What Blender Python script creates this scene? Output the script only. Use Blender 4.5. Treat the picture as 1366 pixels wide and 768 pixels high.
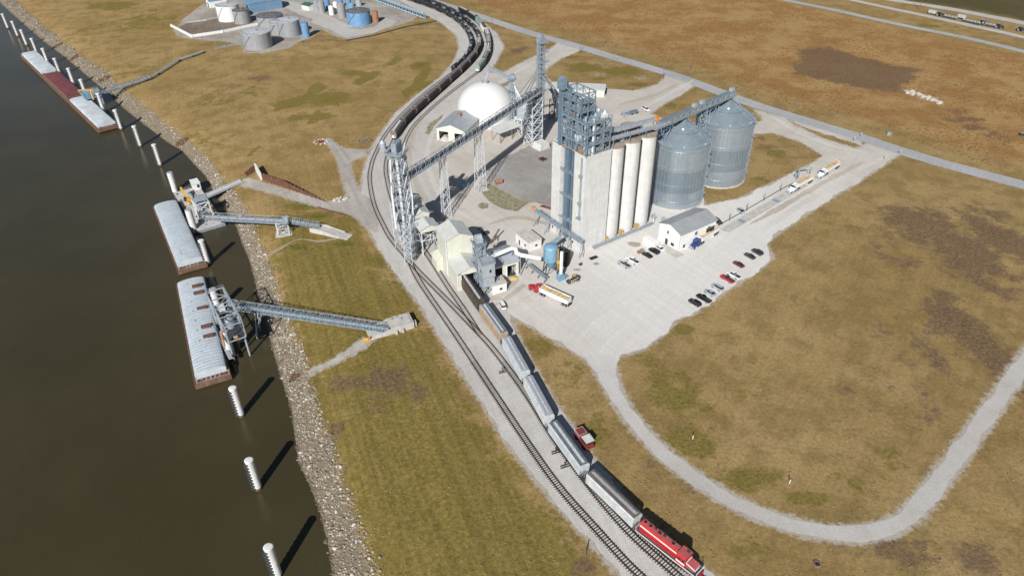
import bpy, math, random
import numpy as np
from mathutils import Vector, Matrix
from mathutils.geometry import tessellate_polygon
R = math.radians
random.seed(7); rng = np.random.default_rng(7)
S = bpy.context.scene
for o in list(bpy.data.objects): bpy.data.objects.remove(o)
COL = S.collection
# ------------------------------------------------------------------ camera
F, PITCH, ROLL, CAMZ = 940.0, 35.4, -0.8, 145.0      # focal length in px of the 1366 px wide photograph
WATER = -5.5
a_, r_ = R(PITCH), R(ROLL)
FW = Vector((0, math.cos(a_), -math.sin(a_))); RT0 = Vector((1, 0, 0)); UP0 = RT0.cross(FW)
RT = RT0*math.cos(r_) + UP0*math.sin(r_); UP = -RT0*math.sin(r_) + UP0*math.cos(r_)
CAM = Vector((0, 0, CAMZ))
cd = bpy.data.cameras.new('camera'); cam = bpy.data.objects.new('camera', cd); COL.objects.link(cam)
cam.matrix_world = Matrix(((RT.x, UP.x, -FW.x, 0), (RT.y, UP.y, -FW.y, 0), (RT.z, UP.z, -FW.z, CAMZ), (0, 0, 0, 1)))
cd.sensor_width = 36; cd.lens = 36*F/1366; cd.clip_start = 1; cd.clip_end = 20000
S.camera = cam
# ------------------------------------------------------------------ light
SUN_AZ, SUN_EL = 16.2, 34.5         # shadows run towards +Y, 16 degrees to +X
w = bpy.data.worlds.new('World'); S.world = w; w.use_nodes = True
nt = w.node_tree; bg = nt.nodes['Background']
sky = nt.nodes.new('ShaderNodeTexSky'); sky.sky_type = 'NISHITA'; sky.sun_disc = False
sky.sun_elevation = R(SUN_EL); sky.sun_rotation = R(180+SUN_AZ); sky.air_density = 1.0; sky.dust_density = 0.6; sky.ozone_density = 1.5
nt.links.new(sky.outputs[0], bg.inputs[0]); bg.inputs[1].default_value = 0.05
sl = bpy.data.lights.new('sun', 'SUN'); sl.energy = 5.0; sl.angle = R(0.5); sl.color = (1.0, 0.97, 0.925)
so = bpy.data.objects.new('sun', sl); COL.objects.link(so)
sd = Vector((math.sin(R(SUN_AZ))*math.cos(R(SUN_EL)), math.cos(R(SUN_AZ))*math.cos(R(SUN_EL)), -math.sin(R(SUN_EL))))
so.rotation_euler = sd.to_track_quat('-Z', 'Y').to_euler(); so.location = (-60, -100, 300)
S.view_settings.view_transform = 'Standard'; S.view_settings.look = 'None'; S.view_settings.gamma = 1
S.view_settings.exposure = 0.31
# ------------------------------------------------------------------ survey helpers: a photo pixel to a place on a level
def G(u, v, z=0.0):
    d = FW*F + RT*(u-683) + UP*(384-v)
    return CAM + d*((z-CAMZ)/d.z)
def gw(pts, z=0.0): return [G(u, v, z) for u, v in pts]
def v3(p, z): return Vector((p[0], p[1], z))
# ------------------------------------------------------------------ mesh builder
class MB:
    def __init__(s): s.v = []; s.f = []; s.sm = []
    def add(s, vs, fs, smooth=False):
        n = len(s.v); s.v += [tuple(p) for p in vs]
        s.f += [tuple(i+n for i in f) for f in fs]; s.sm += [smooth]*len(fs); return s
    def box(s, x, y, z, sx, sy, sz, rz=0):          # centre x,y; bottom z
        c, n = math.cos(rz), math.sin(rz); vs = []
        for k in (0, 1):
            for (a, b) in ((-.5, -.5), (.5, -.5), (.5, .5), (-.5, .5)):
                vs.append((x+a*sx*c-b*sy*n, y+a*sx*n+b*sy*c, z+k*sz))
        return s.add(vs, [(3, 2, 1, 0), (4, 5, 6, 7), (0, 1, 5, 4), (1, 2, 6, 5), (2, 3, 7, 6), (3, 0, 4, 7)])
    def beam(s, p, q, w, h=None):
        p, q = Vector(p), Vector(q); h = h or w; d = q-p
        if d.length < 1e-6: return s
        d.normalize(); up = Vector((0, 0, 1)) if abs(d.z) < .95 else Vector((1, 0, 0))
        r = d.cross(up).normalized(); u = r.cross(d)
        vs = [b + r*(i*w/2) + u*(j*h/2) for b in (p, q) for i, j in ((-1, -1), (1, -1), (1, 1), (-1, 1))]
        return s.add(vs, [(3, 2, 1, 0), (4, 5, 6, 7), (0, 1, 5, 4), (1, 2, 6, 5), (2, 3, 7, 6), (3, 0, 4, 7)])
    def cyl(s, p, q, r, r2=None, n=12, caps=True, smooth=True):
        p, q = Vector(p), Vector(q); r2 = r if r2 is None else r2; d = (q-p).normalized()
        up = Vector((0, 0, 1)) if abs(d.z) < .95 else Vector((1, 0, 0))
        a = d.cross(up).normalized(); b = a.cross(d)
        vs = []
        for c, rr in ((p, r), (q, r2)):
            vs += [c + (a*math.cos(2*math.pi*i/n) + b*math.sin(2*math.pi*i/n))*rr for i in range(n)]
        s.add(vs, [(i, i+n, (i+1) % n+n, (i+1) % n) for i in range(n)], smooth)
        if caps: s.add(vs, [tuple(range(n)), tuple(range(2*n-1, n-1, -1))])
        return s
    def prism(s, poly, z0, z1):
        n = len(poly); ar = sum(poly[i][0]*poly[(i+1) % n][1]-poly[(i+1) % n][0]*poly[i][1] for i in range(n))
        if ar < 0: poly = poly[::-1]
        vs = [(p[0], p[1], z0) for p in poly]+[(p[0], p[1], z1) for p in poly]
        return s.add(vs, [tuple(range(n-1, -1, -1)), tuple(range(n, 2*n))]+[(i, (i+1) % n, (i+1) % n+n, i+n) for i in range(n)])
    def extr(s, prof, y0, y1, axis='y'):            # profile (a,z) swept along y (a=x) or along x (a=y)
        n = len(prof)
        ar = sum(prof[i][0]*prof[(i+1) % n][1]-prof[(i+1) % n][0]*prof[i][1] for i in range(n))
        if (ar < 0) == (axis == 'y'): prof = prof[::-1]
        if axis == 'y': vs = [(a, y1, z) for a, z in prof]+[(a, y0, z) for a, z in prof]
        else: vs = [(y0, a, z) for a, z in prof][::1]+[(y1, a, z) for a, z in prof]
        if axis == 'y': fs = [tuple(range(n-1, -1, -1)), tuple(range(n, 2*n))]+[(i, (i+1) % n, (i+1) % n+n, i+n) for i in range(n)]
        else: fs = [tuple(range(n)), tuple(range(2*n-1, n-1, -1))]+[(i, i+n, (i+1) % n+n, (i+1) % n) for i in range(n)]
        return s.add(vs, fs)
    def lathe(s, prof, n=32, smooth=True, c=(0, 0)):
        m = len(prof)
        vs = [(c[0]+r*math.cos(2*math.pi*i/n), c[1]+r*math.sin(2*math.pi*i/n), z) for r, z in prof for i in range(n)]
        for k in range(m-1):
            s.add(vs[k*n:(k+2)*n], [(i, (i+1) % n, (i+1) % n+n, i+n) for i in range(n)], smooth)
        return s
    def gable(s, x0, x1, y0, y1, z, zr, over=.35, t=.15):   # roof with ridge along x
        ym = (y0+y1)/2; sl_ = (zr-z)/(ym-y0)
        for sg, ye in ((-1, y0), (1, y1)):
            yo = ye+sg*over; zo = z-sl_*over
            vs = [(x0-over, yo, zo), (x1+over, yo, zo), (x1+over, ym, zr), (x0-over, ym, zr)]
            vs += [(a, b, c+t) for a, b, c in vs]
            f = [(3, 2, 1, 0), (4, 5, 6, 7), (0, 1, 5, 4), (1, 2, 6, 5), (2, 3, 7, 6), (3, 0, 4, 7)]
            s.add(vs, f if sg < 0 else [g[::-1] for g in f])
        return s
    def truss(s, p, q, w, h, n, t=.14, sides=True):     # box truss along p-q, bottom centred on the line
        p, q = Vector(p), Vector(q); d = (q-p).normalized(); r = d.cross(Vector((0, 0, 1))).normalized(); u = r.cross(d)
        pt = lambda k, sx, sz: p+(q-p)*(k/n)+r*(sx*w/2)+u*(sz*h)
        for sx in (-1, 1):
            for sz in (0, 1): s.beam(pt(0, sx, sz), pt(n, sx, sz), t*1.3)
            for k in range(n+1): s.beam(pt(k, sx, 0), pt(k, sx, 1), t)
            for k in range(n):
                a = k % 2
                s.beam(pt(k, sx, a), pt(k+1, sx, 1-a), t)
        for k in range(n+1):
            s.beam(pt(k, -1, 0), pt(k, 1, 0), t); s.beam(pt(k, -1, 1), pt(k, 1, 1), t)
        return s
    def lattice(s, x, y, wx, wy, z0, z1, n, t=.2, taper=1.0, br=None):
        br = br or t*.7
        def c(k, i):
            f = 1+(taper-1)*k/n; sx, sy = ((-1, -1), (1, -1), (1, 1), (-1, 1))[i % 4]
            return Vector((x+sx*wx/2*f, y+sy*wy/2*f, z0+(z1-z0)*k/n))
        for i in range(4):
            s.beam(c(0, i), c(n, i), t)
            for k in range(n):
                s.beam(c(k+1, i), c(k+1, i+1), br)
                s.beam(c(k, i), c(k+1, i+1), br)
                if k % 2 == 0 or wx > 3: s.beam(c(k, i+1), c(k+1, i), br)
        return s
    def rail(s, pts, h=1.1, t=.06, closed=False):        # hand rail on a path of 3D points
        pts = [Vector(p) for p in pts]; seq = pts+[pts[0]] if closed else pts
        for a, b in zip(seq, seq[1:]):
            for k in (h, h*.5): s.beam(a+Vector((0, 0, k)), b+Vector((0, 0, k)), t)
            m = max(1, int((b-a).length/2))
            for i in range(m+1): q = a+(b-a)*(i/m); s.beam(q, q+Vector((0, 0, h)), t)
        return s
    def each(s, name, m, parent=None):                   # every loose island becomes a part of its own
        n = len(s.v); up = list(range(n))
        def fd(i):
            while up[i] != i: up[i] = up[up[i]]; i = up[i]
            return i
        for f in s.f:
            for i in f[1:]: up[fd(i)] = fd(f[0])
        gr = {}
        for f, sm in zip(s.f, s.sm): gr.setdefault(fd(f[0]), []).append((f, sm))
        out = []
        for fs in gr.values():
            ids = sorted({i for f, _ in fs for i in f}); mp = {i: k for k, i in enumerate(ids)}
            q = MB(); q.v = [s.v[i] for i in ids]; q.f = [tuple(mp[i] for i in f) for f, _ in fs]; q.sm = [sm for _, sm in fs]; out.append(q.build(name, m, parent))
        return out
    def build(s, name, m, parent=None, loc=None):
        me = bpy.data.meshes.new(name); me.from_pydata(s.v, [], s.f)
        if any(s.sm): me.polygons.foreach_set('use_smooth', s.sm)
        me.materials.append(m); me.update()
        o = bpy.data.objects.new(name, me); COL.objects.link(o)
        if parent: o.parent = parent
        if loc is not None: o.location = loc
        return o
def thing(name, label, cat, loc=(0, 0, 0), rz=0, group=None):
    o = bpy.data.objects.new(name, None); COL.objects.link(o); o.empty_display_size = .5
    o.location = loc; o.rotation_euler = (0, 0, rz); tag(o, label, cat, group); return o
def tag(o, label=None, cat=None, group=None, kind=None):
    if label: o['label'] = label
    if cat: o['category'] = cat
    if group: o['group'] = group
    if kind: o['kind'] = kind
    return o
def dup(root, loc, rz, label=None, group=None):
    r = root.copy(); COL.objects.link(r); r.location = loc; r.rotation_euler = (0, 0, rz)
    if label: r['label'] = label
    if group: r['group'] = group
    for ch in list(root.children):
        c = ch.copy(); COL.objects.link(c); c.parent = r
        for g_ in list(ch.children):
            d = g_.copy(); COL.objects.link(d); d.parent = c
    return r
def frame(base, rz):                                   # world point -> local point of a thing
    c, n = math.cos(-rz), math.sin(-rz)
    def f(p, z=None):
        x, y = p[0]-base[0], p[1]-base[1]
        return Vector((x*c-y*n, x*n+y*c, (p[2] if z is None else z)-base[2]))
    return f
# ------------------------------------------------------------------ materials
def nodes(m):
    m.use_nodes = True; t = m.node_tree; return t, t.nodes['Principled BSDF'], t.nodes, t.links
def rgb(c): return (c[0], c[1], c[2], 1)
MC = {}
def mat(name, c, rough=.7, metal=0.0, var=.22, scale=.6, streak=0.0, bump=0.0, bscale=4.0, dirt=None, spec=.4, wave=None):
    """plain painted / weathered surface: two noises move the colour, streaks run down the walls"""
    if name in MC: return MC[name]
    m = bpy.data.materials.new(name); t, b, N, L = nodes(m); MC[name] = m
    tc = N.new('ShaderNodeTexCoord'); n1 = N.new('ShaderNodeTexNoise'); n1.inputs['Scale'].default_value = scale; n1.inputs['Detail'].default_value = 6
    n1.inputs['Roughness'].default_value = .65
    L.new(tc.outputs['Object'], n1.inputs['Vector'])
    mr = N.new('ShaderNodeMapRange'); mr.inputs[1].default_value = .3; mr.inputs[2].default_value = .7
    mr.inputs[3].default_value = 1-var; mr.inputs[4].default_value = 1+var*.6
    L.new(n1.outputs[0], mr.inputs[0])
    mx = N.new('ShaderNodeMix'); mx.data_type = 'RGBA'; mx.blend_type = 'MULTIPLY'; mx.inputs[0].default_value = 1
    mx.inputs[6].default_value = rgb(c); L.new(mr.outputs[0], mx.inputs[7])
    out = mx.outputs[2]
    if streak:
        mp = N.new('ShaderNodeMapping'); mp.inputs['Scale'].default_value = (1.1, 1.1, .06); L.new(tc.outputs['Object'], mp.inputs[0])
        n2 = N.new('ShaderNodeTexNoise'); n2.inputs['Scale'].default_value = 1.0; n2.inputs['Detail'].default_value = 5; L.new(mp.outputs[0], n2.inputs['Vector'])
        m2 = N.new('ShaderNodeMapRange'); m2.inputs[1].default_value = .45; m2.inputs[2].default_value = .75; m2.inputs[3].default_value = 0; m2.inputs[4].default_value = streak
        L.new(n2.outputs[0], m2.inputs[0])
        x2 = N.new('ShaderNodeMix'); x2.data_type = 'RGBA'; L.new(m2.outputs[0], x2.inputs[0]); L.new(out, x2.inputs[6])
        x2.inputs[7].default_value = rgb(dirt or (c[0]*.4, c[1]*.35, c[2]*.3)); out = x2.outputs[2]
    if wave:                                            # corrugation / panel seams: (axis, repeat per metre, depth)
        sp = N.new('ShaderNodeSeparateXYZ'); L.new(tc.outputs['Object'], sp.inputs[0])
        mm = N.new('ShaderNodeMath'); mm.operation = 'MULTIPLY'; mm.inputs[1].default_value = wave[1]*2*math.pi
        L.new(sp.outputs['XYZ'.index(wave[0])], mm.inputs[0])
        sn = N.new('ShaderNodeMath'); sn.operation = 'SINE'; L.new(mm.outputs[0], sn.inputs[0])
        bp = N.new('ShaderNodeBump'); bp.inputs['Strength'].default_value = .5; bp.inputs['Distance'].default_value = wave[2]
        L.new(sn.outputs[0], bp.inputs['Height']); L.new(bp.outputs[0], b.inputs['Normal'])
    elif bump:
        n3 = N.new('ShaderNodeTexNoise'); n3.inputs['Scale'].default_value = bscale; n3.inputs['Detail'].default_value = 4
        L.new(tc.outputs['Object'], n3.inputs['Vector'])
        bp = N.new('ShaderNodeBump'); bp.inputs['Strength'].default_value = .6; bp.inputs['Distance'].default_value = bump
        L.new(n3.outputs[0], bp.inputs['Height']); L.new(bp.outputs[0], b.inputs['Normal'])
    L.new(out, b.inputs['Base Color']); b.inputs['Roughness'].default_value = rough; b.inputs['Metallic'].default_value = metal
    b.inputs['Specular IOR Level'].default_value = spec
    return m
M = dict(
 white=mat('white_paint', (.68, .68, .665), .55, var=.10, streak=.18, dirt=(.35, .3, .24)),
 pile=mat('pile_paint', (.66, .67, .67), .5, var=.22, scale=.9, streak=.6, dirt=(.36, .29, .2)),
 whitesteel=mat('white_steel', (.56, .58, .60), .5, var=.18, scale=1.2),
 palesteel=mat('pale_galvanised', (.38, .42, .46), .45, .25, var=.22, scale=1.0),
 steel=mat('grey_steel', (.27, .32, .37), .5, .2, var=.25, scale=1.0),
 bluesteel=mat('blue_grey_steel', (.17, .235, .29), .5, .1, var=.25, scale=.8),
 blueleg=mat('blue_casing', (.125, .19, .255), .5, .1, var=.25, scale=.8),
 dark=mat('dark_steel', (.05, .055, .06), .6, .1, var=.3, scale=1.5),
 black=mat('black_rubber', (.018, .018, .019), .8, var=.2),
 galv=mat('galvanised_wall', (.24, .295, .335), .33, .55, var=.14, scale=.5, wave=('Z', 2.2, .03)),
 galvroof=mat('galvanised_roof', (.25, .305, .345), .42, .45, var=.14, scale=.4),
 galvrib=mat('galvanised_rib', (.40, .46, .50), .4, .5, var=.12),
 conc=mat('slipform_concrete', (.545, .545, .535), .85, var=.14, scale=.35, streak=.42, dirt=(.40, .37, .325), bump=.01, bscale=2),
 conc2=mat('ground_concrete', (.44, .42, .39), .9, var=.25, scale=.5, bump=.01),
 conctop=mat('dusty_concrete_top', (.30, .25, .205), .9, var=.35, scale=.5),
 cream=mat('cream_siding', (.565, .565, .485), .55, var=.10, scale=.3, streak=.15, wave=('Y', 1.2, .02)),
 creamroof=mat('cream_roof', (.49, .50, .48), .5, var=.14, scale=.4, wave=('X', 1.2, .02)),
 roof=mat('grey_metal_roof', (.36, .39, .42), .45, .25, var=.12, scale=.4, wave=('X', 1.4, .02)),
 roofdark=mat('dark_grey_roof', (.33, .34, .35), .5, .2, var=.16, scale=.4, wave=('X', 1.4, .02)),
 dome=mat('dome_coating', (.60, .60, .585), .6, var=.06, scale=.12, streak=.12, dirt=(.5, .46, .38)),
 dustblue=mat('collector_blue', (.17, .31, .42), .5, var=.18, scale=.6, streak=.2),
 blueshed=mat('blue_siding', (.14, .235, .35), .5, var=.15, scale=.3),
 bluetank=mat('blue_tank', (.13, .27, .46), .5, var=.3, scale=.35, streak=.25, dirt=(.2, .25, .3)),
 greytank=mat('grey_tank', (.30, .31, .33), .5, .15, var=.15, scale=.3, streak=.3, dirt=(.2, .13, .09)),
 tanktop=mat('grey_tank_top', (.46, .48, .51), .5, .1, var=.2, scale=.4),
 tankdark=mat('dark_tank_top', (.13, .13, .135), .7, var=.5, scale=.3),
 rusttank=mat('rust_tank', (.30, .16, .09), .7, var=.3, scale=.4),
 rust=mat('rusty_steel', (.13, .06, .04), .8, var=.45, scale=.7),
 railsteel=mat('rail_steel', (.055, .04, .034), .45, .3, var=.3, scale=.5),
 dustysleeper=mat('dusty_sleeper', (.20, .18, .16), .95, var=.3, scale=.5),
 sleeper=mat('sleeper_wood', (.045, .036, .03), .9, var=.4, scale=.5),
 barge=mat('barge_hull', (.165, .095, .065), .8, var=.45, scale=.35, streak=.5, dirt=(.07, .04, .03)),
 bargedeck=mat('barge_deck', (.27, .23, .20), .85, var=.4, scale=.5),
 cover=mat('barge_cover', (.46, .505, .54), .5, var=.16, scale=.3, streak=.2, dirt=(.3, .33, .36)),
 cover2=mat('barge_cover_flat', (.50, .54, .57), .6, var=.25, scale=.18),
 covermaroon=mat('maroon_cover', (.16, .05, .055), .65, var=.3, scale=.25),
 hatchbrown=mat('brown_hatch', (.13, .07, .05), .8, var=.3),
 yellow=mat('yellow_paint', (.62, .36, .05), .5, var=.2, scale=1),
 orange=mat('orange_paint', (.55, .22, .05), .6, var=.3, scale=1),
 movred=mat('faded_red', (.20, .035, .03), .6, var=.3, scale=.8),
 red=mat('loco_red', (.43, .022, .026), .45, var=.15, scale=.5),
 redroof=mat('loco_faded_red', (.36, .085, .085), .6, var=.25, scale=.5),
 glass=mat('dark_glass', (.02, .024, .03), .08, var=.05, spec=.6),
 corn=mat('corn', (.52, .36, .155), .9, var=.22, scale=.9, bump=.03, bscale=3),
 stone=mat('pale_boulder', (.42, .39, .35), .9, var=.3, scale=.8),
 soil=mat('bare_soil', (.21, .135, .085), .95, var=.35, scale=.4, bump=.05, bscale=1),
 wood=mat('pole_wood', (.16, .12, .09), .9, var=.3),
 worksteel=mat('workhouse_steel', (.235, .31, .365), .5, .1, var=.22, scale=.8), hutroof=mat('hut_roof', (.46, .43, .39), .85, var=.3, scale=.8),
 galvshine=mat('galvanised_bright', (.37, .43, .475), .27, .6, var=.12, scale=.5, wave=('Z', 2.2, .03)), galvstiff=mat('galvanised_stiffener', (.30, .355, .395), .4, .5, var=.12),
 discharge=mat('discharge_tan', (.42, .30, .12), .6, var=.3, scale=1),
 coverrib=mat('cover_rib', (.33, .375, .41), .5, var=.2, scale=.5),
 rustbrush=mat('rust_brush', (.125, .072, .04), .95, var=.4, scale=.9),
 green=mat('green_roof', (.04, .11, .08), .6, var=.2),
)
# ================================================================== terrain
WL_PX = [(0, 4), (34, 34), (60, 56), (86, 75), (109, 95), (125, 109), (146, 126), (167, 146), (190, 164), (224, 190), (242, 200), (258, 217), (275, 235), (283, 250), (294, 269), (304, 283), (315, 300), (323, 323), (333, 346), (340, 371), (345, 397), (355, 428), (363, 462), (374, 499), (389, 545), (398, 615), (415, 650), (429, 688), (441, 741), (445, 790)]
RT_PX = [(18, 0), (47, 26), (78, 52), (109, 75), (141, 96), (167, 122), (198, 146), (234, 174), (263, 198), (283, 221), (296, 240), (310, 256), (327, 279), (338, 304), (346, 325), (358, 352), (366, 376), (374, 405), (387, 436), (400, 462), (408, 497), (416, 525), (426, 552), (443, 598), (461, 653), (478, 702), (499, 762), (512, 800)]
def ext(pts):
    a = pts[0]+(pts[0]-pts[1])*40; b = pts[-1]+(pts[-1]-pts[-2])*12
    return np.array([(p.x, p.y) for p in [a]+pts+[b]])
WL = ext(gw(WL_PX, WATER)); RTP = ext(gw(RT_PX, -2.2))
def segdist(P, L, closed=False):
    P = np.atleast_2d(P); d = np.full(len(P), 1e9)
    n = len(L) if closed else len(L)-1
    for i in range(n):
        a = L[i]; b = L[(i+1) % len(L)]; ab = b-a
        t = np.clip(((P-a)@ab)/max(ab@ab, 1e-9), 0, 1)
        d = np.minimum(d, np.hypot(*(P-a-t[:, None]*ab).T))
    return d
def inpoly(P, L):
    P = np.atleast_2d(P); r = np.zeros(len(P), bool); n = len(L)
    for i in range(n):
        x0, y0 = L[i]; x1, y1 = L[(i+1) % n]
        if y0 == y1: continue
        c = ((y0 > P[:, 1]) != (y1 > P[:, 1])) & (P[:, 0] < (x1-x0)*(P[:, 1]-y0)/(y1-y0)+x0); r ^= c
    return r
def sdist(P, L):                                        # negative inside
    d = segdist(P, L, True); return np.where(inpoly(P, L), -d, d)
WPOLY = np.vstack([WL, [[WL[-1][0], -3000], [-9000, -3000], [-9000, WL[0][1]]]])
RPOLY = np.vstack([RTP, [[RTP[-1][0], -3000], [-9000, -3000], [-9000, RTP[0][1]]]])
def hgt(P):
    P = np.atleast_2d(np.asarray(P, float)); d1 = segdist(P, WL); d2 = segdist(P, RTP)
    iw = inpoly(P, WPOLY); ir = inpoly(P, RPOLY)
    z = np.minimum(0, -2.2+2.2*(1-np.exp(-d2/9.0))*1.02)
    z = np.where(ir, WATER+(-2.2-WATER)*d1/(d1+d2+1e-6), z)
    return np.where(iw, WATER-np.minimum(d1*.35, 3), z)
def H(x, y): return float(hgt([[x, y]])[0])
def pix_(p):
    e = Vector(p)-CAM; return (683+F*e.dot(RT)/e.dot(FW), 384-F*e.dot(UP)/e.dot(FW))
def GT(u, v):
    p = G(u, v, 0)
    for _ in range(12): p = G(u, v, H(p.x, p.y))
    return p
# ---- areas read from the photograph (pixels on the ground)
YARD = [(640, 97), (668, 99), (700, 82), (733, 66), (750, 54), (783, 63), (745, 80), (722, 97), (738, 113), (800, 118), (845, 122), (878, 113), (892, 98), (932, 111), (905, 128), (880, 142), (868, 152), (900, 165), (1004, 166), (1020, 160), (1007, 147), (1050, 158), (1056, 165), (1100, 186), (1142, 198), (1163, 190), (1202, 204), (1190, 212), (1140, 246), (1109, 264), (1041, 308), (1021, 325), (1031, 344), (1012, 360), (972, 386), (945, 404), (920, 421), (905, 425), (890, 440), (860, 465), (826, 474), (820, 484), (788, 484), (770, 471), (740, 455), (705, 433), (676, 420), (660, 402), (640, 384), (600, 330), (560, 260), (540, 200), (560, 165), (590, 140)]
ISLE = [(1000, 178), (1030, 177), (1070, 190), (1100, 208), (1085, 218), (1040, 240), (985, 266), (940, 274), (930, 250), (945, 200)]
ISLE2 = [(1054, 160), (1100, 170), (1148, 187), (1150, 195), (1105, 181), (1062, 166)]
LOT = [(674, 209), (715, 191), (745, 190), (765, 215), (760, 275), (737, 277), (715, 270), (688, 265), (653, 246), (647, 241)]
ROAD = [(560, -3), (585, 4), (640, 22), (700, 42), (760, 59), (820, 77), (900, 101), (960, 123), (1010, 141), (1080, 163), (1150, 184), (1220, 207), (1290, 227), (1366, 247), (1440, 268)]
LOOP = [(800, 474), (812, 505), (830, 540), (870, 590), (920, 632), (980, 670), (1040, 695), (1100, 710), (1150, 712), (1190, 702), (1220, 680), (1250, 645), (1290, 590), (1330, 535), (1380, 465), (1440, 390)]
BAL_L = [(522, -6), (540, 5), (565, 18), (592, 33), (609, 48), (613, 64), (606, 82), (588, 103), (558, 126), (528, 151), (507, 180), (493, 202), (485, 230), (481, 262), (488, 290), (496, 315), (516, 346), (540, 380), (560, 405), (583, 442), (614, 494), (637, 528), (680, 596), (735, 664), (780, 713), (822, 762), (860, 815)]
BAL_R = [(1005, 812), (956, 772), (900, 729), (851, 685), (788, 607), (743, 542), (708, 482), (684, 434), (660, 385), (620, 320), (595, 270), (575, 225), (565, 190), (585, 160), (615, 128), (640, 108), (660, 85), (672, 62), (662, 45), (640, 26), (600, 10), (560, -6)]
def spline(pts, step=2.0):
    P = [Vector(p) for p in pts]; P = [P[0]*2-P[1]]+P+[P[-1]*2-P[-2]]; out = []
    for i in range(1, len(P)-2):
        a, b, c, d = P[i-1:i+3]; n = max(2, int((c-b).length/step))
        for k in range(n):
            t = k/n
            out.append(.5*((2*b)+(c-a)*t+(2*a-5*b+4*c-d)*t*t+(3*b-a-3*c+d)*t**3))
    return out+[P[-2]]
def ribbon(ctr, wd):
    L, Rr = [], []
    for i, p in enumerate(ctr):
        t = (ctr[min(i+1, len(ctr)-1)]-ctr[max(i-1, 0)]); t.z = 0; t.normalize(); n = Vector((-t.y, t.x, 0))
        ww = wd(i/len(ctr)) if callable(wd) else wd
        L.append(p+n*ww/2); Rr.append(p-n*ww/2)
    return L+Rr[::-1]
xy = lambda pts: np.array([(p[0], p[1]) for p in pts])
YARD_W, ISLE_W, ISLE2_W, LOT_W = gw(YARD), gw(ISLE), gw(ISLE2), gw(LOT)
ROAD_W = ribbon(spline(gw(ROAD), 6), 9.0); LOOP_W = ribbon(spline(gw(LOOP), 4), lambda s: 4.1+6*max(0, 1-s/.07)**2)
BAL_W = gw(BAL_L)+gw(BAL_R)
PATH = [(320, 243), (330, 238), (352, 245), (436, 269), (455, 268), (463, 260), (460, 246), (450, 211), (440, 195), (429, 187), (438, 185), (448, 193), (459, 199), (494, 201), (491, 207), (472, 213), (466, 219), (469, 233), (477, 254), (500, 270), (505, 310), (492, 306), (476, 290), (461, 283), (429, 277), (398, 268), (348, 253), (325, 248)]
PATH_W = [GT(u, v) for u, v in PATH]
RAMP = [(409, 497), (440, 483), (470, 463), (484, 452), (497, 455), (478, 468), (447, 484), (412, 500)]
RAMP_W = [GT(u, v) for u, v in RAMP]
TANKYARD = [(250, 22), (285, -6), (700, -60), (585, -4), (560, 18), (548, 28), (510, 40), (466, 53), (450, 49), (428, 38), (415, 50), (397, 56), (385, 64), (350, 71), (326, 70), (328, 61), (300, 55), (262, 53), (240, 50), (232, 40)]
TANKYARD_W = gw(TANKYARD)
F1 = ribbon(spline(gw([(1000, -12), (1046, 0), (1110, 13), (1200, 33), (1290, 51), (1366, 69), (1450, 90)]), 8), 6.5)
F2 = ribbon(spline(gw([(1090, -12), (1135, 0), (1200, 14), (1280, 31), (1366, 50), (1450, 68)]), 8), 7)
F3 = ribbon(spline(gw([(1140, -10), (1188, 0), (1260, 11), (1330, 24), (1366, 31), (1450, 47)]), 8), 9)
# ground grid: fine near the plant, coarse far away
def axis(lo, f0, f1, hi, fine, grow=1.05):
    a = list(np.arange(f0, f1, fine)); s = fine
    while a[-1] < hi: s *= grow; a.append(a[-1]+s)
    s = fine
    while a[0] > lo: s *= grow; a.insert(0, a[0]-s)
    return np.array(a)
gx = axis(-4000, -190, 180, 4000, 1.35); gy = axis(-600, 60, 330, 6000, 1.35, 1.012)
X, Y = np.meshgrid(gx, gy); P = np.column_stack([X.ravel(), Y.ravel()])
Z = hgt(P)
def blob(cu, cv, ru, rv, p=2):                          # soft patch around a pixel, radii in pixels at that place
    c = GT(cu, cv); a = GT(cu+ru, cv); b = GT(cu, cv-rv)
    rx = math.hypot(a.x-c.x, a.y-c.y); ry = math.hypot(b.x-c.x, b.y-c.y)
    ax = Vector((a.x-c.x, a.y-c.y)).normalized()
    dx = (P[:, 0]-c.x)*ax.x+(P[:, 1]-c.y)*ax.y; dy = -(P[:, 0]-c.x)*ax.y+(P[:, 1]-c.y)*ax.x
    return np.clip(1.25-((np.abs(dx)/rx)**p+(np.abs(dy)/ry)**p)**(1/p), 0, 1)
def area(pix, soft=4.0, pts=None):
    L = xy(pts if pts is not None else gw(pix)); return np.clip(.5-sdist(P, L)/(2*soft), 0, 1)
green = np.zeros(len(P)); dark = np.zeros(len(P)); rustm = np.zeros(len(P)); dust = np.zeros(len(P))
levee = area([(330, 290), (420, 285), (480, 290), (510, 340), (560, 400), (640, 530), (740, 670), (830, 768), (840, 850), (480, 850), (440, 700), (390, 500), (350, 340)], 10)
green = np.maximum(green, levee*.68)
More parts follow.
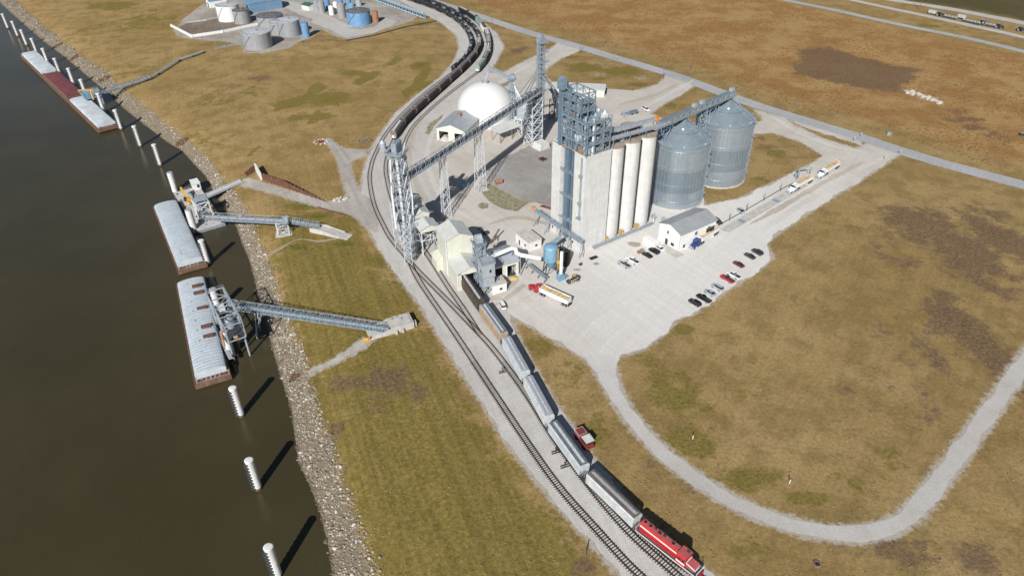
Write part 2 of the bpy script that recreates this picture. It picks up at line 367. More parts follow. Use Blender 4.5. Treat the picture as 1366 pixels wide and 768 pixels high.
for b in [(380, 292, 26, 7, 1.25), (410, 275, 40, 6, 1.1), (425, 288, 24, 6, 1.3), (395, 330, 40, 8, 1.1), (455, 325, 40, 8, 1.1), (440, 310, 45, 16, .95), (470, 290, 25, 10, .8), (505, 350, 30, 14, .85), (540, 390, 25, 20, .8), (600, 600, 60, 50, .7), (560, 700, 70, 60, .8), (720, 710, 50, 60, .8), (480, 410, 60, 20, .7),
          (150, 8, 60, 8, .7), (190, 30, 80, 20, .55), (120, 40, 40, 20, .5), (560, 32, 40, 4, .6), (300, 130, 110, 25, .45), (180, 95, 60, 20, .5), (250, 190, 90, 22, .5),
          (340, 140, 60, 20, .4), (410, 130, 40, 10, .45), (470, 98, 28, 6, .9), (440, 132, 40, 12, .9), (425, 155, 30, 6, .8), (395, 158, 16, 5, .8), (560, 88, 16, 7, 1), (570, 115, 22, 9, .9), (530, 80, 16, 5, .7), (535, 110, 10, 4, .7), (600, 100, 12, 8, .8), (290, 35, 20, 5, .5),
          (780, 90, 40, 10, .75), (830, 95, 40, 8, .85), (800, 105, 26, 5, .6), (760, 76, 30, 4, .7), (850, 113, 22, 4, .9), (960, 140, 40, 8, .8), (890, 140, 24, 6, .7), (1060, 178, 30, 6, .4),
          (900, 520, 90, 60, .55), (860, 480, 40, 20, .5), (920, 585, 60, 30, .8), (1000, 640, 70, 24, .7), (1080, 665, 60, 18, .6), (1010, 520, 90, 60, .4), (910, 440, 26, 10, .8), (1130, 640, 60, 25, .5), (760, 500, 40, 40, .55), (720, 460, 30, 20, .7), (800, 580, 30, 40, .6), (1000, 730, 80, 30, .45), (1200, 610, 60, 30, .45),
          (1120, 300, 60, 14, .4), (1230, 300, 40, 16, .35), (1040, 205, 30, 12, .5), (1020, 240, 30, 8, .45), (1320, 600, 60, 60, .3), (1240, 735, 60, 30, .4), (1110, 25, 40, 5, .5), (1250, 35, 80, 5, .5)]:
    green = np.maximum(green, blob(*b[:4])*b[4])
for pl in ([(364, 148), (369, 135), (385, 131), (408, 126), (410, 116), (424, 109.5), (439, 115), (432, 122), (414, 132), (402, 142), (382, 145), (369, 151)], [(380, 158), (390, 152), (404, 155), (402, 160), (384, 163)], [(407, 166), (416, 152), (424, 144), (432, 150), (446, 158), (434, 160), (414, 167)],
           [(468, 111), (478, 101), (495, 95), (512, 95), (500, 105), (480, 115)], [(535, 122), (548, 112), (558, 97), (566, 86), (578, 90), (568, 110), (556, 122), (545, 131), (538, 136)], [(512, 86), (527, 78), (533, 84), (522, 89)], [(327, 208), (334, 200), (346, 193), (350, 196), (340, 205), (330, 211)]):
    green = np.maximum(green, area(pl, 1.8)*.70)
dark = np.maximum(dark, area([(1068, 67), (1085, 65), (1110, 65), (1150, 78), (1222, 94), (1218, 105), (1200, 117), (1180, 122), (1145, 116), (1105, 108), (1060, 98)], 9)*1.15)
for b in [(520, 515, 80, 45, .62), (455, 515, 55, 42, .55), (440, 580, 26, 50, .5), (470, 590, 40, 60, .35), (1290, 160, 40, 5, .8), (1275, 150, 40, 12, .5), (1330, 180, 40, 12, .55), (1300, 170, 20, 5, .9), (1330, 215, 60, 14, .3),
          (1230, 300, 80, 36, .8), (1290, 340, 76, 60, .72), (1200, 340, 50, 40, .5), (1250, 290, 40, 16, .7), (1340, 320, 50, 50, .8), (1310, 290, 60, 26, .6), (1275, 430, 55, 44, .8), (1320, 470, 40, 50, .85), (1220, 470, 60, 40, .5), (1260, 400, 30, 20, .65), (1250, 480, 30, 30, .55), (1190, 440, 50, 20, .45), (1150, 540, 60, 50, .35), (1230, 540, 50, 50, .45), (1130, 520, 26, 14, .5), (1300, 620, 50, 60, .35),
          (1200, 735, 120, 36, .6), (1300, 740, 80, 40, .5), (1130, 690, 80, 14, .35), (1355, 520, 24, 60, .45), (1290, 470, 50, 70, .45), (900, 650, 70, 30, .35), (890, 720, 40, 30, .3), (870, 620, 20, 12, .5),
          (330, 112, 40, 8, .5), (345, 105, 25, 9, .6), (210, 14, 30, 6, .5), (400, 55, 16, 6, .6), (415, 50, 30, 6, .5), (690, 68, 20, 6, .6), (700, 65, 14, 4, .7), (1020, 195, 40, 10, .5), (1010, 185, 30, 6, .5), (490, 188, 14, 6, .5), (275, 60, 20, 5, .4), (440, 54, 40, 4, .5), (70, 25, 60, 9, .2), (620, 640, 60, 60, .2), (780, 755, 25, 20, .8), (750, 720, 20, 30, .3)]:
    dark = np.maximum(dark, blob(*b[:4])*b[4])
rustm = area([(585, -30), (600, -6), (700, 24), (820, 57), (905, 80), (1010, 118), (1160, 160), (1300, 203), (1420, 238), (1420, 88), (1366, 74), (1200, 38), (1040, 2), (1000, -10)], 8)
rustm = np.maximum(rustm, area([(1366, 780), (1020, 780), (1150, 725), (1230, 690), (1300, 600), (1380, 480), (1440, 400)], 10)*.35)
farf = area([(1160, -20), (1192, -1), (1260, 9), (1330, 21), (1366, 28), (1500, 55), (1700, -20), (1300, -80)], 5)
for Lp in (YARD_W, BAL_W, PATH_W, RAMP_W, TANKYARD_W, LOOP_W):
    dust = np.maximum(dust, np.clip(1-sdist(P, xy(Lp))/3.6, 0, 1)*.95)
for Lp in (ISLE_W, ISLE2_W): dust = np.where(inpoly(P, xy(Lp)), np.clip(1-np.abs(sdist(P, xy(Lp)))/3.6, 0, 1)*.95, dust)
for Lp in (ROAD_W, F1, F2, F3): dust = np.maximum(dust, np.clip(1-sdist(P, xy(Lp))/2.5, 0, 1)*.7)
for b in [(810, 86, 34, 7, .62), (800, 100, 26, 7, .65), (855, 105, 24, 8, .65), (893, 150, 20, 6, .6), (1240, 131, 34, 4, .8), (745, 520, 26, 30, .45), (775, 560, 25, 14, .5), (862, 612, 14, 16, .5), (790, 600, 20, 16, .5), (1150, 715, 50, 14, .5), (1210, 740, 70, 12, .42), (1300, 215, 20, 6, .55), (1345, 225, 30, 6, .5), (1070, 176, 40, 3, .6), (960, 262, 40, 7, .55), (1015, 232, 50, 8, .45), (925, 285, 40, 6, .6), (700, 470, 10, 14, .4), (295, 68, 40, 9, .5), (270, 30, 30, 8, .6), (300, 55, 30, 6, .5), (330, 62, 20, 6, .7), (270, 55, 14, 8, .5), (460, 252, 14, 8, .3), (452, 268, 20, 4, .6)]:
    dust = np.maximum(dust, blob(*b[:4])*b[4])
dust *= np.clip((Z+3.5)/1.2, 0, 1)
# rough ground: shallow humps in the wild field
hum = np.sin(P[:, 0]*.31+np.sin(P[:, 1]*.13)*2)*np.sin(P[:, 1]*.23+np.sin(P[:, 0]*.11)*2)*.10
near_flat = np.ones(len(P))
for Lp in (YARD_W, BAL_W, PATH_W, RAMP_W, TANKYARD_W, LOOP_W, ROAD_W, F1, F2, F3):
    near_flat = np.minimum(near_flat, np.clip((sdist(P, xy(Lp))-2)/6, 0, 1))
Z = np.where(inpoly(P, RPOLY), Z, Z+np.minimum(hum, 0)*near_flat)
nx, ny = len(gx), len(gy)
me = bpy.data.meshes.new('ground')
idx = np.arange(nx*ny).reshape(ny, nx)
q = np.stack([idx[:-1, :-1], idx[:-1, 1:], idx[1:, 1:], idx[1:, :-1]], -1).reshape(-1, 4)
me.vertices.add(nx*ny); me.vertices.foreach_set('co', np.column_stack([P, Z]).ravel().astype(np.float32))
me.loops.add(q.size); me.loops.foreach_set('vertex_index', q.ravel().astype(np.int32))
me.polygons.add(len(q)); me.polygons.foreach_set('loop_start', (np.arange(len(q))*4).astype(np.int32))
try: me.polygons.foreach_set('loop_total', np.full(len(q), 4, np.int32))
except Exception: pass
me.update(calc_edges=True); me.polygons.foreach_set('use_smooth', np.ones(len(q), bool))
at = me.attributes.new('zone', 'FLOAT_COLOR', 'POINT'); at.data.foreach_set('color', np.column_stack([green, dark, rustm, dust]).ravel().astype(np.float32))
at = me.attributes.new('far_field', 'FLOAT', 'POINT'); at.data.foreach_set('value', farf.astype(np.float32))
ground = bpy.data.objects.new('ground', me); COL.objects.link(ground); tag(ground, kind='structure')
# ---- ground material
def noise(N, L, tc, scale, detail=5, rough=.6, map_=None, rot=0):
    n = N.new('ShaderNodeTexNoise'); n.inputs['Scale'].default_value = scale; n.inputs['Detail'].default_value = detail; n.inputs['Roughness'].default_value = rough
    if map_:
        mp = N.new('ShaderNodeMapping'); mp.vector_type = 'TEXTURE'; mp.inputs['Scale'].default_value = tuple(1/k for k in map_); mp.inputs['Rotation'].default_value = (0, 0, rot)
        L.new(tc.outputs['Object'], mp.inputs[0]); L.new(mp.outputs[0], n.inputs['Vector'])
    else: L.new(tc.outputs['Object'], n.inputs['Vector'])
    return n.outputs[0]
def math_(N, L, op, a, b=None, c=None):
    m = N.new('ShaderNodeMath'); m.operation = op
    for i, x in enumerate((a, b, c)):
        if x is None: continue
        if isinstance(x, (int, float)): m.inputs[i].default_value = x
        else: L.new(x, m.inputs[i])
    return m.outputs[0]
def mrange(N, L, x, a, b, c=0., d=1.):
    m = N.new('ShaderNodeMapRange'); m.interpolation_type = 'SMOOTHSTEP'; L.new(x, m.inputs[0])
    for i, k in enumerate((a, b, c, d)): m.inputs[i+1].default_value = k
    return m.outputs[0]
def mixc(N, L, f, a, b, bt='MIX'):
    m = N.new('ShaderNodeMix'); m.data_type = 'RGBA'; m.blend_type = bt
    for i, x in ((0, f), (6, a), (7, b)):
        if isinstance(x, (int, float)): m.inputs[i].default_value = x
        elif isinstance(x, tuple): m.inputs[i].default_value = rgb(x)
        else: L.new(x, m.inputs[i])
    return m.outputs[2]
def ground_mat():
    m = bpy.data.materials.new('grass_ground'); t, b, N, L = nodes(m)
    tc = N.new('ShaderNodeTexCoord'); at = N.new('ShaderNodeAttribute'); at.attribute_name = 'zone'
    ff = N.new('ShaderNodeAttribute'); ff.attribute_name = 'far_field'
    sp = N.new('ShaderNodeSeparateColor'); L.new(at.outputs['Color'], sp.inputs[0])
    big = noise(N, L, tc, .018, 5, .62); mid = noise(N, L, tc, .09, 7, .68); fine = noise(N, L, tc, .9, 8, .75); tiny = noise(N, L, tc, 3.2, 6, .8)
    str_ = noise(N, L, tc, 1., 4, .6, (.55, .013, 1), R(21)); str2 = noise(N, L, tc, 1., 4, .6, (.40, .012, 1), R(-36))
    sx_ = N.new('ShaderNodeSeparateXYZ'); L.new(tc.outputs['Object'], sx_.inputs[0]); side = mrange(N, L, math_(N, L, 'ADD', sx_.outputs[0], math_(N, L, 'MULTIPLY', sx_.outputs[1], .22)), 20, 70)
    c = mixc(N, L, mrange(N, L, big, .35, .65), (.272, .184, .074), (.336, .233, .104))
    c = mixc(N, L, mrange(N, L, mid, .44, .60, 0, .6), c, (.190, .131, .050))
    c = mixc(N, L, mrange(N, L, noise(N, L, tc, .055, 9, .78), .52, .66, 0, .5), c, (.375, .268, .135))
    # lush / olive grass
    gf = math_(N, L, 'ADD', sp.outputs[0], math_(N, L, 'MULTIPLY_ADD', noise(N, L, tc, .10, 12, .8), 1.9, -.95))
    gcol = mixc(N, L, mrange(N, L, fine, .3, .7), (.136, .111, .024), (.203, .153, .045))
    c = mixc(N, L, mrange(N, L, gf, .38, .58, 0, .85), c, gcol)
    gf2 = math_(N, L, 'ADD', sp.outputs[0], math_(N, L, 'MULTIPLY_ADD', noise(N, L, tc, .05, 6, .7), 1.6, -.8))
    c = mixc(N, L, mrange(N, L, gf2, .78, 1.15, 0, .7), c, (.085, .098, .020))
    # rust coloured wild field
    rf = math_(N, L, 'ADD', sp.outputs[2], math_(N, L, 'MULTIPLY_ADD', mid, .8, -.4))
    rcol = mixc(N, L, mrange(N, L, noise(N, L, tc, .035, 6, .7), .4, .6), (.372, .240, .102), (.285, .156, .060))
    rcol = mixc(N, L, mrange(N, L, noise(N, L, tc, .35, 7, .8), .50, .66, 0, .62), rcol, (.150, .084, .040))
    c = mixc(N, L, mrange(N, L, rf, .35, .75), c, rcol)
    # dark burnt patches
    df = math_(N, L, 'ADD', sp.outputs[1], math_(N, L, 'MULTIPLY_ADD', noise(N, L, tc, .11, 12, .82), 2.7, -1.35))
    df = math_(N, L, 'ADD', df, math_(N, L, 'MULTIPLY_ADD', fine, .5, -.25))
    dcol = mixc(N, L, mrange(N, L, fine, .35, .7), (.115, .074, .047), (.192, .125, .078))
    c = mixc(N, L, mrange(N, L, df, .38, .62, 0, .82), c, dcol)
    c = mixc(N, L, ff.outputs['Fac'], c, mixc(N, L, mrange(N, L, noise(N, L, tc, .02, 4, .6, (1, .25, 1), R(18)), .35, .65), (.085, .074, .034), (.115, .092, .05)))
    # mowing lines and mottling
    ml = mixc(N, L, side, mrange(N, L, str_, .38, .62, .88, 1.09), mrange(N, L, str2, .3, .7, .93, 1.05))
    ml = mixc(N, L, math_(N, L, 'MULTIPLY', mrange(N, L, sx_.outputs[1], 190, 330), .7), ml, (1., 1., 1.))
    c = mixc(N, L, 1.0, c, ml, 'MULTIPLY')
    c = mixc(N, L, 1.0, c, mrange(N, L, fine, .28, .72, .78, 1.2), 'MULTIPLY')
    c = mixc(N, L, 1.0, c, mrange(N, L, tiny, .3, .7, .86, 1.12), 'MULTIPLY')
    c = mixc(N, L, mrange(N, L, noise(N, L, tc, 1.15, 7, .72), .53, .66, 0, .42), c, (.082, .058, .026))
    c = mixc(N, L, mrange(N, L, noise(N, L, tc, .42, 9, .8), .56, .68, 0, .28), c, (.11, .078, .034))
    c = mixc(N, L, 1.0, c, mixc(N, L, side, (1., 1., 1.), (.94, .95, .96)), 'MULTIPLY')
    # dusty gravel fringe
    uf = math_(N, L, 'ADD', at.outputs['Alpha'], math_(N, L, 'MULTIPLY_ADD', noise(N, L, tc, .45, 8, .75), 1.5, -.75))
    c = mixc(N, L, mrange(N, L, uf, .5, .95, 0, .9), c, mixc(N, L, fine, (.30, .265, .22), (.47, .44, .40)))
    # mud under the rocks and under water
    geo = N.new('ShaderNodeNewGeometry'); sz = N.new('ShaderNodeSeparateXYZ'); L.new(geo.outputs['Position'], sz.inputs[0])
    zf = math_(N, L, 'ADD', sz.outputs[2], math_(N, L, 'MULTIPLY', fine, 1.2))
    c = mixc(N, L, mrange(N, L, zf, -2.6, -1.2, 1, 0), c, mixc(N, L, fine, (.10, .078, .052), (.27, .225, .165)))
    L.new(c, b.inputs['Base Color']); b.inputs['Roughness'].default_value = 1.0; b.inputs['Specular IOR Level'].default_value = .04
    bp = N.new('ShaderNodeBump'); bp.inputs['Strength'].default_value = .8; bp.inputs['Distance'].default_value = .28
    L.new(math_(N, L, 'ADD', fine, math_(N, L, 'MULTIPLY', tiny, .35)), bp.inputs['Height']); L.new(bp.outputs[0], b.inputs['Normal'])
    return m
me.materials.append(ground_mat())
def gravel_mat(name, c1, c2, c3, rot=0.6, track=.05, bump=.06, white=None):
    m = bpy.data.materials.new(name); t, b, N, L = nodes(m); tc = N.new('ShaderNodeTexCoord')
    c = mixc(N, L, mrange(N, L, noise(N, L, tc, .03, 6, .65), .36, .64), c1, c2)
    c = mixc(N, L, mrange(N, L, noise(N, L, tc, .11, 7, .7), .5, .72, 0, .6), c, c3)
    if white:                                           # fresh crushed limestone spread round one place
        vm = N.new('ShaderNodeVectorMath'); vm.operation = 'DISTANCE'; L.new(tc.outputs['Object'], vm.inputs[0]); vm.inputs[1].default_value = (white[0], white[1], 0)
        dd = math_(N, L, 'ADD', vm.outputs['Value'], math_(N, L, 'MULTIPLY_ADD', noise(N, L, tc, .035, 5, .65), 60, -30))
        c = mixc(N, L, mrange(N, L, dd, white[2]*.45, white[2]*1.5, .85, 0), c, (.59, .575, .55))
    st = noise(N, L, tc, 1., 5, .6, (.5, .035, 1), rot); st2 = noise(N, L, tc, 1., 5, .6, (.6, .04, 1), rot+1.9)
    c = mixc(N, L, 1.0, c, mrange(N, L, st, .3, .7, 1-track, 1+track*.6), 'MULTIPLY')
    c = mixc(N, L, 1.0, c, mrange(N, L, st2, .3, .7, 1-track*.6, 1+track*.4), 'MULTIPLY')
    c = mixc(N, L, 1.0, c, mrange(N, L, noise(N, L, tc, 1.6, 8, .8), .3, .7, .86, 1.12), 'MULTIPLY')
    L.new(c, b.inputs['Base Color']); b.inputs['Roughness'].default_value = .95; b.inputs['Specular IOR Level'].default_value = .15
    bp = N.new('ShaderNodeBump'); bp.inputs['Strength'].default_value = .5; bp.inputs['Distance'].default_value = bump
    L.new(noise(N, L, tc, 1.3, 8, .8), bp.inputs['Height']); L.new(bp.outputs[0], b.inputs['Normal'])
    return m
GR = dict(yard=gravel_mat('white_gravel', (.50, .465, .42), (.43, .395, .35), (.36, .315, .265), white=(88, 215, 82)), track=gravel_mat('wheel_track', (.43, .39, .335), (.39, .345, .29), (.34, .29, .235)), trackpale=gravel_mat('pale_wheel_track', (.525, .495, .455), (.475, .445, .405), (.47, .44, .40), white=(72, 200, 62)),
          ballast=gravel_mat('ballast', (.47, .45, .425), (.42, .40, .375), (.36, .325, .285), .3, .07, .1),
          loop=gravel_mat('loop_gravel', (.43, .415, .39), (.39, .37, .345), (.34, .315, .275), .2, .03, white=(72, 200, 62)),
          asphalt=gravel_mat('worn_asphalt', (.36, .362, .368), (.32, .322, .328), (.28, .272, .262), .65, .08, .02),
          lot=gravel_mat('dark_lot', (.32, .305, .285), (.255, .24, .225), (.37, .335, .295), .9, .10),
          pit=gravel_mat('pit_soil', (.20, .165, .13), (.15, .12, .092), (.25, .215, .175), .4, .14),
          pit2=gravel_mat('bare_track', (.32, .265, .195), (.27, .215, .15), (.23, .18, .12), .4, .1),
          path=gravel_mat('path_gravel', (.40, .375, .34), (.33, .305, .27), (.29, .25, .2), .4, .14),
          tankyard=gravel_mat('tank_yard', (.36, .335, .30), (.27, .24, .205), (.20, .165, .125), .3, .12))
import bmesh
def sheet(name, pts, z, m, rag=.5, holes=(), step=1.3, drape=False):
    def rough(L, sg):
        out = []; n = len(L)
        for i in range(n):
            a, b = Vector(L[i]), Vector(L[(i+1) % n]); k = max(1, int((b-a).length/step))
            nn = Vector((-(b-a).y, (b-a).x, 0)).normalized() if (b-a).length > 1e-6 else Vector()
            for j in range(k):
                p = a+(b-a)*(j/k); p = Vector((p.x, p.y, 0)); q_ = p.x*.83+p.y*.57; r__ = p.y*.9-p.x*.43
                w_ = math.sin(q_*.27+1.3*math.sin(r__*.19))+.7*math.sin(r__*.71+q_*.33)+.45*math.sin(q_*1.63-r__*.8)
                out.append(p+nn*(w_*rag*.75+random.gauss(0, rag*.22)))
        return out
    loops = [rough(pts, 1)]+[rough(h, 1) for h in holes]
    tris = tessellate_polygon(loops); vs = [p for L in loops for p in L]
    bm = bmesh.new(); bv = [bm.verts.new((p.x, p.y, 0)) for p in vs]
    for t_ in tris:
        try: bm.faces.new([bv[i] for i in t_])
        except ValueError: pass
    if drape:
        for _ in range(5):
            es = [e for e in bm.edges if e.calc_length() > 2.5]
            if not es: break
            bmesh.ops.subdivide_edges(bm, edges=es, cuts=1); bmesh.ops.triangulate(bm, faces=bm.faces[:])
        hz = hgt([(v.co.x, v.co.y) for v in bm.verts])
        for v, h_ in zip(bm.verts, hz): v.co.z = h_+z
    else:
        for v in bm.verts: v.co.z = z
    bmesh.ops.recalc_face_normals(bm, faces=bm.faces[:])
    if sum(f.normal.z*f.calc_area() for f in bm.faces) < 0: bmesh.ops.reverse_faces(bm, faces=bm.faces[:])
    me = bpy.data.meshes.new(name); bm.to_mesh(me); bm.free(); me.materials.append(m)
    o = bpy.data.objects.new(name, me); COL.objects.link(o); return tag(o, kind='structure')
sheet('gravel_yard', YARD_W, .035, GR['yard'], .7, [ISLE_W, ISLE2_W])
sheet('dirt_lot', LOT_W, .055, GR['lot'], .6)
sheet('road', ROAD_W, .045, GR['asphalt'], .18)
sheet('gravel_road', LOOP_W, .04, GR['loop'], .35)
sheet('rail_ballast', BAL_W, .07, GR['ballast'], .5)
sheet('path', PATH_W, .12, GR['path'], .3, drape=True)
sheet('bank_track', [p_ for p_ in ribbon(spline([GT(u, v) for u, v in ((347, 352), (372, 333), (398, 320), (425, 322), (452, 318))], 2), 1.5)], .10, GR['pit2'], .45, drape=True)
sheet('tank_pit', gw([(236, 37.5), (257, 47.5), (344, 32), (326, 26), (300, 24), (256, 29)]), .075, GR['pit'], .5)
sheet('boat_ramp', RAMP_W, .12, GR['path'], .25, drape=True)
sheet('tank_yard', TANKYARD_W, .035, GR['tankyard'], .9, step=2)
sheet('far_highway', F1, .05, GR['asphalt'], .15, step=8)
sheet('far_track', F2, .05, GR['loop'], .4, step=8); sheet('far_lane', F3, .05, GR['loop'], .5, step=8)
sheet('tank_drive', gw([(418, 24), (440, 30), (452, 37), (480, 40), (500, 36), (515, 24), (531, 29), (520, 36), (497, 45), (462, 51), (440, 40), (415, 30)]), .06, GR['loop'], .3)
sheet('tank_drive', gw([(372, 4), (390, 2), (425, 14), (440, 22), (470, 36), (455, 42), (420, 27), (400, 20), (385, 12)]), .062, GR['loop'], .4)
# grass that has come up inside the yard
gm = bpy.data.materials.new('yard_weeds'); t, b, N, L = nodes(gm); tc = N.new('ShaderNodeTexCoord')
L.new(mixc(N, L, mrange(N, L, noise(N, L, tc, .7, 7, .75), .35, .62), (.12, .125, .04), (.30, .26, .19)), b.inputs['Base Color']); b.inputs['Roughness'].default_value = .95
for k, L_ in enumerate([[(642, 255), (650, 245), (668, 253), (690, 264), (706, 272), (690, 282), (668, 278), (655, 270), (648, 262)], [(637, 275), (642, 271), (650, 272), (651, 277), (643, 279)], [(655, 117), (672, 112), (688, 103), (684, 109), (665, 120), (650, 125)], [(566, 178), (574, 165), (590, 153), (596, 152), (584, 166), (572, 180)]]):
    sheet('weed_patch', gw(L_), .075+.004*k, gm, .5, step=1.2)
for k, (u, v, r) in enumerate([(708, 268, 9), (610, 262, 9), (742, 348, 4), (795, 352, 3), (846, 326, 7), (770, 360, 4)]):
    c = G(u, v); m_ = [(c.x+math.cos(a)*r*.28*random.uniform(.6, 1.3)*1.6, c.y+math.sin(a)*r*.28*random.uniform(.6, 1.2)) for a in np.linspace(0, 6.28, 14)[:-1]]
    sheet('soil_stain', [(*p, 0) for p in m_], .095+.004*k, GR['tankyard'], .2)
# wheel tracks pressed into the gravel: short separate ribbons, each a thin sheet of its own
TRK = [([(648, 402), (662, 396), (676, 386), (688, 372)], 2.6, 'track'), ([(655, 410), (675, 398), (700, 380)], 2.0, 'track'), ([(800, 470), (830, 440), (890, 395), (960, 345), (1040, 292), (1130, 235), (1185, 208)], 3.0, 'trackpale'),
       ([(770, 455), (800, 425), (860, 390), (925, 350), (980, 315)], 1.5, 'trackpale'), ([(560, 160), (545, 195), (552, 240), (580, 285), (612, 318)], 2.8, 'track'), ([(600, 145), (575, 185), (572, 225), (598, 272), (650, 300), (720, 305)], 3.0, 'trackpale'), ([(650, 300), (690, 290), (735, 300)], 2.2, 'track'),
       ([(745, 62), (715, 82), (680, 102), (650, 122), (615, 140)], 3.2, 'trackpale'), ([(925, 108), (885, 130), (850, 148), (815, 160)], 3.4, 'trackpale'), ([(905, 112), (870, 128), (825, 140)], 2.6, 'track'), ([(1030, 155), (1060, 175), (1110, 195), (1160, 205)], 3.4, 'trackpale'), ([(1000, 300), (1050, 272), (1100, 243), (1150, 217)], 2.6, 'track'),
       ([(730, 380), (780, 385), (830, 380), (900, 360)], 2.0, 'trackpale')]
for k, (pp_, wd, mm) in enumerate(TRK):
    sheet('wheel_tracks', ribbon(spline(gw(pp_), 2), lambda s: wd*(.25+.75*min(1, 6*min(s+.02, 1.02-s)))), .11+.004*k, GR[mm], .35)
# ---- water
wm = bpy.data.materials.new('river_water'); t, b, N, L = nodes(wm); tc = N.new('ShaderNodeTexCoord')
L.new(mixc(N, L, mrange(N, L, noise(N, L, tc, .012, 4, .6), .35, .65), (.041, .034, .016), (.052, .043, .021)), b.inputs['Base Color'])
b.inputs['Roughness'].default_value = .16; b.inputs['IOR'].default_value = 1.33
bp = N.new('ShaderNodeBump'); bp.inputs['Strength'].default_value = .5; bp.inputs['Distance'].default_value = .16
L.new(math_(N, L, 'ADD', noise(N, L, tc, .5, 5, .6, (1, .45, 1), R(25)), math_(N, L, 'MULTIPLY', noise(N, L, tc, 1.7, 4, .6), .4)), bp.inputs['Height']); L.new(bp.outputs[0], b.inputs['Normal'])
mb = MB(); mb.add([(-9000, -2500, WATER), (60, -2500, WATER), (60, 6000, WATER), (-9000, 6000, WATER)], [(0, 1, 2, 3)])
tag(mb.build('water', wm), kind='structure')
# ---- scattered solids in one mesh (rocks, tufts)
def scatter(name, pos, size, base_v, base_f, m, squash=(1, 1, 1), jitter=.25):
    n = len(pos); bv = np.array(base_v, float); bf = np.array(base_f, int); k = len(bv)
    ang = rng.uniform(0, 6.283, n); ca, sa = np.cos(ang), np.sin(ang)
    v = bv[None]*(1+rng.uniform(-jitter, jitter, (n, k, 3)))*size[:, None, None]*np.array(squash)
    x = v[..., 0]*ca[:, None]-v[..., 1]*sa[:, None]; y = v[..., 0]*sa[:, None]+v[..., 1]*ca[:, None]
    co = np.stack([x, y, v[..., 2]], -1)+pos[:, None, :]
    f = (bf[None]+(np.arange(n)*k)[:, None, None]).reshape(-1, bf.shape[1])
    me = bpy.data.meshes.new(name); me.vertices.add(n*k); me.vertices.foreach_set('co', co.ravel().astype(np.float32))
    me.loops.add(f.size); me.loops.foreach_set('vertex_index', f.ravel().astype(np.int32))
    me.polygons.add(len(f)); me.polygons.foreach_set('loop_start', (np.arange(len(f))*f.shape[1]).astype(np.int32))
    try: me.polygons.foreach_set('loop_total', np.full(len(f), f.shape[1], np.int32))
    except Exception: pass
    me.update(calc_edges=True); 
    sh = me.attributes.new('shade', 'FLOAT', 'POINT'); sh.data.foreach_set('value', np.repeat(rng.uniform(0, 1, n), k).astype(np.float32))
    me.materials.append(m); o = bpy.data.objects.new(name, me); COL.objects.link(o); return tag(o, kind='stuff')
def shade_mat(name, c1, c2, c3=None):
    m = bpy.data.materials.new(name); t, b, N, L = nodes(m); a = N.new('ShaderNodeAttribute'); a.attribute_name = 'shade'
    c = mixc(N, L, a.outputs['Fac'], c1, c2)
    if c3:
        c = mixc(N, L, mrange(N, L, a.outputs['Fac'], .8, .86), c, c3)
        geo = N.new('ShaderNodeNewGeometry'); sz = N.new('ShaderNodeSeparateXYZ'); L.new(geo.outputs['Position'], sz.inputs[0]); c = mixc(N, L, mrange(N, L, sz.outputs[2], -5.35, -4.85, .72, 0), c, (.055, .045, .033))
    L.new(c, b.inputs['Base Color']); b.inputs['Roughness'].default_value = .95; b.inputs['Specular IOR Level'].default_value = .15; return m
ico_v = [(0, 0, 1), (.894, 0, .447), (.276, .851, .447), (-.724, .526, .447), (-.724, -.526, .447), (.276, -.851, .447), (.724, .526, -.447), (-.276, .851, -.447), (-.894, 0, -.447), (-.276, -.851, -.447), (.724, -.526, -.447), (0, 0, -1)]
ico_f = [(0, 1, 2), (0, 2, 3), (0, 3, 4), (0, 4, 5), (0, 5, 1), (1, 6, 2), (2, 7, 3), (3, 8, 4), (4, 9, 5), (5, 10, 1), (6, 7, 2), (7, 8, 3), (8, 9, 4), (9, 10, 5), (10, 6, 1), (11, 7, 6), (11, 8, 7), (11, 9, 8), (11, 10, 9), (11, 6, 10)]
L_, pp = WL[1:-1], []
seg = np.diff(L_, axis=0); sl_ = np.hypot(*seg.T)
for i in range(len(seg)):
    k = int(sl_[i]*(95 if L_[i][1] < 330 else 42)); tt = rng.uniform(-.1, 1.1, k); nrm = np.array([-seg[i][1], seg[i][0]])/sl_[i]
    off = rng.uniform(-1.2, 19, k)
    s_ = 1 if not inpoly([(L_[i]+seg[i]*.5+nrm*2)], WPOLY)[0] else -1
    pp.append(L_[i]+seg[i]*tt[:, None]+nrm*s_*off[:, None])
pp = np.vstack(pp); dr = segdist(pp, RTP); inr = inpoly(pp, RPOLY); dw = segdist(pp, WL)
patch = np.sin(pp[:, 0]*.21+pp[:, 1]*.17)+np.sin(pp[:, 1]*.37-pp[:, 0]*.11)+rng.normal(0, .8, len(pp))
keep = (inr | (dr < np.abs(rng.normal(0, 1.0, len(pp))))) & ((~inpoly(pp, WPOLY)) | (dw < np.abs(rng.normal(0, .5, len(pp))))) & ((patch > -1.9) | (rng.uniform(0, 1, len(pp)) < .4))
pp = pp[keep]; sz = np.clip(rng.lognormal(-1.5, .38, len(pp)), .11, .70)
scatter('riprap', np.column_stack([pp, hgt(pp)+sz*.12]), sz, ico_v, ico_f, shade_mat('riprap_stone', (.14, .115, .087), (.345, .30, .24), (.46, .42, .365)), (1.25, .9, .62), .28)
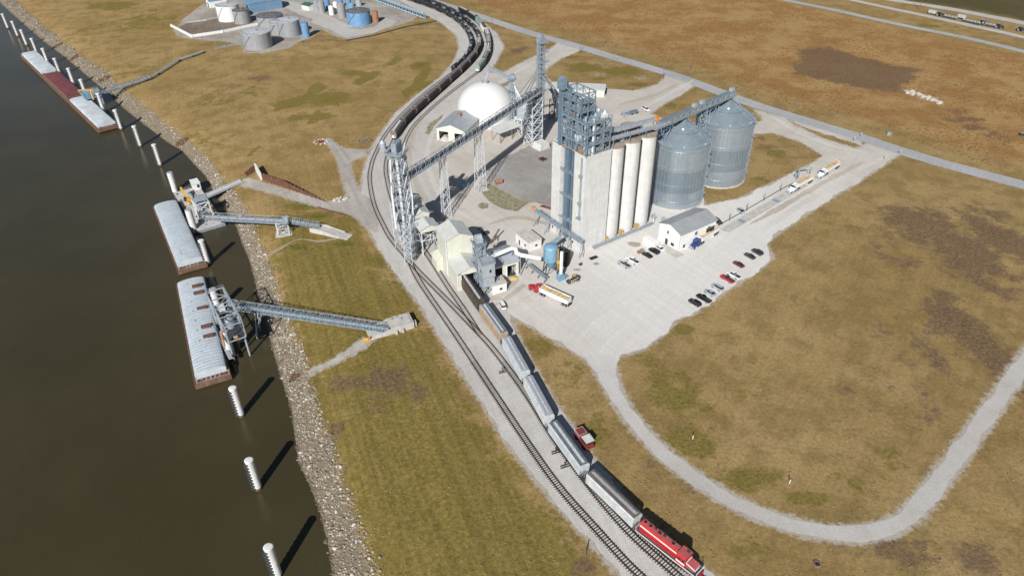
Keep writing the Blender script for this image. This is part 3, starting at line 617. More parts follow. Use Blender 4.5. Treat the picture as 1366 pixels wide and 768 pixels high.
# dry tufts in the wild field and rough verges
tv = [(0, 0, 1), (.5, 0, .55), (.1, .55, .5), (-.5, .2, .62), (-.2, -.5, .5), (.55, .3, 0), (-.3, .55, 0), (-.55, -.3, 0), (.3, -.55, 0)]
tf = [(0, 1, 2), (0, 2, 3), (0, 3, 4), (0, 4, 1), (1, 5, 2), (2, 6, 3), (3, 7, 4), (4, 8, 1), (5, 6, 2), (6, 7, 3), (7, 8, 4), (8, 5, 1)]
fieldw = xy(gw([(600, 0), (700, 31), (820, 65), (905, 89), (1010, 129), (1160, 171), (1300, 216), (1420, 246), (1420, 92), (1366, 78), (1200, 42), (1040, 6), (1000, -6)]))
lo, hi = fieldw.min(0), fieldw.max(0); c = rng.uniform(lo, hi, (90000, 2)); c = c[inpoly(c, fieldw)]
f = np.sin(c[:, 0]*.06+1.7*np.sin(c[:, 1]*.045))+np.sin(c[:, 1]*.085+1.3*np.sin(c[:, 0]*.05))+.6*np.sin(c[:, 0]*.21-c[:, 1]*.17)
c = c[((f+rng.normal(0, .75, len(c))) > .15) & ~inpoly(c, xy(gw([(1056, 60), (1150, 74), (1228, 92), (1205, 120), (1145, 120), (1050, 102)])))][:34000]
s_ = rng.uniform(.22, .8, len(c))
scatter('dry_field_grass', np.column_stack([c, np.full(len(c), -.15)]), s_, tv, tf, shade_mat('dry_tuft', (.120, .062, .024), (.25, .145, .058)), (1.5, 1.2, .62), .3)
# tufts that roughen the mown grass
c = rng.uniform((-120, 80), (170, 300), (60000, 2)); hz = hgt(c)
ok = (hz > -2.1)
for Lp in (YARD_W, BAL_W, PATH_W, RAMP_W, LOOP_W, ROAD_W): ok &= sdist(c, xy(Lp)) > 1.5
ok &= rng.uniform(0, 1, len(c)) < .16
c = c[ok]; s_ = rng.uniform(.12, .38, len(c))
scatter('grass', np.column_stack([c, hgt(c)-.04]), s_, tv, tf, shade_mat('short_tuft', (.14, .108, .04), (.24, .175, .085)), (1.5, 1.2, .6), .3)
# ================================================================== river
def pile_thing(u, v, label, h=11.0, r=1.05, z=WATER, proto=[None]):
    p = G(u, v, z)
    if proto[0] is None:
        t = thing('mooring_pile', label, 'mooring pile', p, 0, 'white mooring piles standing in the river')
        MB().cyl((0, 0, -3), (0, 0, 11), 1.05, n=24, caps=False).build('shaft', M['pile'], t)
        c_ = MB(); c_.lathe([(1.02, 10.9), (1.14, 10.95), (1.14, 11.15), (.9, 11.3), (0.01, 11.35)], 24); c_.build('cap', M['pile'], t)
        MB().lathe([(1.065, -.2), (1.065, .9)], 24).build('waterline_band', M['rust'], t)
        l = MB(); rr = MB(); a = R(222); d = Vector((math.cos(a), math.sin(a), 0)); s_ = Vector((-d.y, d.x, 0))
        for k in (-1, 1): rr.beam(d*1.2+s_*.4*k+Vector((0, 0, .5)), d*1.2+s_*.4*k+Vector((0, 0, 11)), .1)
        for k in range(9):
            z_ = 1.0+k*1.15
            l.beam(d*.85+s_*.75+Vector((0, 0, z_)), d*1.55+Vector((0, 0, z_-.1)), .2, .5); l.beam(d*.85-s_*.75+Vector((0, 0, z_)), d*1.55+Vector((0, 0, z_-.1)), .2, .5)
        a2 = R(262); d2 = Vector((math.cos(a2), math.sin(a2), 0)); s2 = Vector((-d2.y, d2.x, 0))
        pass
        for k in (-1, 1): l.beam(d*1.12+s_*.5*k+Vector((0, 0, .3)), d*1.12+s_*.5*k+Vector((0, 0, 10.6)), .08)
        l.build('ladder', M['dark'], t)  # mostly mooring hooks, joined with two ladder rails into one part
        t.rotation_euler = (0, 0, 0); proto[0] = t
    else: t = dup(proto[0], p, random.uniform(-.12, .12), label)
    t.scale = (r/1.05, r/1.05, h/11.0); return t
PILES = [(11, 38.5, 'white mooring pile at the far upstream end of the row, farthest from the barges'), (24, 49, 'white mooring pile second from the far upstream end of the row'),
 (36, 61, 'white mooring pile just beyond the far end of the far grey barge'), (50, 73, 'white mooring pile beside the far corner of the farthest grey barge'), (65, 87, 'white mooring pile beside the middle of the farthest grey barge'),
 (81, 101, 'white mooring pile where the farthest grey barge meets the maroon barge'), (99.5, 115, 'white mooring pile beside the middle of the maroon barge'), (116, 130.5, 'white mooring pile left of the yellow hose crane on the far dock'),
 (139, 150, 'white mooring pile standing in front of the blue far dock platform'), (162, 173, 'white mooring pile beside the near end of the third far barge'), (187.5, 195.5, 'white mooring pile alone in open water just downstream of the far barges'),
 (214, 221, 'white mooring pile alone in open water upstream of the crane pontoon'), (278, 353, 'white mooring pile beside the near end of the rib covered barge'),
 (322, 554, 'white mooring pile off the near end of the barge with brown hatches'), (344.5, 651, 'white mooring pile in the middle of the near river, tied to a thin line'), (371, 767, 'white mooring pile at the bottom edge of the photo, nearest the viewer')]
for u, v, l in PILES: pile_thing(u, v, l)
def spud(u, v, h, r, label, z=WATER):
    p = G(u, v, z); t = thing('spud_pile', label, 'steel pile', p, 0, 'smooth steel piles that hold the docks')
    MB().cyl((0, 0, -3), (0, 0, h), r, n=24, caps=False).build('shaft', M['pile'], t)
    MB().cyl((0, 0, h-.02), (0, 0, h+.22), r*1.04, r*.8, n=24).build('cap', M['palesteel'], t)
    m_ = MB(); a = R(215)
    for k in range(4):
        z_ = h*(.3+.13*k); m_.beam((math.cos(a)*r*.9-.5, math.sin(a)*r*.9+.4, z_), (math.cos(a)*r*1.25, math.sin(a)*r*1.25, z_-.4), .2, .35); m_.beam((math.cos(a)*r*1.25, math.sin(a)*r*1.25, z_-.4), (math.cos(a)*r*.9+.6, math.sin(a)*r*.9-.4, z_), .2, .35)
    m_.build('mooring_hooks', M['dark'], t); return t
# ---- barges
def barge(label, far, near, style, L_=59.4, W_=10.7, deck=2.3, ribs=True):
    f, n = G(*far, WATER+deck), G(*near, WATER+deck); d = (f-n); rz = math.atan2(d.y, d.x); c = (f+n)/2
    t = thing('hopper_barge', label, 'barge', (c.x, c.y, WATER), rz, 'covered barges moored along the river'); l = L_/2; w_ = W_/2
    h = MB(); h.extr([(-l+3.5, -1.2), (l-3.5, -1.2), (l, 1.0), (l, deck), (-l, deck), (-l, .6)], -w_, w_); h.build('hull', M['barge'], t)
    d_ = MB(); d_.box(0, 0, deck+.003, L_-.1, W_-.1, .04); d_.build('deck', M['bargedeck'], t)
    rub = MB()
    for s_ in (-1, 1): rub.box(0, s_*(w_+.06), deck-.45, L_-1, .12, .3); rub.box(0, s_*(w_-.15), deck+.05, L_, .2, .16)
    for s_ in (-1, 1): rub.box(s_*(l-.15), 0, deck+.05, .2, W_-.6, .16)
    rub.build('rubbing_strake', M['rust'], t)
    cw = w_-.95; cl = l-2.6; ch = 1.35 if ribs else 1.1
    co = MB()
    for s_ in (-1, 1): co.box(0, s_*cw, deck+.043, cl*2+.2, .14, ch); co.box(s_*cl, 0, deck+.043, .14, cw*2-.15, ch)
    for s_ in (-1, 1):
        for k in range(20): co.box(-cl+1+k*(cl*2-2)/19, s_*(cw+.2), deck+.045, .1, .26, ch*.85)
    co.build('coaming', M[style] if style != 'covermaroon' else M['barge'], t)
    N_ = 9; z0 = deck+ch+.05; ar = 1.0 if ribs else .42
    for k in range(N_):
        x0, x1 = -cl+k*2*cl/N_, -cl+(k+1)*2*cl/N_
        m_ = MB(); rb_ = MB(); nr = 4 if ribs else 2
        up = .10*(k % 2)
        def arc(x, e, dz=0): return [(x, math.cos(a)*(cw+.25), z0+up+e+math.sin(a)*ar) for a in np.linspace(math.pi, 0, 11)]
        m_.add(arc(x0, 0)+arc(x1, 0), [(i, i+1, i+12, i+11) for i in range(10)], False)
        for xe in (x0+.02, x1-.02):
            A = arc(xe, 0); m_.add(A+[(xe, cw+.25, z0-.1), (xe, -cw-.25, z0-.1)], [tuple(range(13))])
        if ribs:
            for j in range(nr):
                xr = x0+(j+.5)*(x1-x0)/nr; B = arc(xr-.17, .01)+arc(xr+.17, .01)+arc(xr-.17, .2)+arc(xr+.17, .2)
                rb_.add(B, [(i+22, i+23, i+34, i+33) for i in range(10)]+[(i, i+1, i+23, i+22) for i in range(10)]+[(i+12, i+11, i+33, i+34) for i in range(10)])
        else:
            for j in range(2): m_.box(x0+.3+j*(x1-x0-.6), 0, z0+ar*.55, .18, W_*.72, ar*.5)
        hc_ = m_.build('hatch_cover', M[style], t)
        if ribs: rb_.build('cover_ribs', M['coverrib'], hc_)
    bt = MB()
    for sx in (-1, 1):
        for sy in (-1, 1):
            for k in (0, 1): bt.cyl((sx*(l-.9), sy*(w_-1.2-k*.8), deck+.04), (sx*(l-.9), sy*(w_-1.2-k*.8), deck+.75), .18, n=8)
    for k in range(-3, 4): bt.box(-l+1.4, k*1.3, deck+.043, .9, .5, .35)
    bt.each('deck_bitt', M['rust'], t)
    return t, deck+ch+ar
b1, bz = barge('pale blue grey ribbed barge with five small brown hatches, alongside the near loader', (254.5, 372.5), (284.5, 508), 'cover', L_=61.0)
for k, x in enumerate((21.5, 16.7, 6.5, -4.8, -10.6)):
    m_ = MB(); m_.box(x, -1.7, bz-.30, 1.7, 3.2, .75); m_.box(x-1.0, -1.7, bz-.30, .3, 2.8, .5); m_.build('brown_hatch', M['hatchbrown'], b1)
vt = MB()
for k in range(9): vt.cyl((-24+k*6, 1.2, bz-.3), (-24+k*6, 1.2, bz+.3), .16, n=6)
vt.each('vent', M['dark'], b1)
b2, bz = barge('pale blue grey arch covered barge moored at the crane pontoon', (221, 273), (256, 355), 'cover')
m_ = MB()
for s_ in (-1, 1): m_.box(-20, 1.2+s_*.7, bz-.12, 4.5, .12, .22)
m_.build('lifting_rail', M['dark'], b2)
pN = G(145, 170, WATER+2); pF = G(38, 71, WATER+2)
d = (pF-pN).normalized()
def pix(p):
    e = Vector(p)-CAM; return (683+F*e.dot(RT)/e.dot(FW), 384-F*e.dot(UP)/e.dot(FW))
q = [pN+d*(60.2*k) for k in range(4)]; fl = (pF-pN).length/3
q = [pN+d*(fl*k) for k in range(4)]
for k, (st, lab) in enumerate([('cover2', 'flat light grey covered barge, nearest of the three far barges'), ('covermaroon', 'maroon flat covered barge between two light grey barges'), ('cover2', 'flat light grey covered barge, farthest upstream of the three far barges')]):
    barge(lab, pix(q[k+1]-d*.4), pix(q[k]+d*.4), st, L_=fl-.8, ribs=False)
# ---- near barge loader
LT_ = WATER+15.5; pu, pd = G(286, 387, LT_), G(311, 433, LT_); pc = (pu+pd)/2; rl = math.atan2((pu-pd).y, (pu-pd).x); LL = (pu-pd).length; print('loader', LL)
lo_ = thing('barge_loader', 'tall slim grey steel barge loading frame beside the barge with brown hatches', 'barge loader', v3(pc, WATER), rl)
# local x runs upstream along the river, y towards the river; the frame stands on slim pipe legs
hx = LL/2; fr = MB(); xs = np.linspace(-hx, hx, 5)
for x in xs:
    for y in (-2.7, 2.7):
        fr.beam((x, y, 9.6), (x, y, 15.5), .28)
    fr.beam((x, -2.7, 15.5), (x, 2.7, 15.5), .3); fr.beam((x, -2.7, 9.6), (x, 2.7, 9.6), .28)
for y in (-2.7, 2.7):
    for z in (9.6, 15.5): fr.beam((-hx, y, z), (hx, y, z), .34)
    for k, (a, b) in enumerate(zip(xs, xs[1:])): fr.beam((a, y, 9.6 if k % 2 else 15.5), (b, y, 15.5 if k % 2 else 9.6), .2)
for k, (a, b) in enumerate(zip(xs, xs[1:])): fr.beam((a, -2.7 if k % 2 else 2.7, 15.5), (b, 2.7 if k % 2 else -2.7, 15.5), .18)
fr.build('frame', M['palesteel'], lo_)
for x in (-hx+2.5, 0, hx-1.5):
    for y in (-2.5, 2.5): m_ = MB(); m_.cyl((x, y, -3), (x, y, 9.5), .34, n=10); m_.build('leg', M['palesteel'], lo_)
m_ = MB(); m_.box(-hx*.45, 0, 9.8, hx*.9, 5.0, .14); m_.box(hx*.7, 0, 9.8, 4, 5.0, .14); m_.build('deck_grating', M['dark'], lo_)
m_ = MB(); m_.cyl((-hx*.35, 0, 10.0), (-hx*.35, 0, 13.0), 1.5, n=18); m_.cyl((-hx*.35, 0, 13.0), (-hx*.35, 0, 14.6), 1.5, .6, n=18); m_.build('surge_bin', M['steel'], lo_)
m_ = MB(); m_.cyl((-hx*.4, 1.2, 11.4), (-hx*.55, 3.6, 10.2), .4, n=12); m_.cyl((-hx*.55, 3.6, 10.2), (-hx*.75, 4.0, 6.6), .4, .34, n=12); m_.build('loading_spout', M['rusttank'], lo_)
m_ = MB(); m_.box(hx*.62, 0, 9.95, 1.8, 2.0, 1.7); m_.build('drive_house', M['whitesteel'], lo_)
m_ = MB(); m_.box(-hx+.6, .3, 9.95, .6, 1.2, .7); m_.build('hydraulic_unit', M['discharge'], lo_)
m_ = MB(); m_.rail([(-hx, -2.9, 15.6), (hx, -2.9, 15.6), (hx, 2.9, 15.6), (-hx, 2.9, 15.6)], closed=True); m_.build('handrail', M['palesteel'], lo_)
m_ = MB(); m_.box(0, 3.6, 3.2, LL, 1.2, .2); m_.rail([(-hx, 4.1, 3.4), (hx, 4.1, 3.4)]); m_.build('mooring_walkway', M['palesteel'], lo_)
f = frame(lo_.location, rl)
spud(292, 413, 9.0, 1.2, 'short white steel pile inside the upstream side of the near barge loader'); spud(309, 474, 10.2, 1.25, 'thick white steel pile hanging below the downstream end of the near loader')
t = thing('fender_pipe', 'thin rust streaked pipe standing beside the thick white pile of the near loader', 'pipe pile', G(320, 466, WATER))
MB().cyl((0, 0, -2), (-.2, .5, 13.5), .32, n=10).build('shaft', M['pile'], t); MB().lathe([(.34, -.5), (.34, 5)], 10).build('rust_band', M['rusttank'], t)
# ---- conveyors as bodies on a line
def gallery(t, f, p, q, w_, h_, n, m_side, m_top, m_walk, name='gallery', truss_t=.095, belt_h=.7):
    p, q = f(p), f(q); d = (q-p).normalized(); r = d.cross(Vector((0, 0, 1))).normalized(); u = r.cross(d)
    s = MB(); s.truss(p, q, w_, h_, n, truss_t); s.build('truss', m_side, t)
    b_ = MB(); b_.beam(p+u*(h_*.45), q+u*(h_*.45), w_*.45, belt_h); b_.build('belt_housing', m_top, t)
    fl_ = MB(); fl_.beam(p-u*.06, q-u*.06, w_*.92, .07); fl_.build('floor', m_walk, t)
    k = MB(); off = r*(w_*.62)
    k.beam(p+off+u*.1, q+off+u*.1, w_*.42, .08); k.build('walkway', m_walk, t)
    hh = MB()
    for s_ in (0.8,):
        o = r*(w_*s_); A, B = p+o+u*.14, q+o+u*.14
        for z_ in (.55, 1.1): hh.beam(A+u*z_, B+u*z_, .07)
        m = int((B-A).length/2.2)
        for i in range(m+1): e = A+(B-A)*(i/m); hh.beam(e, e+u*1.1, .07)
    hh.build('handrail', m_side, t)
P0 = G(520, 445, -1.0); P0.z = 0.2; L0 = f  # shore end in the pit
P1 = G(306, 409, LT_-4.6)
base = v3(P0, 0); c = thing('barge_conveyor', 'long blue grey truss conveyor rising from the concrete pit to the near barge loader', 'conveyor', base); fc = frame(base, 0)
gallery(c, fc, P0, P1, 2.6, 2.2, 26, M['palesteel'], M['steel'], M['bluesteel'])
m_ = MB(); a = fc(P1); dd = (fc(P0)-a).normalized(); e = a+dd*9; zw = WATER-3-base.z
for s_ in (-1, 1): m_.beam((e.x, e.y+s_*1.1, e.z), (e.x-1.5, e.y+s_*2.2, zw), .3); m_.beam((e.x+2, e.y+s_*1.1, e.z-.4), (e.x-1.5, e.y+s_*2.2, zw+4), .22)
m_.build('strut', M['palesteel'], c)
# pit
A, B = GT(492, 450), GT(549, 434); d = B-A; rz = math.atan2(d.y, d.x); t = thing('conveyor_pit', 'pale concrete trough in the grass that holds the shore end of the near conveyor', 'concrete pit', (A.x, A.y, min(A.z, B.z)), rz)
Lp = math.hypot(d.x, d.y); fl_ = MB(); fl_.box(Lp/2, 1.2, -.3, Lp, 5.2, .5); fl_.build('floor_slab', M['conc2'], t)
for s_, nm in ((-1.55, 'wall'), (3.95, 'wall')):
    m_ = MB(); m_.extr([(-1 if s_ < 0 else 3, -.5), (Lp, -.5), (Lp, 2.6), (Lp*.62, 2.6), (0, .5)], s_-.22, s_+.22); m_.build(nm, M['conc2'], t)
m_ = MB(); m_.box(Lp+.25, 1.2, -.5, .45, 5.9, 3.2); m_.box(Lp*.74, 1.2, 2.45, Lp*.5, 5.5, .2); m_.build('cover_slab', M['conc2'], t)
m_ = MB(); m_.box(Lp*.6, -2.2, -.3, .8, .8, 1.8); m_.box(Lp*.75, -2.2, -.3, .8, .8, 1.8); m_.box(Lp+1.0, -.3, -.3, 1.1, 1.3, 2.2); m_.each('buttress', M['conc2'], t)
m_ = MB()
for x, y in ((Lp*.6, 2.6), (Lp*.72, 3.0), (Lp*.8, 1.6)): m_.cyl((x, y, 2.65), (x, y, 3.5), .12, n=6)
m_.each('vent_pipe', M['steel'], t)
p = GT(489, 455); t = thing('tail_motor', 'small orange conveyor motor at the lower end of the concrete pit', 'motor', p, rz)
m_ = MB(); m_.box(0, 0, 0, 2.2, .9, .25); m_.cyl((-.9, 0, .75), (.6, 0, .75), .45, n=12); m_.build('motor_body', M['yellow'], t); m_ = MB(); m_.box(1.0, 0, .25, .6, .8, .9); m_.build('gearbox', M['orange'], t)
# ---- crane pontoon (middle dock)
A, B = G(231, 257, WATER+1.6), G(263, 308, WATER+1.6); d = A-B; rz = math.atan2(d.y, d.x); W2 = 11.5
n = Vector((math.sin(rz), -math.cos(rz), 0)); c_ = (A+B)/2+n*(W2/2); c_.z = WATER
po = thing('dock_pontoon', 'grey steel dock pontoon with a cluttered deck behind the arch covered barge', 'pontoon', c_, rz); fp = frame(c_, rz); Lp = (A-B).length
m_ = MB(); m_.extr([(-Lp/2+1.5, -1), (Lp/2-1.5, -1), (Lp/2, .2), (Lp/2, 1.5), (-Lp/2, 1.5), (-Lp/2, .2)], -W2/2, W2/2); m_.build('hull', M['steel'], po)
m_ = MB(); m_.box(0, 0, 1.503, Lp-.2, W2-.2, .06); m_.build('deck', M['conc2'], po)
m_ = MB()
for k in range(9): m_.cyl((-Lp/2+2+k*(Lp-4)/8, W2/2+.2, .9), (-Lp/2+2+k*(Lp-4)/8, W2/2+.45, .9), .55, n=10)
m_.each('tyre_fender', M['black'], po)
m_ = MB()
for k in range(6): m_.box(-Lp/2+3+k*(Lp-6)/5, W2/2-1, 1.56, .9, .35, .5); m_.box(-Lp/2+4+k*4.4, -W2/2+1.0, 1.56, .5, .5, .6)
m_.each('bollard', M['dark'], po)
m_ = MB(); m_.rail([(-Lp/2+.5, -W2/2+.3, 1.56), (Lp/2-.5, -W2/2+.3, 1.56), (Lp/2-.5, W2/2-3, 1.56)]); m_.build('handrail', M['palesteel'], po)
m_ = MB()
for k in range(26):
    m_.box(random.uniform(-Lp/2+2, Lp/2-3), random.uniform(-3, 4.2), 1.56, random.uniform(.3, 1.4), random.uniform(.3, 1.2), random.uniform(.2, 1.1), random.uniform(0, 3))
m_.each('deck_machine', M['steel'], po)
spud(234, 255, 9.4, 1.3, 'white smooth pile at the upstream corner of the crane pontoon'); spud(260, 309, 10.4, 1.35, 'white smooth pile with black hooks at the downstream end of the crane pontoon')
zd = WATER+1.56
p = G(262, 250, zd); t = thing('deck_cabin', 'small white cabin with one dark window on the crane pontoon', 'cabin', p, rz)
m_ = MB(); m_.box(0, 0, 0, 5.6, 3.2, 3.0); m_.build('wall', M['white'], t); m_ = MB(); m_.box(0, 0, 3.0, 6, 3.6, .15); m_.build('roof', M['white'], t); m_ = MB(); m_.box(-2.81, -.6, .9, .05, 1.1, 1.6); m_.build('window', M['glass'], t); m_ = MB(); m_.box(1, 1.61, .05, .9, .05, 2.0); m_.build('door', M['steel'], t)
p = G(253, 272, zd); t = thing('deck_crane', 'yellow folded deck crane on the crane pontoon', 'crane', p, rz)
m_ = MB(); m_.cyl((0, 0, 0), (0, 0, 1.8), .9, .7, n=14); m_.build('pedestal', M['yellow'], t)
m_ = MB(); m_.box(-.3, 0, 1.8, 2.2, 1.7, 1.3); m_.build('turret', M['orange'], t)
m_ = MB(); m_.beam((.3, .2, 2.9), (8.5, .6, 4.6), .75, .8); m_.build('boom', M['yellow'], t); m_ = MB(); m_.beam((-.5, -.2, 2.8), (-7.2, -.9, 3.4), .8, .75); m_.beam((-4, -.6, 3.4), (-6.8, -.9, 1.0), .4); m_.build('jib', M['yellow'], t)
m_ = MB(); m_.box(.2, 1.2, 1.9, 1.4, .9, 1.6); m_.build('operator_cab', M['glass'], t)
m_ = MB(); m_.cyl((0.6, .25, 2.2), (4.0, .4, 3.5), .16, n=8); m_.build('lift_ram', M['dark'], t)
p = G(268, 265, zd); t = thing('gangway_ramp', 'grey sloping steel landing where the gangway meets the pontoon', 'landing', p, rz-.4)
m_ = MB(); m_.extr([(-3.4, 0), (3.4, 0), (3.4, .4), (1, 1.3), (-3.4, 1.9)], -2.3, 2.3); m_.build('ramp_deck', M['palesteel'], t); m_ = MB(); m_.rail([(-3.3, -2.2, 1.8), (1, -2.2, 1.3), (3.3, -2.2, .4)]); m_.build('handrail', M['palesteel'], t)
gA, gB = G(276, 262, zd+1.4), GT(323, 243)+Vector((0, 0, .4)); t = thing('gangway', 'plain grey steel bridge from the crane pontoon to the bank', 'gangway', v3(gB, gB.z)); fg = frame(t.location, 0); a, b_ = fg(gA), fg(gB)
m_ = MB(); m_.beam(a, b_, 3.0, .35); m_.build('bridge_deck', M['conc2'], t); r = (b_-a).cross(Vector((0, 0, 1))).normalized()
m_ = MB()
for s_ in (-1, 1): m_.beam(a+r*s_*1.6+Vector((0, 0, .3)), b_+r*s_*1.6+Vector((0, 0, .3)), .18, .9)
m_.build('side_girder', M['palesteel'], t)
# loading frame at the downstream end of the pontoon + its conveyor
p = G(273, 288, zd); t = thing('barge_loader', 'pale steel A frame over the downstream half of the crane pontoon', 'barge loader', p, rz); m_ = MB(); m_.lattice(0, 0, 6.5, 5.5, 0, 7.5, 2, .35); m_.build('frame', M['whitesteel'], t)
m_ = MB(); m_.box(1.2, 0, 7.5, 4, 4.8, .2); m_.build('top_platform', M['palesteel'], t); m_ = MB(); m_.cyl((0, 0, 2.4), (0, 0, 6.5), .5, 1.9, n=14); m_.build('hopper', M['steel'], t)
m_ = MB(); m_.beam((-3, -3.4, 0), (3.4, -3.6, 5.5), .8, .25); m_.build('stairway', M['yellow'], t)
qA = G(276, 291, 2.0); qB = G(386, 297, 5.0); base = GT(384, 311); t = thing('dock_conveyor', 'pale grey truss conveyor from the crane pontoon to the white support on the bank', 'conveyor', base); fq = frame(base, 0)
gallery(t, fq, qA, qB, 2.4, 2.0, 18, M['palesteel'], M['palesteel'], M['steel'])
t = thing('conveyor_support', 'white braced steel support holding the bend of the pontoon conveyor', 'support tower', base, R(12)); hh = qB.z-base.z
m_ = MB(); m_.lattice(-1.5, 0, 4.4, 2.6, 0, hh, 2, .2); m_.build('frame', M['whitesteel'], t); m_ = MB(); m_.box(-1.5, 0, -.3, 6.5, 4.5, .4); m_.build('footing', M['conc2'], t); m_ = MB(); m_.box(.2, .3, hh+.1, 2.2, 2.0, 1.7); m_.build('transfer_box', M['palesteel'], t)
sB = GT(426, 307); sB.z += 1.5; t = thing('shore_conveyor', 'low pale conveyor running from the white support down into the bank', 'conveyor', v3(sB, 0)); fs = frame(t.location, 0)
gallery(t, fs, Vector((qB.x+1, qB.y, qB.z+.2)), sB, 2.2, 1.6, 12, M['palesteel'], M['palesteel'], M['steel'])
rA, rB = GT(418, 306), GT(467, 317); rd = rB-rA; t = thing('concrete_ramp', 'pale concrete wedge ramp where the low dock conveyor runs into the bank', 'ramp', v3(rA, min(rA.z, rB.z)), math.atan2(rd.y, rd.x)); RL = math.hypot(rd.x, rd.y)
m_ = MB(); m_.extr([(0, -1), (RL, -1), (RL, .35), (RL*.35, 1.5), (0, 1.2)], -2.0, 2.0); m_.build('slab', M['conc2'], t)
m_ = MB(); m_.extr([(0, -1), (RL*.8, -1), (RL*.8, .9), (RL*.3, 2.1), (0, 1.7)], 2.01, 2.3); m_.extr([(0, -1), (RL*.8, -1), (RL*.8, .9), (RL*.3, 2.1), (0, 1.7)], -2.3, -2.01); m_.each('side_wall', M['conc2'], t)
# ---- far liquid dock
p = G(126, 137, WATER); rz = R(128); t = thing('far_dock', 'blue and grey steel dock platform behind the third far barge', 'dock platform', p, rz)
m_ = MB()
for x in (-6, 0, 6):
    for y in (-4, 4): m_.cyl((x, y, -3), (x, y, 5), .5, n=8)
m_.each('leg', M['steel'], t); m_ = MB(); m_.box(0, 0, 5, 15, 10, .5); m_.build('platform', M['dustblue'], t)
m_ = MB(); m_.rail([(-7.4, -4.9, 5.5), (7.4, -4.9, 5.5), (7.4, 4.9, 5.5), (-7.4, 4.9, 5.5)], closed=True, t=.1); m_.build('handrail', M['palesteel'], t)
m_ = MB(); m_.box(-3, -2, 5.5, 3.5, 3, 2.8); m_.box(3, 2, 5.5, 2.5, 3, 1.6); m_.build('pump_house', M['steel'], t); m_ = MB()
for k in range(5): m_.cyl((-6+k*2.6, -3.5, 6.2), (-6+k*2.6, 3.5, 6.2), .25, n=8)
m_.build('pipework', M['dustblue'], t)
p = G(125, 133, WATER+5.5); t = thing('hose_crane', 'small yellow hose crane on the blue far dock', 'crane', p, R(118)); m_ = MB(); m_.cyl((0, 0, 0), (0, 0, 6), .45, n=10); m_.build('mast', M['yellow'], t); m_ = MB(); m_.beam((0, 0, 5.8), (.8, 6.0, 6.4), .5); m_.beam((.8, 6.0, 6.4), (.9, 6.2, 5.2), .3); m_.build('arm', M['yellow'], t); m_ = MB(); m_.box(0, -.8, 5.0, 1.2, 1.4, 1.2); m_.build('winch', M['orange'], t)
P_ = [G(133, 127, WATER+5.5), G(160, 118, -1.0), GT(200, 107)+Vector((0, 0, 1.2)), GT(212, 100)+Vector((0, 0, 1.0)), GT(240, 82)+Vector((0, 0, 1.0)), GT(258, 76)+Vector((0, 0, .9)), GT(272, 71)+Vector((0, 0, .9))]
t = thing('pipe_bridge', 'grey pipe bridge climbing the bank from the far dock to the tank farm', 'pipe bridge', v3(P_[3], 0)); fb = frame(t.location, 0); PL = [fb(x) for x in P_]
m_ = MB(); m_.truss(PL[0], PL[2], 2.2, 1.8, 12, .16); m_.build('truss', M['steel'], t)
m_ = MB()
for k in range(len(PL)-1):
    r = (PL[k+1]-PL[k]).cross(Vector((0, 0, 1))).normalized()
    for s_ in (-.7, 0, .7): m_.cyl(PL[k]+r*s_+Vector((0, 0, .4)), PL[k+1]+r*s_+Vector((0, 0, .4)), .28, n=6)
m_.build('pipe', M['palesteel'], t)
m_ = MB()
for k in range(2, len(PL)):
    m_.box(PL[k].x, PL[k].y, PL[k].z-1.3, 1.6, .5, 1.5)
m_.each('pipe_support', M['dark'], t)
# ---- retaining wall, boulders
W_ = [GT(u, v) for u, v in ((436, 270), (400, 257.5), (349, 240))]; t = thing('sheet_pile_wall', 'rust brown sheet pile wall along the gravel dock path', 'retaining wall', v3(W_[0], W_[0].z)); fw_ = frame(t.location, 0)
m_ = MB(); PL = [fw_(x) for x in W_]; seg_ = []
for a, b_ in zip(PL, PL[1:]):
    n_ = int((b_-a).length/.6); r = (b_-a).cross(Vector((0, 0, 1))).normalized()
    for k in range(n_): seg_.append(a+(b_-a)*(k/n_)+r*(.18 if k % 4 in (0, 1) else -.18))
Ht = [0.4+3.4*min(1, k/len(seg_)*1.5) for k in range(len(seg_))]
for k in range(len(seg_)-1):
    a, b_ = seg_[k], seg_[k+1]; r = (b_-a).cross(Vector((0, 0, 1))).normalized()*.06
    m_.add([a-r+Vector((0, 0, -1)), b_-r+Vector((0, 0, -1)), b_-r+Vector((0, 0, Ht[k+1])), a-r+Vector((0, 0, Ht[k])), a+r+Vector((0, 0, -1)), b_+r+Vector((0, 0, -1)), b_+r+Vector((0, 0, Ht[k+1])), a+r+Vector((0, 0, Ht[k]))], [(0, 1, 2, 3), (7, 6, 5, 4), (3, 2, 6, 7)])
m_.build('sheet_piles', M['rust'], t)
A, B = GT(349, 240), GT(342, 228); m_ = MB(); a, b_ = fw_(A), fw_(B); m_.beam(a+Vector((0, 0, 1.2)), b_+Vector((0, 0, 1.2)), .7, 5.2); m_.build('concrete_end_wall', M['white'], t)
C_ = GT(329, 235); c_ = fw_(C_); m_ = MB(); m_.beam(b_+Vector((0, 0, 1.6)), c_+Vector((0, 0, .2)), .25, 3.6); m_.build('wing_piles', M['rust'], t)
A, B = GT(425, 278), GT(461, 288); t = thing('timber_edge', 'low dark brown timber kerb on the lower edge of the gravel dock path', 'timber kerb', A); fe = frame(A, 0)
m_ = MB(); m_.beam(fe(A)+Vector((0, 0, .25)), fe(B)+Vector((0, 0, .25)), .4, .7); m_.build('timber', M['rust'], t); m_ = MB()
for k in range(5): q_ = fe(A+(B-A)*(k/4)); m_.box(q_.x, q_.y, q_.z-.3, .3, .3, 1.1)
m_.each('stake', M['wood'], t)
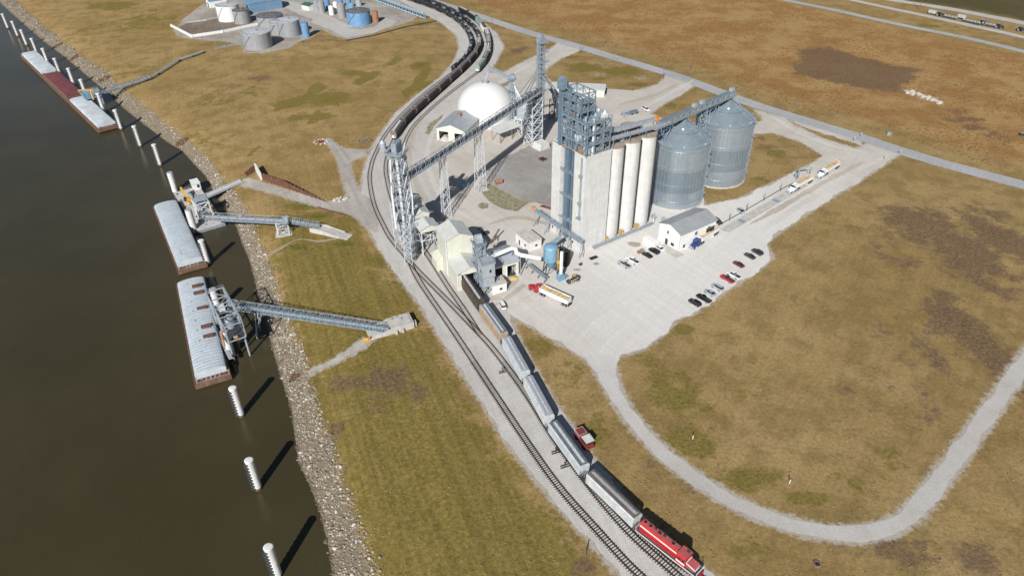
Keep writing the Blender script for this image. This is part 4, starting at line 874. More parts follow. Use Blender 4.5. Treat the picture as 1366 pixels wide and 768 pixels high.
p = GT(428, 190); t = thing('valve_block', 'small red valve block ringed by pale boulders at the end of the dock path', 'valve block', p); m_ = MB(); m_.box(0, 0, 0, 2.2, 1.6, .8, .4); m_.build('body', M['movred'], t); m_ = MB(); m_.cyl((0, 0, 1.0), (0, 0, 1.7), .35, n=10); m_.box(.2, .1, 1.7, .8, .2, .12, .5); m_.build('handwheel', M['palesteel'], t)
def boulder(x, y, z, s_, label, group):
    m_ = MB(); k = [random.uniform(.75, 1.2) for _ in ico_v]; m_.add([(a*s_*q_*1.2, b*s_*q_, c*s_*q_*.75) for (a, b, c), q_ in zip(ico_v, k)], ico_f)
    o = m_.build('boulder', M['stone'], None, (x, y, z)); tag(o, label, 'boulder', group); return o
for k in range(9):
    a = k/9*6.28; boulder(p.x+math.cos(a)*3.4, p.y+math.sin(a)*3.0, p.z+.3, random.uniform(.4, .75), 'pale boulder in the ring round the small red valve block', 'boulders round the valve block')
for (u, v) in [(451, 266), (455, 264), (459, 267), (463, 265), (447, 268), (453, 269)]:
    q_ = GT(u, v); boulder(q_.x, q_.y, q_.z+.3, random.uniform(.6, 1.2), 'pale broken stone lying where the dock path leaves the wall', 'broken stones by the dock path')
for k in range(22):
    a = (k+random.random()*.8)/22; q_ = G(1206+a*50+random.uniform(-2, 2), 122+a*16+random.uniform(-1.5, 1.5)); boulder(q_.x, q_.y, .3, random.uniform(.7, 1.9), 'white boulder in the long rubble heap in the wild field', 'boulders of the field rubble heap')
# ================================================================== railway
ZT = .12
T1 = [G(u, v, ZT) for u, v in [(895, 800), (848, 762), (795, 705), (744.6, 647.6), (700, 585), (656, 519), (609, 448), (560, 376), (544, 346), (524, 322), (513, 304), (499, 273), (493, 240), (495.5, 220), (500, 207), (512, 183), (527, 163), (546, 143), (570, 122), (595, 103), (613, 90), (624, 78), (629, 66), (628, 55), (622, 42), (611, 30), (597, 21), (578, 12), (558, 5), (530, -4)]]
T3 = [G(u, v, ZT) for u, v in [(548, 351), (562, 366), (592, 396), (623, 428), (654, 461), (682, 497), (706, 531), (742, 588), (790, 652), (841, 711), (900, 764), (940, 800)]]
T4 = [G(u, v, ZT) for u, v in [(640, 446), (618, 412), (596, 380), (577, 350), (560, 326), (545, 305), (530, 282), (521.7, 261.7), (516.5, 241), (514.4, 224), (518, 204), (527, 184), (540, 167), (558, 149), (580, 129), (600, 111), (620, 93), (634, 77), (639, 66), (639, 55), (635, 44), (626, 34), (614, 25), (598, 16), (580, 8), (555, -2)]]
roof2 = [(590, 320), (604, 345), (620, 369), (640, 398), (672.5, 443.7), (700.6, 493), (735, 555), (780, 617), (843, 679), (875, 708.5), (905, 733.5), (939, 773), (990, 815)]
zr = [4.9]*9+[4.6, 4.5, .1, .1]
T2s = [G(u, v, z) for (u, v), z in zip(roof2, zr)]; T2s = [v3(p, ZT) for p in T2s]
T2 = T2s[::-1]+[G(u, v, ZT) for u, v in [(578, 318), (560, 290), (545, 262), (536, 236), (534, 212), (541, 188), (553, 167), (572, 148), (598, 126), (622, 108), (640, 94), (649, 80), (652, 68), (651, 54), (646, 42), (635, 29), (620, 20), (597, 9), (570, -1)]]
def track(pts, label, sleepers_v=100):
    sp = spline(pts, 2.0); t = thing('railway_track', label, 'railway track', v3(sp[0], 0)); b0 = t.location
    for s_ in (-1, 1):
        L_ = []
        for i, p in enumerate(sp):
            d = (sp[min(i+1, len(sp)-1)]-sp[max(i-1, 0)]).normalized(); L_.append(p-b0+Vector((-d.y, d.x, 0))*s_*.76)
        m_ = MB(); vs = []
        for i, p in enumerate(L_):
            d = (L_[min(i+1, len(L_)-1)]-L_[max(i-1, 0)]).normalized(); n = Vector((-d.y, d.x, 0))*.10
            vs += [p-n, p+n, p+n+Vector((0, 0, .20)), p-n+Vector((0, 0, .20))]
        k = len(L_); m_.add(vs, [(4*i+a, 4*i+4+a, 4*i+4+(a+1) % 4, 4*i+(a+1) % 4) for i in range(k-1) for a in range(4)]); o = m_.build('rail', M['railsteel'], t)
        o.data.flip_normals()
    m_ = MB(); m2 = MB(); acc = 0
    for a, b_ in zip(sp, sp[1:]):
        L_ = (b_-a).length; d = (b_-a).normalized(); rz = math.atan2(d.y, d.x)
        while acc < L_:
            p = a+d*acc-b0; (m_ if p.y+b0.y < 165 else m2).box(p.x, p.y, .02, .25, 2.5+random.uniform(-.1, .1), .10+random.uniform(0, .02), rz); acc += .72
        acc -= L_
    for q_, mm in ((m_, 'sleeper'), (m2, 'dustysleeper')):
        if q_.v: tag(q_.build('sleepers', M[mm], t), kind='stuff')
    return sp
sp1 = track(T1, 'outermost railway track, nearest the river, curving along the grass levee')
sp3 = track(T3, 'short siding track between the outer track and the grain train')
sp4 = track(T4, 'rusty track passing under the white loading tower left of the cream shed')
sp2 = track(T2, 'track that carries the red locomotive and runs through the cream shed')
class Path:
    def __init__(s, pts): s.p = pts; s.a = [0.]; [s.a.append(s.a[-1]+(b-a).length) for a, b in zip(pts, pts[1:])]
    def at(s, d):
        i = max(0, min(len(s.p)-2, int(np.searchsorted(s.a, d))-1)); t = (d-s.a[i])/max(1e-6, s.a[i+1]-s.a[i]); return s.p[i].lerp(s.p[i+1], t)
    def near(s, q): return s.a[min(range(len(s.p)), key=lambda i: (s.p[i].xy-Vector(q).xy).length)]
    def pose(s, d, half=5.5):
        a, b = s.at(d-half), s.at(d+half); c = (a+b)/2; e = b-a; return c, math.atan2(e.y, e.x)
ZR = ZT+.2
def wheelset(m, x, n=12):
    for s_ in (-1, 1): m.cyl((x, s_*.66, .46), (x, s_*.82, .46), .46, n=n)
    m.cyl((x, -.66, .46), (x, .66, .46), .1, n=6)
def bogie(t, x, mf, wb=.9, ax=2):
    m_ = MB()
    for s_ in (-1, 1): m_.extr([(x-wb-.35, .35), (x-.5, .2), (x+.5, .2), (x+wb+.35, .35), (x+wb+.35, .65), (x+.4, .85), (x-.4, .85), (x-wb-.35, .65)], s_*.98-.09, s_*.98+.09)
    m_.box(x, 0, .5, .5, 2.1, .35); o = m_.build('bogie', mf, t)
    for k in np.linspace(-wb, wb, ax): w_ = MB(); wheelset(w_, x+k); w_.build('wheel', M['railsteel'], o)
def hopper(label, body, roof, walk, bands=None, L_=16.6, style='ribbed', end=None, light=None):
    t = thing('hopper_car', label, 'rail car'); l = L_/2; b_ = MB(); hw = 1.52
    sec = [(-hw, 1.35), (-hw, 3.85), (-1.28, 4.25), (-.6, 4.42), (.6, 4.42), (1.28, 4.25), (hw, 3.85), (hw, 1.35)]
    b_.extr(sec, -l+.65, l-.65, axis='x')
    for k in (-1, 0, 1):
        xm = k*(l-1)*.62; w_ = (l-1)*.30
        b_.add([(xm-w_, -hw+.05, 1.34), (xm+w_, -hw+.05, 1.34), (xm+w_, hw-.05, 1.34), (xm-w_, hw-.05, 1.34), (xm-.6, -.6, .35), (xm+.6, -.6, .35), (xm+.6, .6, .35), (xm-.6, .6, .35)], [(0, 1, 5, 4), (1, 2, 6, 5), (2, 3, 7, 6), (3, 0, 4, 7), (4, 5, 6, 7)])
    if style == 'ribbed':
        n = 16
        for k in range(n):
            x = -l+1.2+k*(L_-2.4)/(n-1)
            for s_ in (-1, 1): b_.box(x, s_*(hw+.05), 1.4, .12, .11, 2.42)
    for s_ in (-1, 1): b_.box(0, s_*(hw+.06), 1.2, L_-1.4, .16, .2); b_.box(0, s_*(hw+.03), 3.72, L_-2, .1, .14)
    b_.build('body', body, t)
    if bands:
        m_ = MB()
        for k in range(9):
            x = -l+2+k*(L_-4)/8; m_.box(x, -hw-.075, 1.6, .85, .05, 1.5); m_.box(x, hw+.075, 1.6, .85, .05, 1.5)
        m_.build('side_panel', bands, t)
    m_ = MB()
    for s_ in (-1, 1): m_.beam((-l+.7, s_*.95, 4.36), (l-.7, s_*.95, 4.36), .65, .06)
    m_.build('roof_panel', roof, t)
    m_ = MB(); m_.box(0, 0, 4.43, L_-2.6, .72, .24)
    for k in range(8): m_.box(-l+2.2+k*(L_-4.4)/7, 0, 4.66, .2, .8, .08)
    m_.build('hatch_trough', light or roof, t)
    m_ = MB()
    for s_ in (-1, 1): m_.box(0, s_*.72, 4.56, L_-1.4, .38, .05)
    for s_ in (-1, 1): m_.box(s_*(l-.9), 0, 4.5, .5, 2.2, .06)
    m_.build('roof_walkway', walk, t)
    for s_ in (-1, 1):
        m_ = MB(); x = s_*(l-.45)
        for y in (-1.35, 1.35):
            m_.beam((x, y, 1.2), (s_*(l-.95), y, 4.2), .1); m_.beam((x+s_*.35, y, 1.0), (x+s_*.35, y, 2.2), .08)
        for k in range(6): m_.beam((x-s_*k*.08, .8, 1.5+k*.45), (x-s_*k*.08, 1.35, 1.5+k*.45), .07)
        m_.box(s_*(l-.5), 0, 1.05, 1.0, 2.9, .18); m_.extr([(s_*(l-.2), 1.2), (s_*(l-1), 1.2), (s_*(l-1.05), 3.0)], -.5, .5); m_.build('end_platform', end or walk, t)
        m_ = MB(); m_.box(s_*(l+.35), 0, .75, .8, .3, .32); m_.build('coupler', M['dark'], t)
        bogie(t, s_*(l-1.9), M['dark'])
    return t
HC = dict(grey=mat('hopper_pale_grey', (.47, .495, .51), .5, var=.16, scale=.5, streak=.3, dirt=(.25, .22, .19)), blue=mat('hopper_pale_blue', (.44, .48, .51), .5, var=.14, scale=.5, streak=.22, dirt=(.2, .2, .2)),
 lightroof=mat('hopper_roof_grey', (.42, .45, .48), .5, var=.25, scale=.8, streak=.2), brownroof=mat('hopper_roof_brown', (.13, .105, .09), .7, var=.35, scale=.6), darkroof=mat('hopper_roof_dark', (.13, .145, .16), .6, var=.3, scale=.7),
 walk=mat('walkway_grate', (.32, .34, .36), .6, var=.3, scale=1.5), brown=mat('hopper_dark_brown', (.075, .052, .042), .65, var=.35, scale=.5, streak=.3, dirt=(.03, .022, .02)), bronze=mat('hopper_bronze', (.10, .08, .065), .45, .2, var=.35, scale=.5),
 tan=mat('hopper_tan', (.36, .29, .22), .6, var=.2, scale=.5, streak=.25), tanband=mat('hopper_orange_panel', (.46, .25, .10), .7, var=.3, scale=.8), black=mat('tank_black', (.022, .023, .026), .5, var=.4, scale=.6), greenish=mat('hopper_green_grey', (.22, .28, .25), .6, var=.2, scale=.5), offwhite=mat('roof_off_white', (.55, .54, .50), .6, var=.25, scale=.4))
pa2 = Path(sp2)
for m_ in (): pass
ends = [pa2.near(G(u, v, z)) for u, v, z in ((929, 760, 1.2), (850, 686, 4.8), (781, 618, 4.9), (735.5, 556, 4.9), (701, 494, 4.9), (673, 446, 4.9), (643, 402, 4.9), (620, 369, 4.9))]
print('train bounds', [round(e, 1) for e in ends], [round(b-a, 1) for a, b in zip(ends, ends[1:])])
def put(t, path, d, flip=0):
    c, rz = path.pose(d); t.location = v3(c, ZR); t.rotation_euler = (0, 0, rz+flip); return t
cars = [('pale grey hopper car with a brown roof directly behind the red locomotive', HC['grey'], HC['brownroof'], HC['brownroof'], None, HC['walk'], 'ribbed'),
        ('pale blue smooth sided hopper car beside the red rail car mover', HC['blue'], HC['darkroof'], HC['darkroof'], None, HC['grey'], 'smooth'),
        ('pale grey ribbed hopper car just uphill of the smooth blue one', HC['grey'], HC['lightroof'], HC['walk'], None, HC['lightroof'], 'ribbed'),
        ('light blue grey hopper car with a clean pale roof, coupled to the tan car', HC['blue'], HC['lightroof'], HC['walk'], None, HC['lightroof'], 'ribbed'),
        ('tan hopper car with orange side panels in front of the brown car', HC['tan'], HC['lightroof'], HC['darkroof'], HC['tanband'], HC['lightroof'], 'ribbed'),
        ('dark bronze hopper car half way out of the cream rail shed', HC['bronze'], HC['brown'], HC['brown'], None, HC['lightroof'], 'ribbed')]
step = (ends[6]-ends[1])/5
for k, (lab, bo, ro, wa, ba, li, st) in enumerate(cars):
    d = ends[1]+step*(k+.5) if k < 5 else ends[6]+step*.5
    t = put(hopper(lab, bo, ro, wa, ba, L_=step-1.15, style=st, light=li), pa2, d); t['group'] = 'hopper cars of the grain train at the cream shed'
# locomotive: local +x is the nose; track runs from bottom right upwards, so flip
lo = thing('locomotive', 'red and white diesel locomotive at the head of the grain train', 'locomotive'); X_ = M
m_ = MB(); m_.box(0, 0, 1.15, 17.2, 2.9, .35); m_.build('underframe', M['dark'], lo)
m_ = MB(); 
for s_ in (-1, 1): m_.box(0, s_*1.47, 1.3, 17.0, .06, .22)
m_.build('white_sill_stripe', M['white'], lo)
m_ = MB(); m_.extr([(-.92, 1.5), (-.92, 3.75), (-.7, 4.05), (.7, 4.05), (.92, 3.75), (.92, 1.5)], -7.9, 2.9, axis='x')
for k in range(9): m_.box(-7+k*1.15, -.935, 1.7, .9, .04, 1.7); m_.box(-7+k*1.15, .935, 1.7, .9, .04, 1.7)
m_.build('long_hood', M['red'], lo)
m_ = MB()
for s_ in (-1, 1): m_.box(-2.5, s_*.965, 3.05, 10.4, .03, .42)
m_.each('white_stripe', M['white'], lo)
m_ = MB(); m_.box(-2.5, 0, 4.052, 10.4, 1.3, .03); m_.build('hood_roof', M['redroof'], lo)
for x in (-7.0, -5.5, -2.9, .9): 
    m_ = MB(); m_.cyl((x, 0, 4.06), (x, 0, 4.24), .62, n=18); m_.build('radiator_fan', M['redroof'], lo); m2 = MB(); m2.cyl((x, 0, 4.245), (x, 0, 4.26), .42, n=16); m2.build('fan_blades', M['black'], bpy.data.objects[-1] if 0 else lo)
m_ = MB(); m_.box(-1.6, .1, 4.06, .5, .5, .3); m_.box(-4.2, .2, 4.06, .5, .4, .3); m_.cyl((-.4, .5, 4.06), (-.4, .5, 4.4), .14, n=8); m_.build('exhaust_stack', M['dark'], lo)
m_ = MB(); m_.extr([(-1.48, 1.5), (-1.48, 3.75), (-1.1, 4.3), (1.1, 4.3), (1.48, 3.75), (1.48, 1.5)], 2.92, 5.3, axis='x'); m_.build('cab', M['red'], lo)
m_ = MB(); m_.box(4.1, 0, 4.302, 2.5, 2.2, .05); m_.build('cab_roof', M['redroof'], lo)
m_ = MB(); m_.box(4.6, .5, 4.35, .7, .5, .15); m_.build('roof_vent', M['dark'], lo)
wi = MB()
for s_ in (-1, 1): wi.box(3.7, s_*1.485, 2.85, .9, .03, .75); wi.box(4.75, s_*1.485, 2.85, .7, .03, .75); wi.box(5.31, s_*.95, 3.0, .03, .75, .7)
wi.each('window', M['glass'], lo)
m_ = MB()
for s_ in (-1, 1): m_.box(4.1, s_*1.49, 2.1, 2.3, .03, .5)
m_.each('white_cab_panel', M['white'], lo)
m_ = MB(); m_.extr([(5.32, 1.5), (7.5, 1.5), (7.7, 2.4), (7.3, 2.75), (5.32, 2.85)], -.95, .95); m_.build('short_nose', M['redroof'], lo)
m_ = MB(); m_.add([(5.34, -.97, 2.5), (7.45, -.97, 2.2), (7.74, -.97, 2.1), (7.74, -.97, 2.4), (7.35, -.97, 2.62), (5.34, -.97, 2.86)], [(0, 1, 2, 3, 4, 5)]); m_.add([(5.34, .97, 2.5), (7.45, .97, 2.2), (7.74, .97, 2.1), (7.74, .97, 2.4), (7.35, .97, 2.62), (5.34, .97, 2.86)], [(5, 4, 3, 2, 1, 0)]); m_.box(7.7, 0, 1.75, .06, 1.5, .55); m_.box(5.36, 0, 2.86, .12, 2.0, .14); m_.build('nose_stripe', M['white'], lo)
m_ = MB(); m_.cyl((7.6, -.2, 2.2), (7.78, -.2, 2.2), .14, n=10); m_.cyl((7.6, .2, 2.2), (7.78, .2, 2.2), .14, n=10); m_.build('headlight', M['white'], lo)
for s_ in (-1, 1):
    m_ = MB(); m_.box(s_*8.6, 0, .5, .15, 2.7, 1.0); m_.box(s_*8.85, 0, .75, .7, .3, .3); m_.build('pilot', M['red'] if s_ > 0 else M['dark'], lo)
    m_ = MB(); m_.rail([(s_*8.45, -1.35, 1.5), (s_*8.45, 1.35, 1.5)], 1.1, .07); m_.build('end_rail', M['white'], lo)
    m_ = MB(); m_.rail([(-8.2, s_*1.42, 1.5), (2.8, s_*1.42, 1.5)], 1.05, .05); m_.build('handrail', M['redroof'], lo)
    bogie(lo, s_*5.3, M['dark'], 1.35, 2)
m_ = MB(); m_.cyl((-2.4, 0, .85), (2.4, 0, .85), .75, n=14); m_.build('fuel_tank', M['steel'], lo)
put(lo, pa2, (ends[0]+ends[1])/2-.6, math.pi); lo.scale = (1, 1.07, 1.14)
# rail car mover (red, white cab roof) standing right of the train
c_ = G(779, 590, 0); t = thing('track_mobile', 'red rail car mover with a pale cab roof beside the smooth blue hopper car', 'rail car mover', c_, pa2.pose(ends[2]+8)[1]+math.pi)
m_ = MB(); m_.box(0, 0, .7, 6.4, 2.5, .9); m_.box(-1.9, 0, 1.6, 2.6, 2.0, 1.1); m_.build('chassis', M['movred'], t); m_ = MB(); m_.box(1.7, 0, 1.6, 2.4, 2.3, 1.6); m_.build('cab', M['movred'], t); m_ = MB(); m_.box(1.7, 0, 3.2, 2.8, 2.6, .15); m_.build('cab_roof', M['offwhite'] if 'offwhite' in M else HC['offwhite'], t)
m_ = MB(); m_.box(2.92, 0, 2.2, .05, 1.9, .9); m_.box(1.7, 1.17, 2.2, 1.8, .05, .8); m_.box(1.7, -1.17, 2.2, 1.8, .05, .8); m_.build('window', M['glass'], t); m_ = MB(); m_.rail([(-3.2, -1.2, 1.6), (-.7, -1.2, 1.6), (-.7, 1.2, 1.6), (-3.2, 1.2, 1.6)], closed=True); m_.build('handrail', M['white'], t)
for x in (-2, 2):
    for s_ in (-1, 1): w_ = MB(); w_.cyl((x, s_*1.15, .6), (x, s_*1.5, .6), .6, n=14); w_.build('wheel', M['black'], t)
# the long strings of cars on the curve
pa4, pa1 = Path(sp4), Path(sp1)
brown = hopper('dark brown hopper car in the long string on the curve past the white dome', HC['brown'], HC['brown'], HC['walk'], None, L_=15.4, light=HC['bronze'], end=HC['offwhite'])
d0 = pa4.near(G(529, 178, 4.5)); dE = pa4.near(G(634, 43, 4.5)); n = 0; d = d0+8.5; grp = 'dark brown hopper cars on the curve'
first = hopper('grey brown hopper car heading the dark string, next to the white loading tower top', mat('hopper_dusty_brown', (.17, .14, .12), .6, var=.25, scale=.5), HC['bronze'], HC['walk'], None, L_=15.4, light=HC['offwhite'], end=HC['offwhite']); put(first, pa4, d); first['group'] = grp; d += 17
put(brown, pa4, d); brown['group'] = grp; d += 17
while d < dE-26: c_, rz = pa4.pose(d); dup(brown, v3(c_, ZR), rz); d += 17
wh = hopper('brown hopper car with a white roof stripe, last before the black tank cars', HC['brown'], HC['offwhite'], HC['brown'], None, L_=15.4, light=HC['offwhite']); put(wh, pa4, d); d += 17
def tankcar(label, group):
    t = thing('tank_car', label, 'rail car', group=group); m_ = MB(); m_.cyl((-7.2, 0, 2.55), (7.2, 0, 2.55), 1.5, n=18); m_.cyl((7.2, 0, 2.55), (7.8, 0, 2.55), 1.5, .7, n=18); m_.cyl((-7.2, 0, 2.55), (-7.8, 0, 2.55), 1.5, .7, n=18); m_.build('tank', HC['black'], t)
    m_ = MB(); m_.cyl((0, 0, 3.9), (0, 0, 4.6), .6, n=12); m_.box(0, 0, 4.1, 2.6, 1.8, .08); m_.rail([(-1.3, -.9, 4.15), (1.3, -.9, 4.15), (1.3, .9, 4.15), (-1.3, .9, 4.15)], .9, .07, True); m_.build('dome_platform', HC['walk'], t)
    m_ = MB(); m_.box(0, 0, .85, 16.2, .6, .3); m_.box(7.4, 0, 1.0, 1.2, 2.7, .15); m_.box(-7.4, 0, 1.0, 1.2, 2.7, .15); m_.build('underframe', M['dark'], t)
    for s_ in (-1, 1): bogie(t, s_*6.2, M['dark'])
    return t
tk = tankcar('black tank car in the inner string on the far curve beside the tank farm', 'black tank cars on the far curve')
d = pa1.near(G(613.5, 90, 4))+8; D1 = pa1.a[-1]-8; put(tk, pa1, d); d += 17.2
while d < D1: c_, rz = pa1.pose(d); dup(tk, v3(c_, ZR), rz); d += 17.2
d = dE-8
tk2 = None
while d < pa4.a[-1]-8:
    c_, rz = pa4.pose(d); r_ = dup(tk, v3(c_, ZR), rz, 'black tank car in the middle string beyond the brown hoppers on the far curve', 'black tank cars in the middle string'); d += 17.2
d = pa2.near(G(632, 88, 4.5))+8.2; gsp = [('green grey hopper car at the near end of the string by the gravel road', 'greenish', 'greenish', 'offwhite'), ('brown grey hopper car second in the right hand string on the curve', 'bronze', 'walk', 'bronze'), ('pale roofed hopper car in the right hand string behind the brown grey one', 'tan', 'offwhite', 'bronze'), ('grey hopper car where the right hand string bends furthest to the road', 'bronze', 'walk', 'walk'),
   ('dull grey hopper car with pale roof at the shadow of the far road pole', 'bronze', 'offwhite', 'walk'), ('hopper car with a cream white side and brown roof', 'offwhite', 'brown', 'brown'), ('dark green hopper car behind the cream white one', 'greenish', 'greenish', 'greenish'), ('black hopper car with a white roof edge, last but one before the photo edge', 'black', 'offwhite', 'black'), ('far black hopper car with a white roof edge at the top edge of the photo', 'black', 'offwhite', 'black')]
for lab, a, b_, c_ in gsp:
    if d > pa2.a[-1]-8: break
    t = put(hopper(lab, HC[a], HC[b_], HC[c_], None, L_=15.6, light=HC[b_]), pa2, d); t['group'] = 'mixed hopper cars of the right hand string'; d += 17
# small things on the ballast
for (u, v, lab) in ((671, 497, 'black switch stand beside the siding near the second grey hopper car'), (742, 604, 'black switch stand farther from the siding beside the smooth blue car'), (754, 623, 'black switch stand at the downhill end of the smooth blue car')):
    p = G(u, v); t = thing('switch_stand', lab, 'switch stand', p, R(20)); m_ = MB(); m_.box(0, 0, .05, 2.6, .3, .18); m_.box(0, .7, .05, 2.2, .3, .18); m_.build('timber_base', M['sleeper'], t); m_ = MB(); m_.cyl((0, .3, .2), (0, .3, 1.6), .1, n=8); m_.box(0, .3, 1.5, .6, .06, .4); m_.build('target_post', M['dark'], t)
def pole(u, v, h, lab, arm=True, group='utility poles', r=.18):
    p = GT(u, v); t = thing('utility_pole', lab, 'utility pole', p, R(55), group); m_ = MB(); m_.cyl((0, 0, -.5), (0, 0, h), r, r*.7, n=8); m_.build('post', M['wood'], t)
    if arm: m_ = MB(); m_.box(0, 0, h-.9, 2.4, .16, .18); m_.build('crossarm', M['wood'], t); m_ = MB(); [m_.cyl((x, 0, h-.72), (x, 0, h-.4), .1, n=6) for x in (-1.1, -.5, .5, 1.1)]; m_.each('insulator', M['palesteel'], t)
    return t
pole(781, 741, 3.2, 'short dark post in the grass left of the outermost track', False); pole(774, 70, 8.5, 'utility pole at the gravel entrance nearest the curve of tank cars'); pole(804, 63, 8.5, 'utility pole beyond the road above the grass triangle'); pole(884, 106, 8, 'utility pole on the grass tip by the middle gravel entrance'); pole(920, 96, 9, 'utility pole with pale top beyond the road at the middle entrance'); pole(1226, 14, 16, 'tall pole beside the far gravel track', False); pole(657, 40, 9, 'utility pole casting a dark streak by the right hand hopper string'); pole(490, 205, 4, 'short post where the dock path meets the tracks', False)

# ---- rust coloured brush on the rocks
def brush(u, v, r, lab, mm='rustbrush', grp='rust brown brush on the riverbank rocks'):
    p = GT(u, v); m_ = MB()
    for k in range(int(26*r)):
        a, d = random.uniform(0, 6.28), r*math.sqrt(random.random()); s_ = random.uniform(.4, .9); x, y = math.cos(a)*d*1.6, math.sin(a)*d
        m_.add([(x+i*s_*random.uniform(.8, 1.3), y+j*s_*random.uniform(.8, 1.3), H(p.x+x, p.y+y)-p.z+k_*s_*random.uniform(.8, 1.4)) for i, j, k_ in tv_], tf_)
    tag(m_.build('brush_clump', M[mm], None, p), lab, 'brush', grp)
tv_ = [(0, 0, 1), (.5, 0, .55), (.1, .55, .5), (-.5, .2, .62), (-.2, -.5, .5), (.55, .3, -.1), (-.3, .55, -.1), (-.55, -.3, -.1), (.3, -.55, -.1)]
tf_ = [(0, 1, 2), (0, 2, 3), (0, 3, 4), (0, 4, 1), (1, 5, 2), (2, 6, 3), (3, 7, 4), (4, 8, 1), (5, 6, 2), (6, 7, 3), (7, 8, 4), (8, 5, 1)]
brush(76, 62, 2.6, 'rust brown brush clump on the rocks beside the maroon barge, farthest upstream'); brush(99, 78, 2.4, 'rust brown brush clump on the rocks in the middle of three upstream clumps'); brush(139, 106, 3.0, 'widest rust brown brush clump on the rocks just upstream of the pipe bridge'); brush(243, 190, 2.2, 'rust brown brush clump on the rocks upstream of the crane pontoon'); brush(392, 505, 1.3, 'small rust brown brush clump low on the near rocks'); brush(487, 188, 2.4, 'dark scrubby brush beside the outermost track bend', 'wood', None)
# ================================================================== buildings
def ZAT(p, v):                                          # height over a ground place that shows at photo row v
    lo, hi = 0., 120.
    for _ in range(50):
        m = (lo+hi)/2
        if pix(Vector((p[0], p[1], m)))[1] > v: lo = m
        else: hi = m
    return lo
def parts(t, *specs):
    for name, m, fn in specs:
        b = MB(); fn(b)
        if name in ('post', 'leg', 'brace', 'scale_plate', 'guide_curb', 'pipe', 'support_rail', 'corner_trim', 'roof_unit', 'band', 'wheel', 'block', 'beam', 'pallet', 'exhaust_stack', 'row_unit', 'seed_box', 'lift_arm', 'inner_frame', 'door_trim', 'side') : b.each(name, m, t)
        else: b.build(name, m, t)
def side_spout(m, pts, r=.35, n=10):
    for a, b in zip(pts, pts[1:]): m.cyl(a, b, r, n=n)
# ---------------------------------------------------------------- headhouse of the concrete elevator
HB = G(775, 337); HR = R(34.5); HT_ = 38.6
t = thing('grain_elevator', 'tall pale concrete grain elevator with a blue grey steel workhouse on top', 'grain elevator', HB, HR)
m_ = MB(); m_.prism([(0, 0), (12, 0), (12, 20.4), (1.0, 20.4), (1.0, 15.2), (5.5, 15.2), (5.5, 6.2), (0, 6.2)], 0, HT_); m_.build('concrete_block', M['conc'], t)
m_ = MB(); m_.box(6.2, 10.2, HT_, 11.4, 19.8, .12); m_.build('roof_slab', M['conctop'], t)
m_ = MB()
for a, b in (((0, .15), (12, .15)), ((.15, 0), (.15, 6.2)), ((1.15, 15.2), (1.15, 20.4)), ((1, 20.25), (12, 20.25))): m_.beam((*a, HT_+.3), (*b, HT_+.3), .3, .6)
m_.each('parapet', M['conc'], t)
for k, y in enumerate((7.3, 9.5, 11.7, 13.7)):
    m_ = MB(); m_.box(2.0+.4*(k % 2), y, .5, 1.2, .85, 46 if k % 2 else 42); m_.build('leg_casing', M['blueleg'] if k != 3 else M['bluesteel'], t)
m_ = MB(); 
for z in (9, 19, 29):
    m_.box(1.9, 10.8, z, 2.6, 9, .12); m_.rail([(.7, 6.4, z+.1), (.7, 15, z+.1)])
m_.each('leg_platform', M['steel'], t)
m_ = MB(); m_.box(-.35, 4.2, 12, .5, .5, 21); m_.build('yellow_ladder', M['cream'], t)
m_ = MB(); m_.cyl((-.5, 1.6, 14), (-.5, 1.6, HT_), .28, n=8); m_.cyl((-.5, 1.6, 14), (-.4, 3.5, 13.6), .28, n=8)
for z in (14, 20, 31): m_.box(-.5, 1.7, z, 1.2, 1.3, 1.0)
m_.build('downspout', M['steel'], t)
m_ = MB()
for (x, y, z) in ((-.03, 5.2, 5.2), (-.03, 5.2, 1.8), (.97, 17.5, 4.8), (.97, 19, 1.6)): m_.box(x, y, z, .1, .8, 1.0)
m_.each('vent_opening', M['dark'], t)
for k in range(3):
    cx = 16.6+k*8.15
    for j, cy in enumerate((4.3, 12.5)):
        m_ = MB(); m_.lathe([(4.1, 0), (4.1, HT_-.4-.0*k)], 40, c=(cx, cy))
        m_.build('silo', M['conc'], t)
        m_ = MB(); m_.lathe([(4.1, HT_-.4), (4.25, HT_-.35), (4.25, HT_+.1), (3.9, HT_+.1), (3.9, HT_-.2), (.01, HT_+.2)], 40, c=(cx, cy)); m_.build('silo_roof', M['conctop'], t)
m_ = MB()
for k in range(4): m_.box(12.45+k*8.15, 3.4, 0, .35, 3, HT_-1)
m_.each('joint_strip', M['dark'], t)
for k in range(3):
    m_ = MB(); x = 12.6+k*8.15; m_.box(x, .6, .8, 1.6, 1.5, 1.6); m_.cyl((x, .2, .2), (x, -.6, 1.6), .5, n=8); m_.build('discharge_hopper', M['discharge'], t)
m_ = MB(); m_.beam((5, -1.0, 1.0), (36.5, -1.0, 1.0), .9, .7); m_.build('base_conveyor', M['steel'], t)
for x in (6, 14, 22, 30):
    m_ = MB(); m_.box(x, -1, 0, .3, .3, .7); m_.build('conveyor_foot', M['dark'], t)
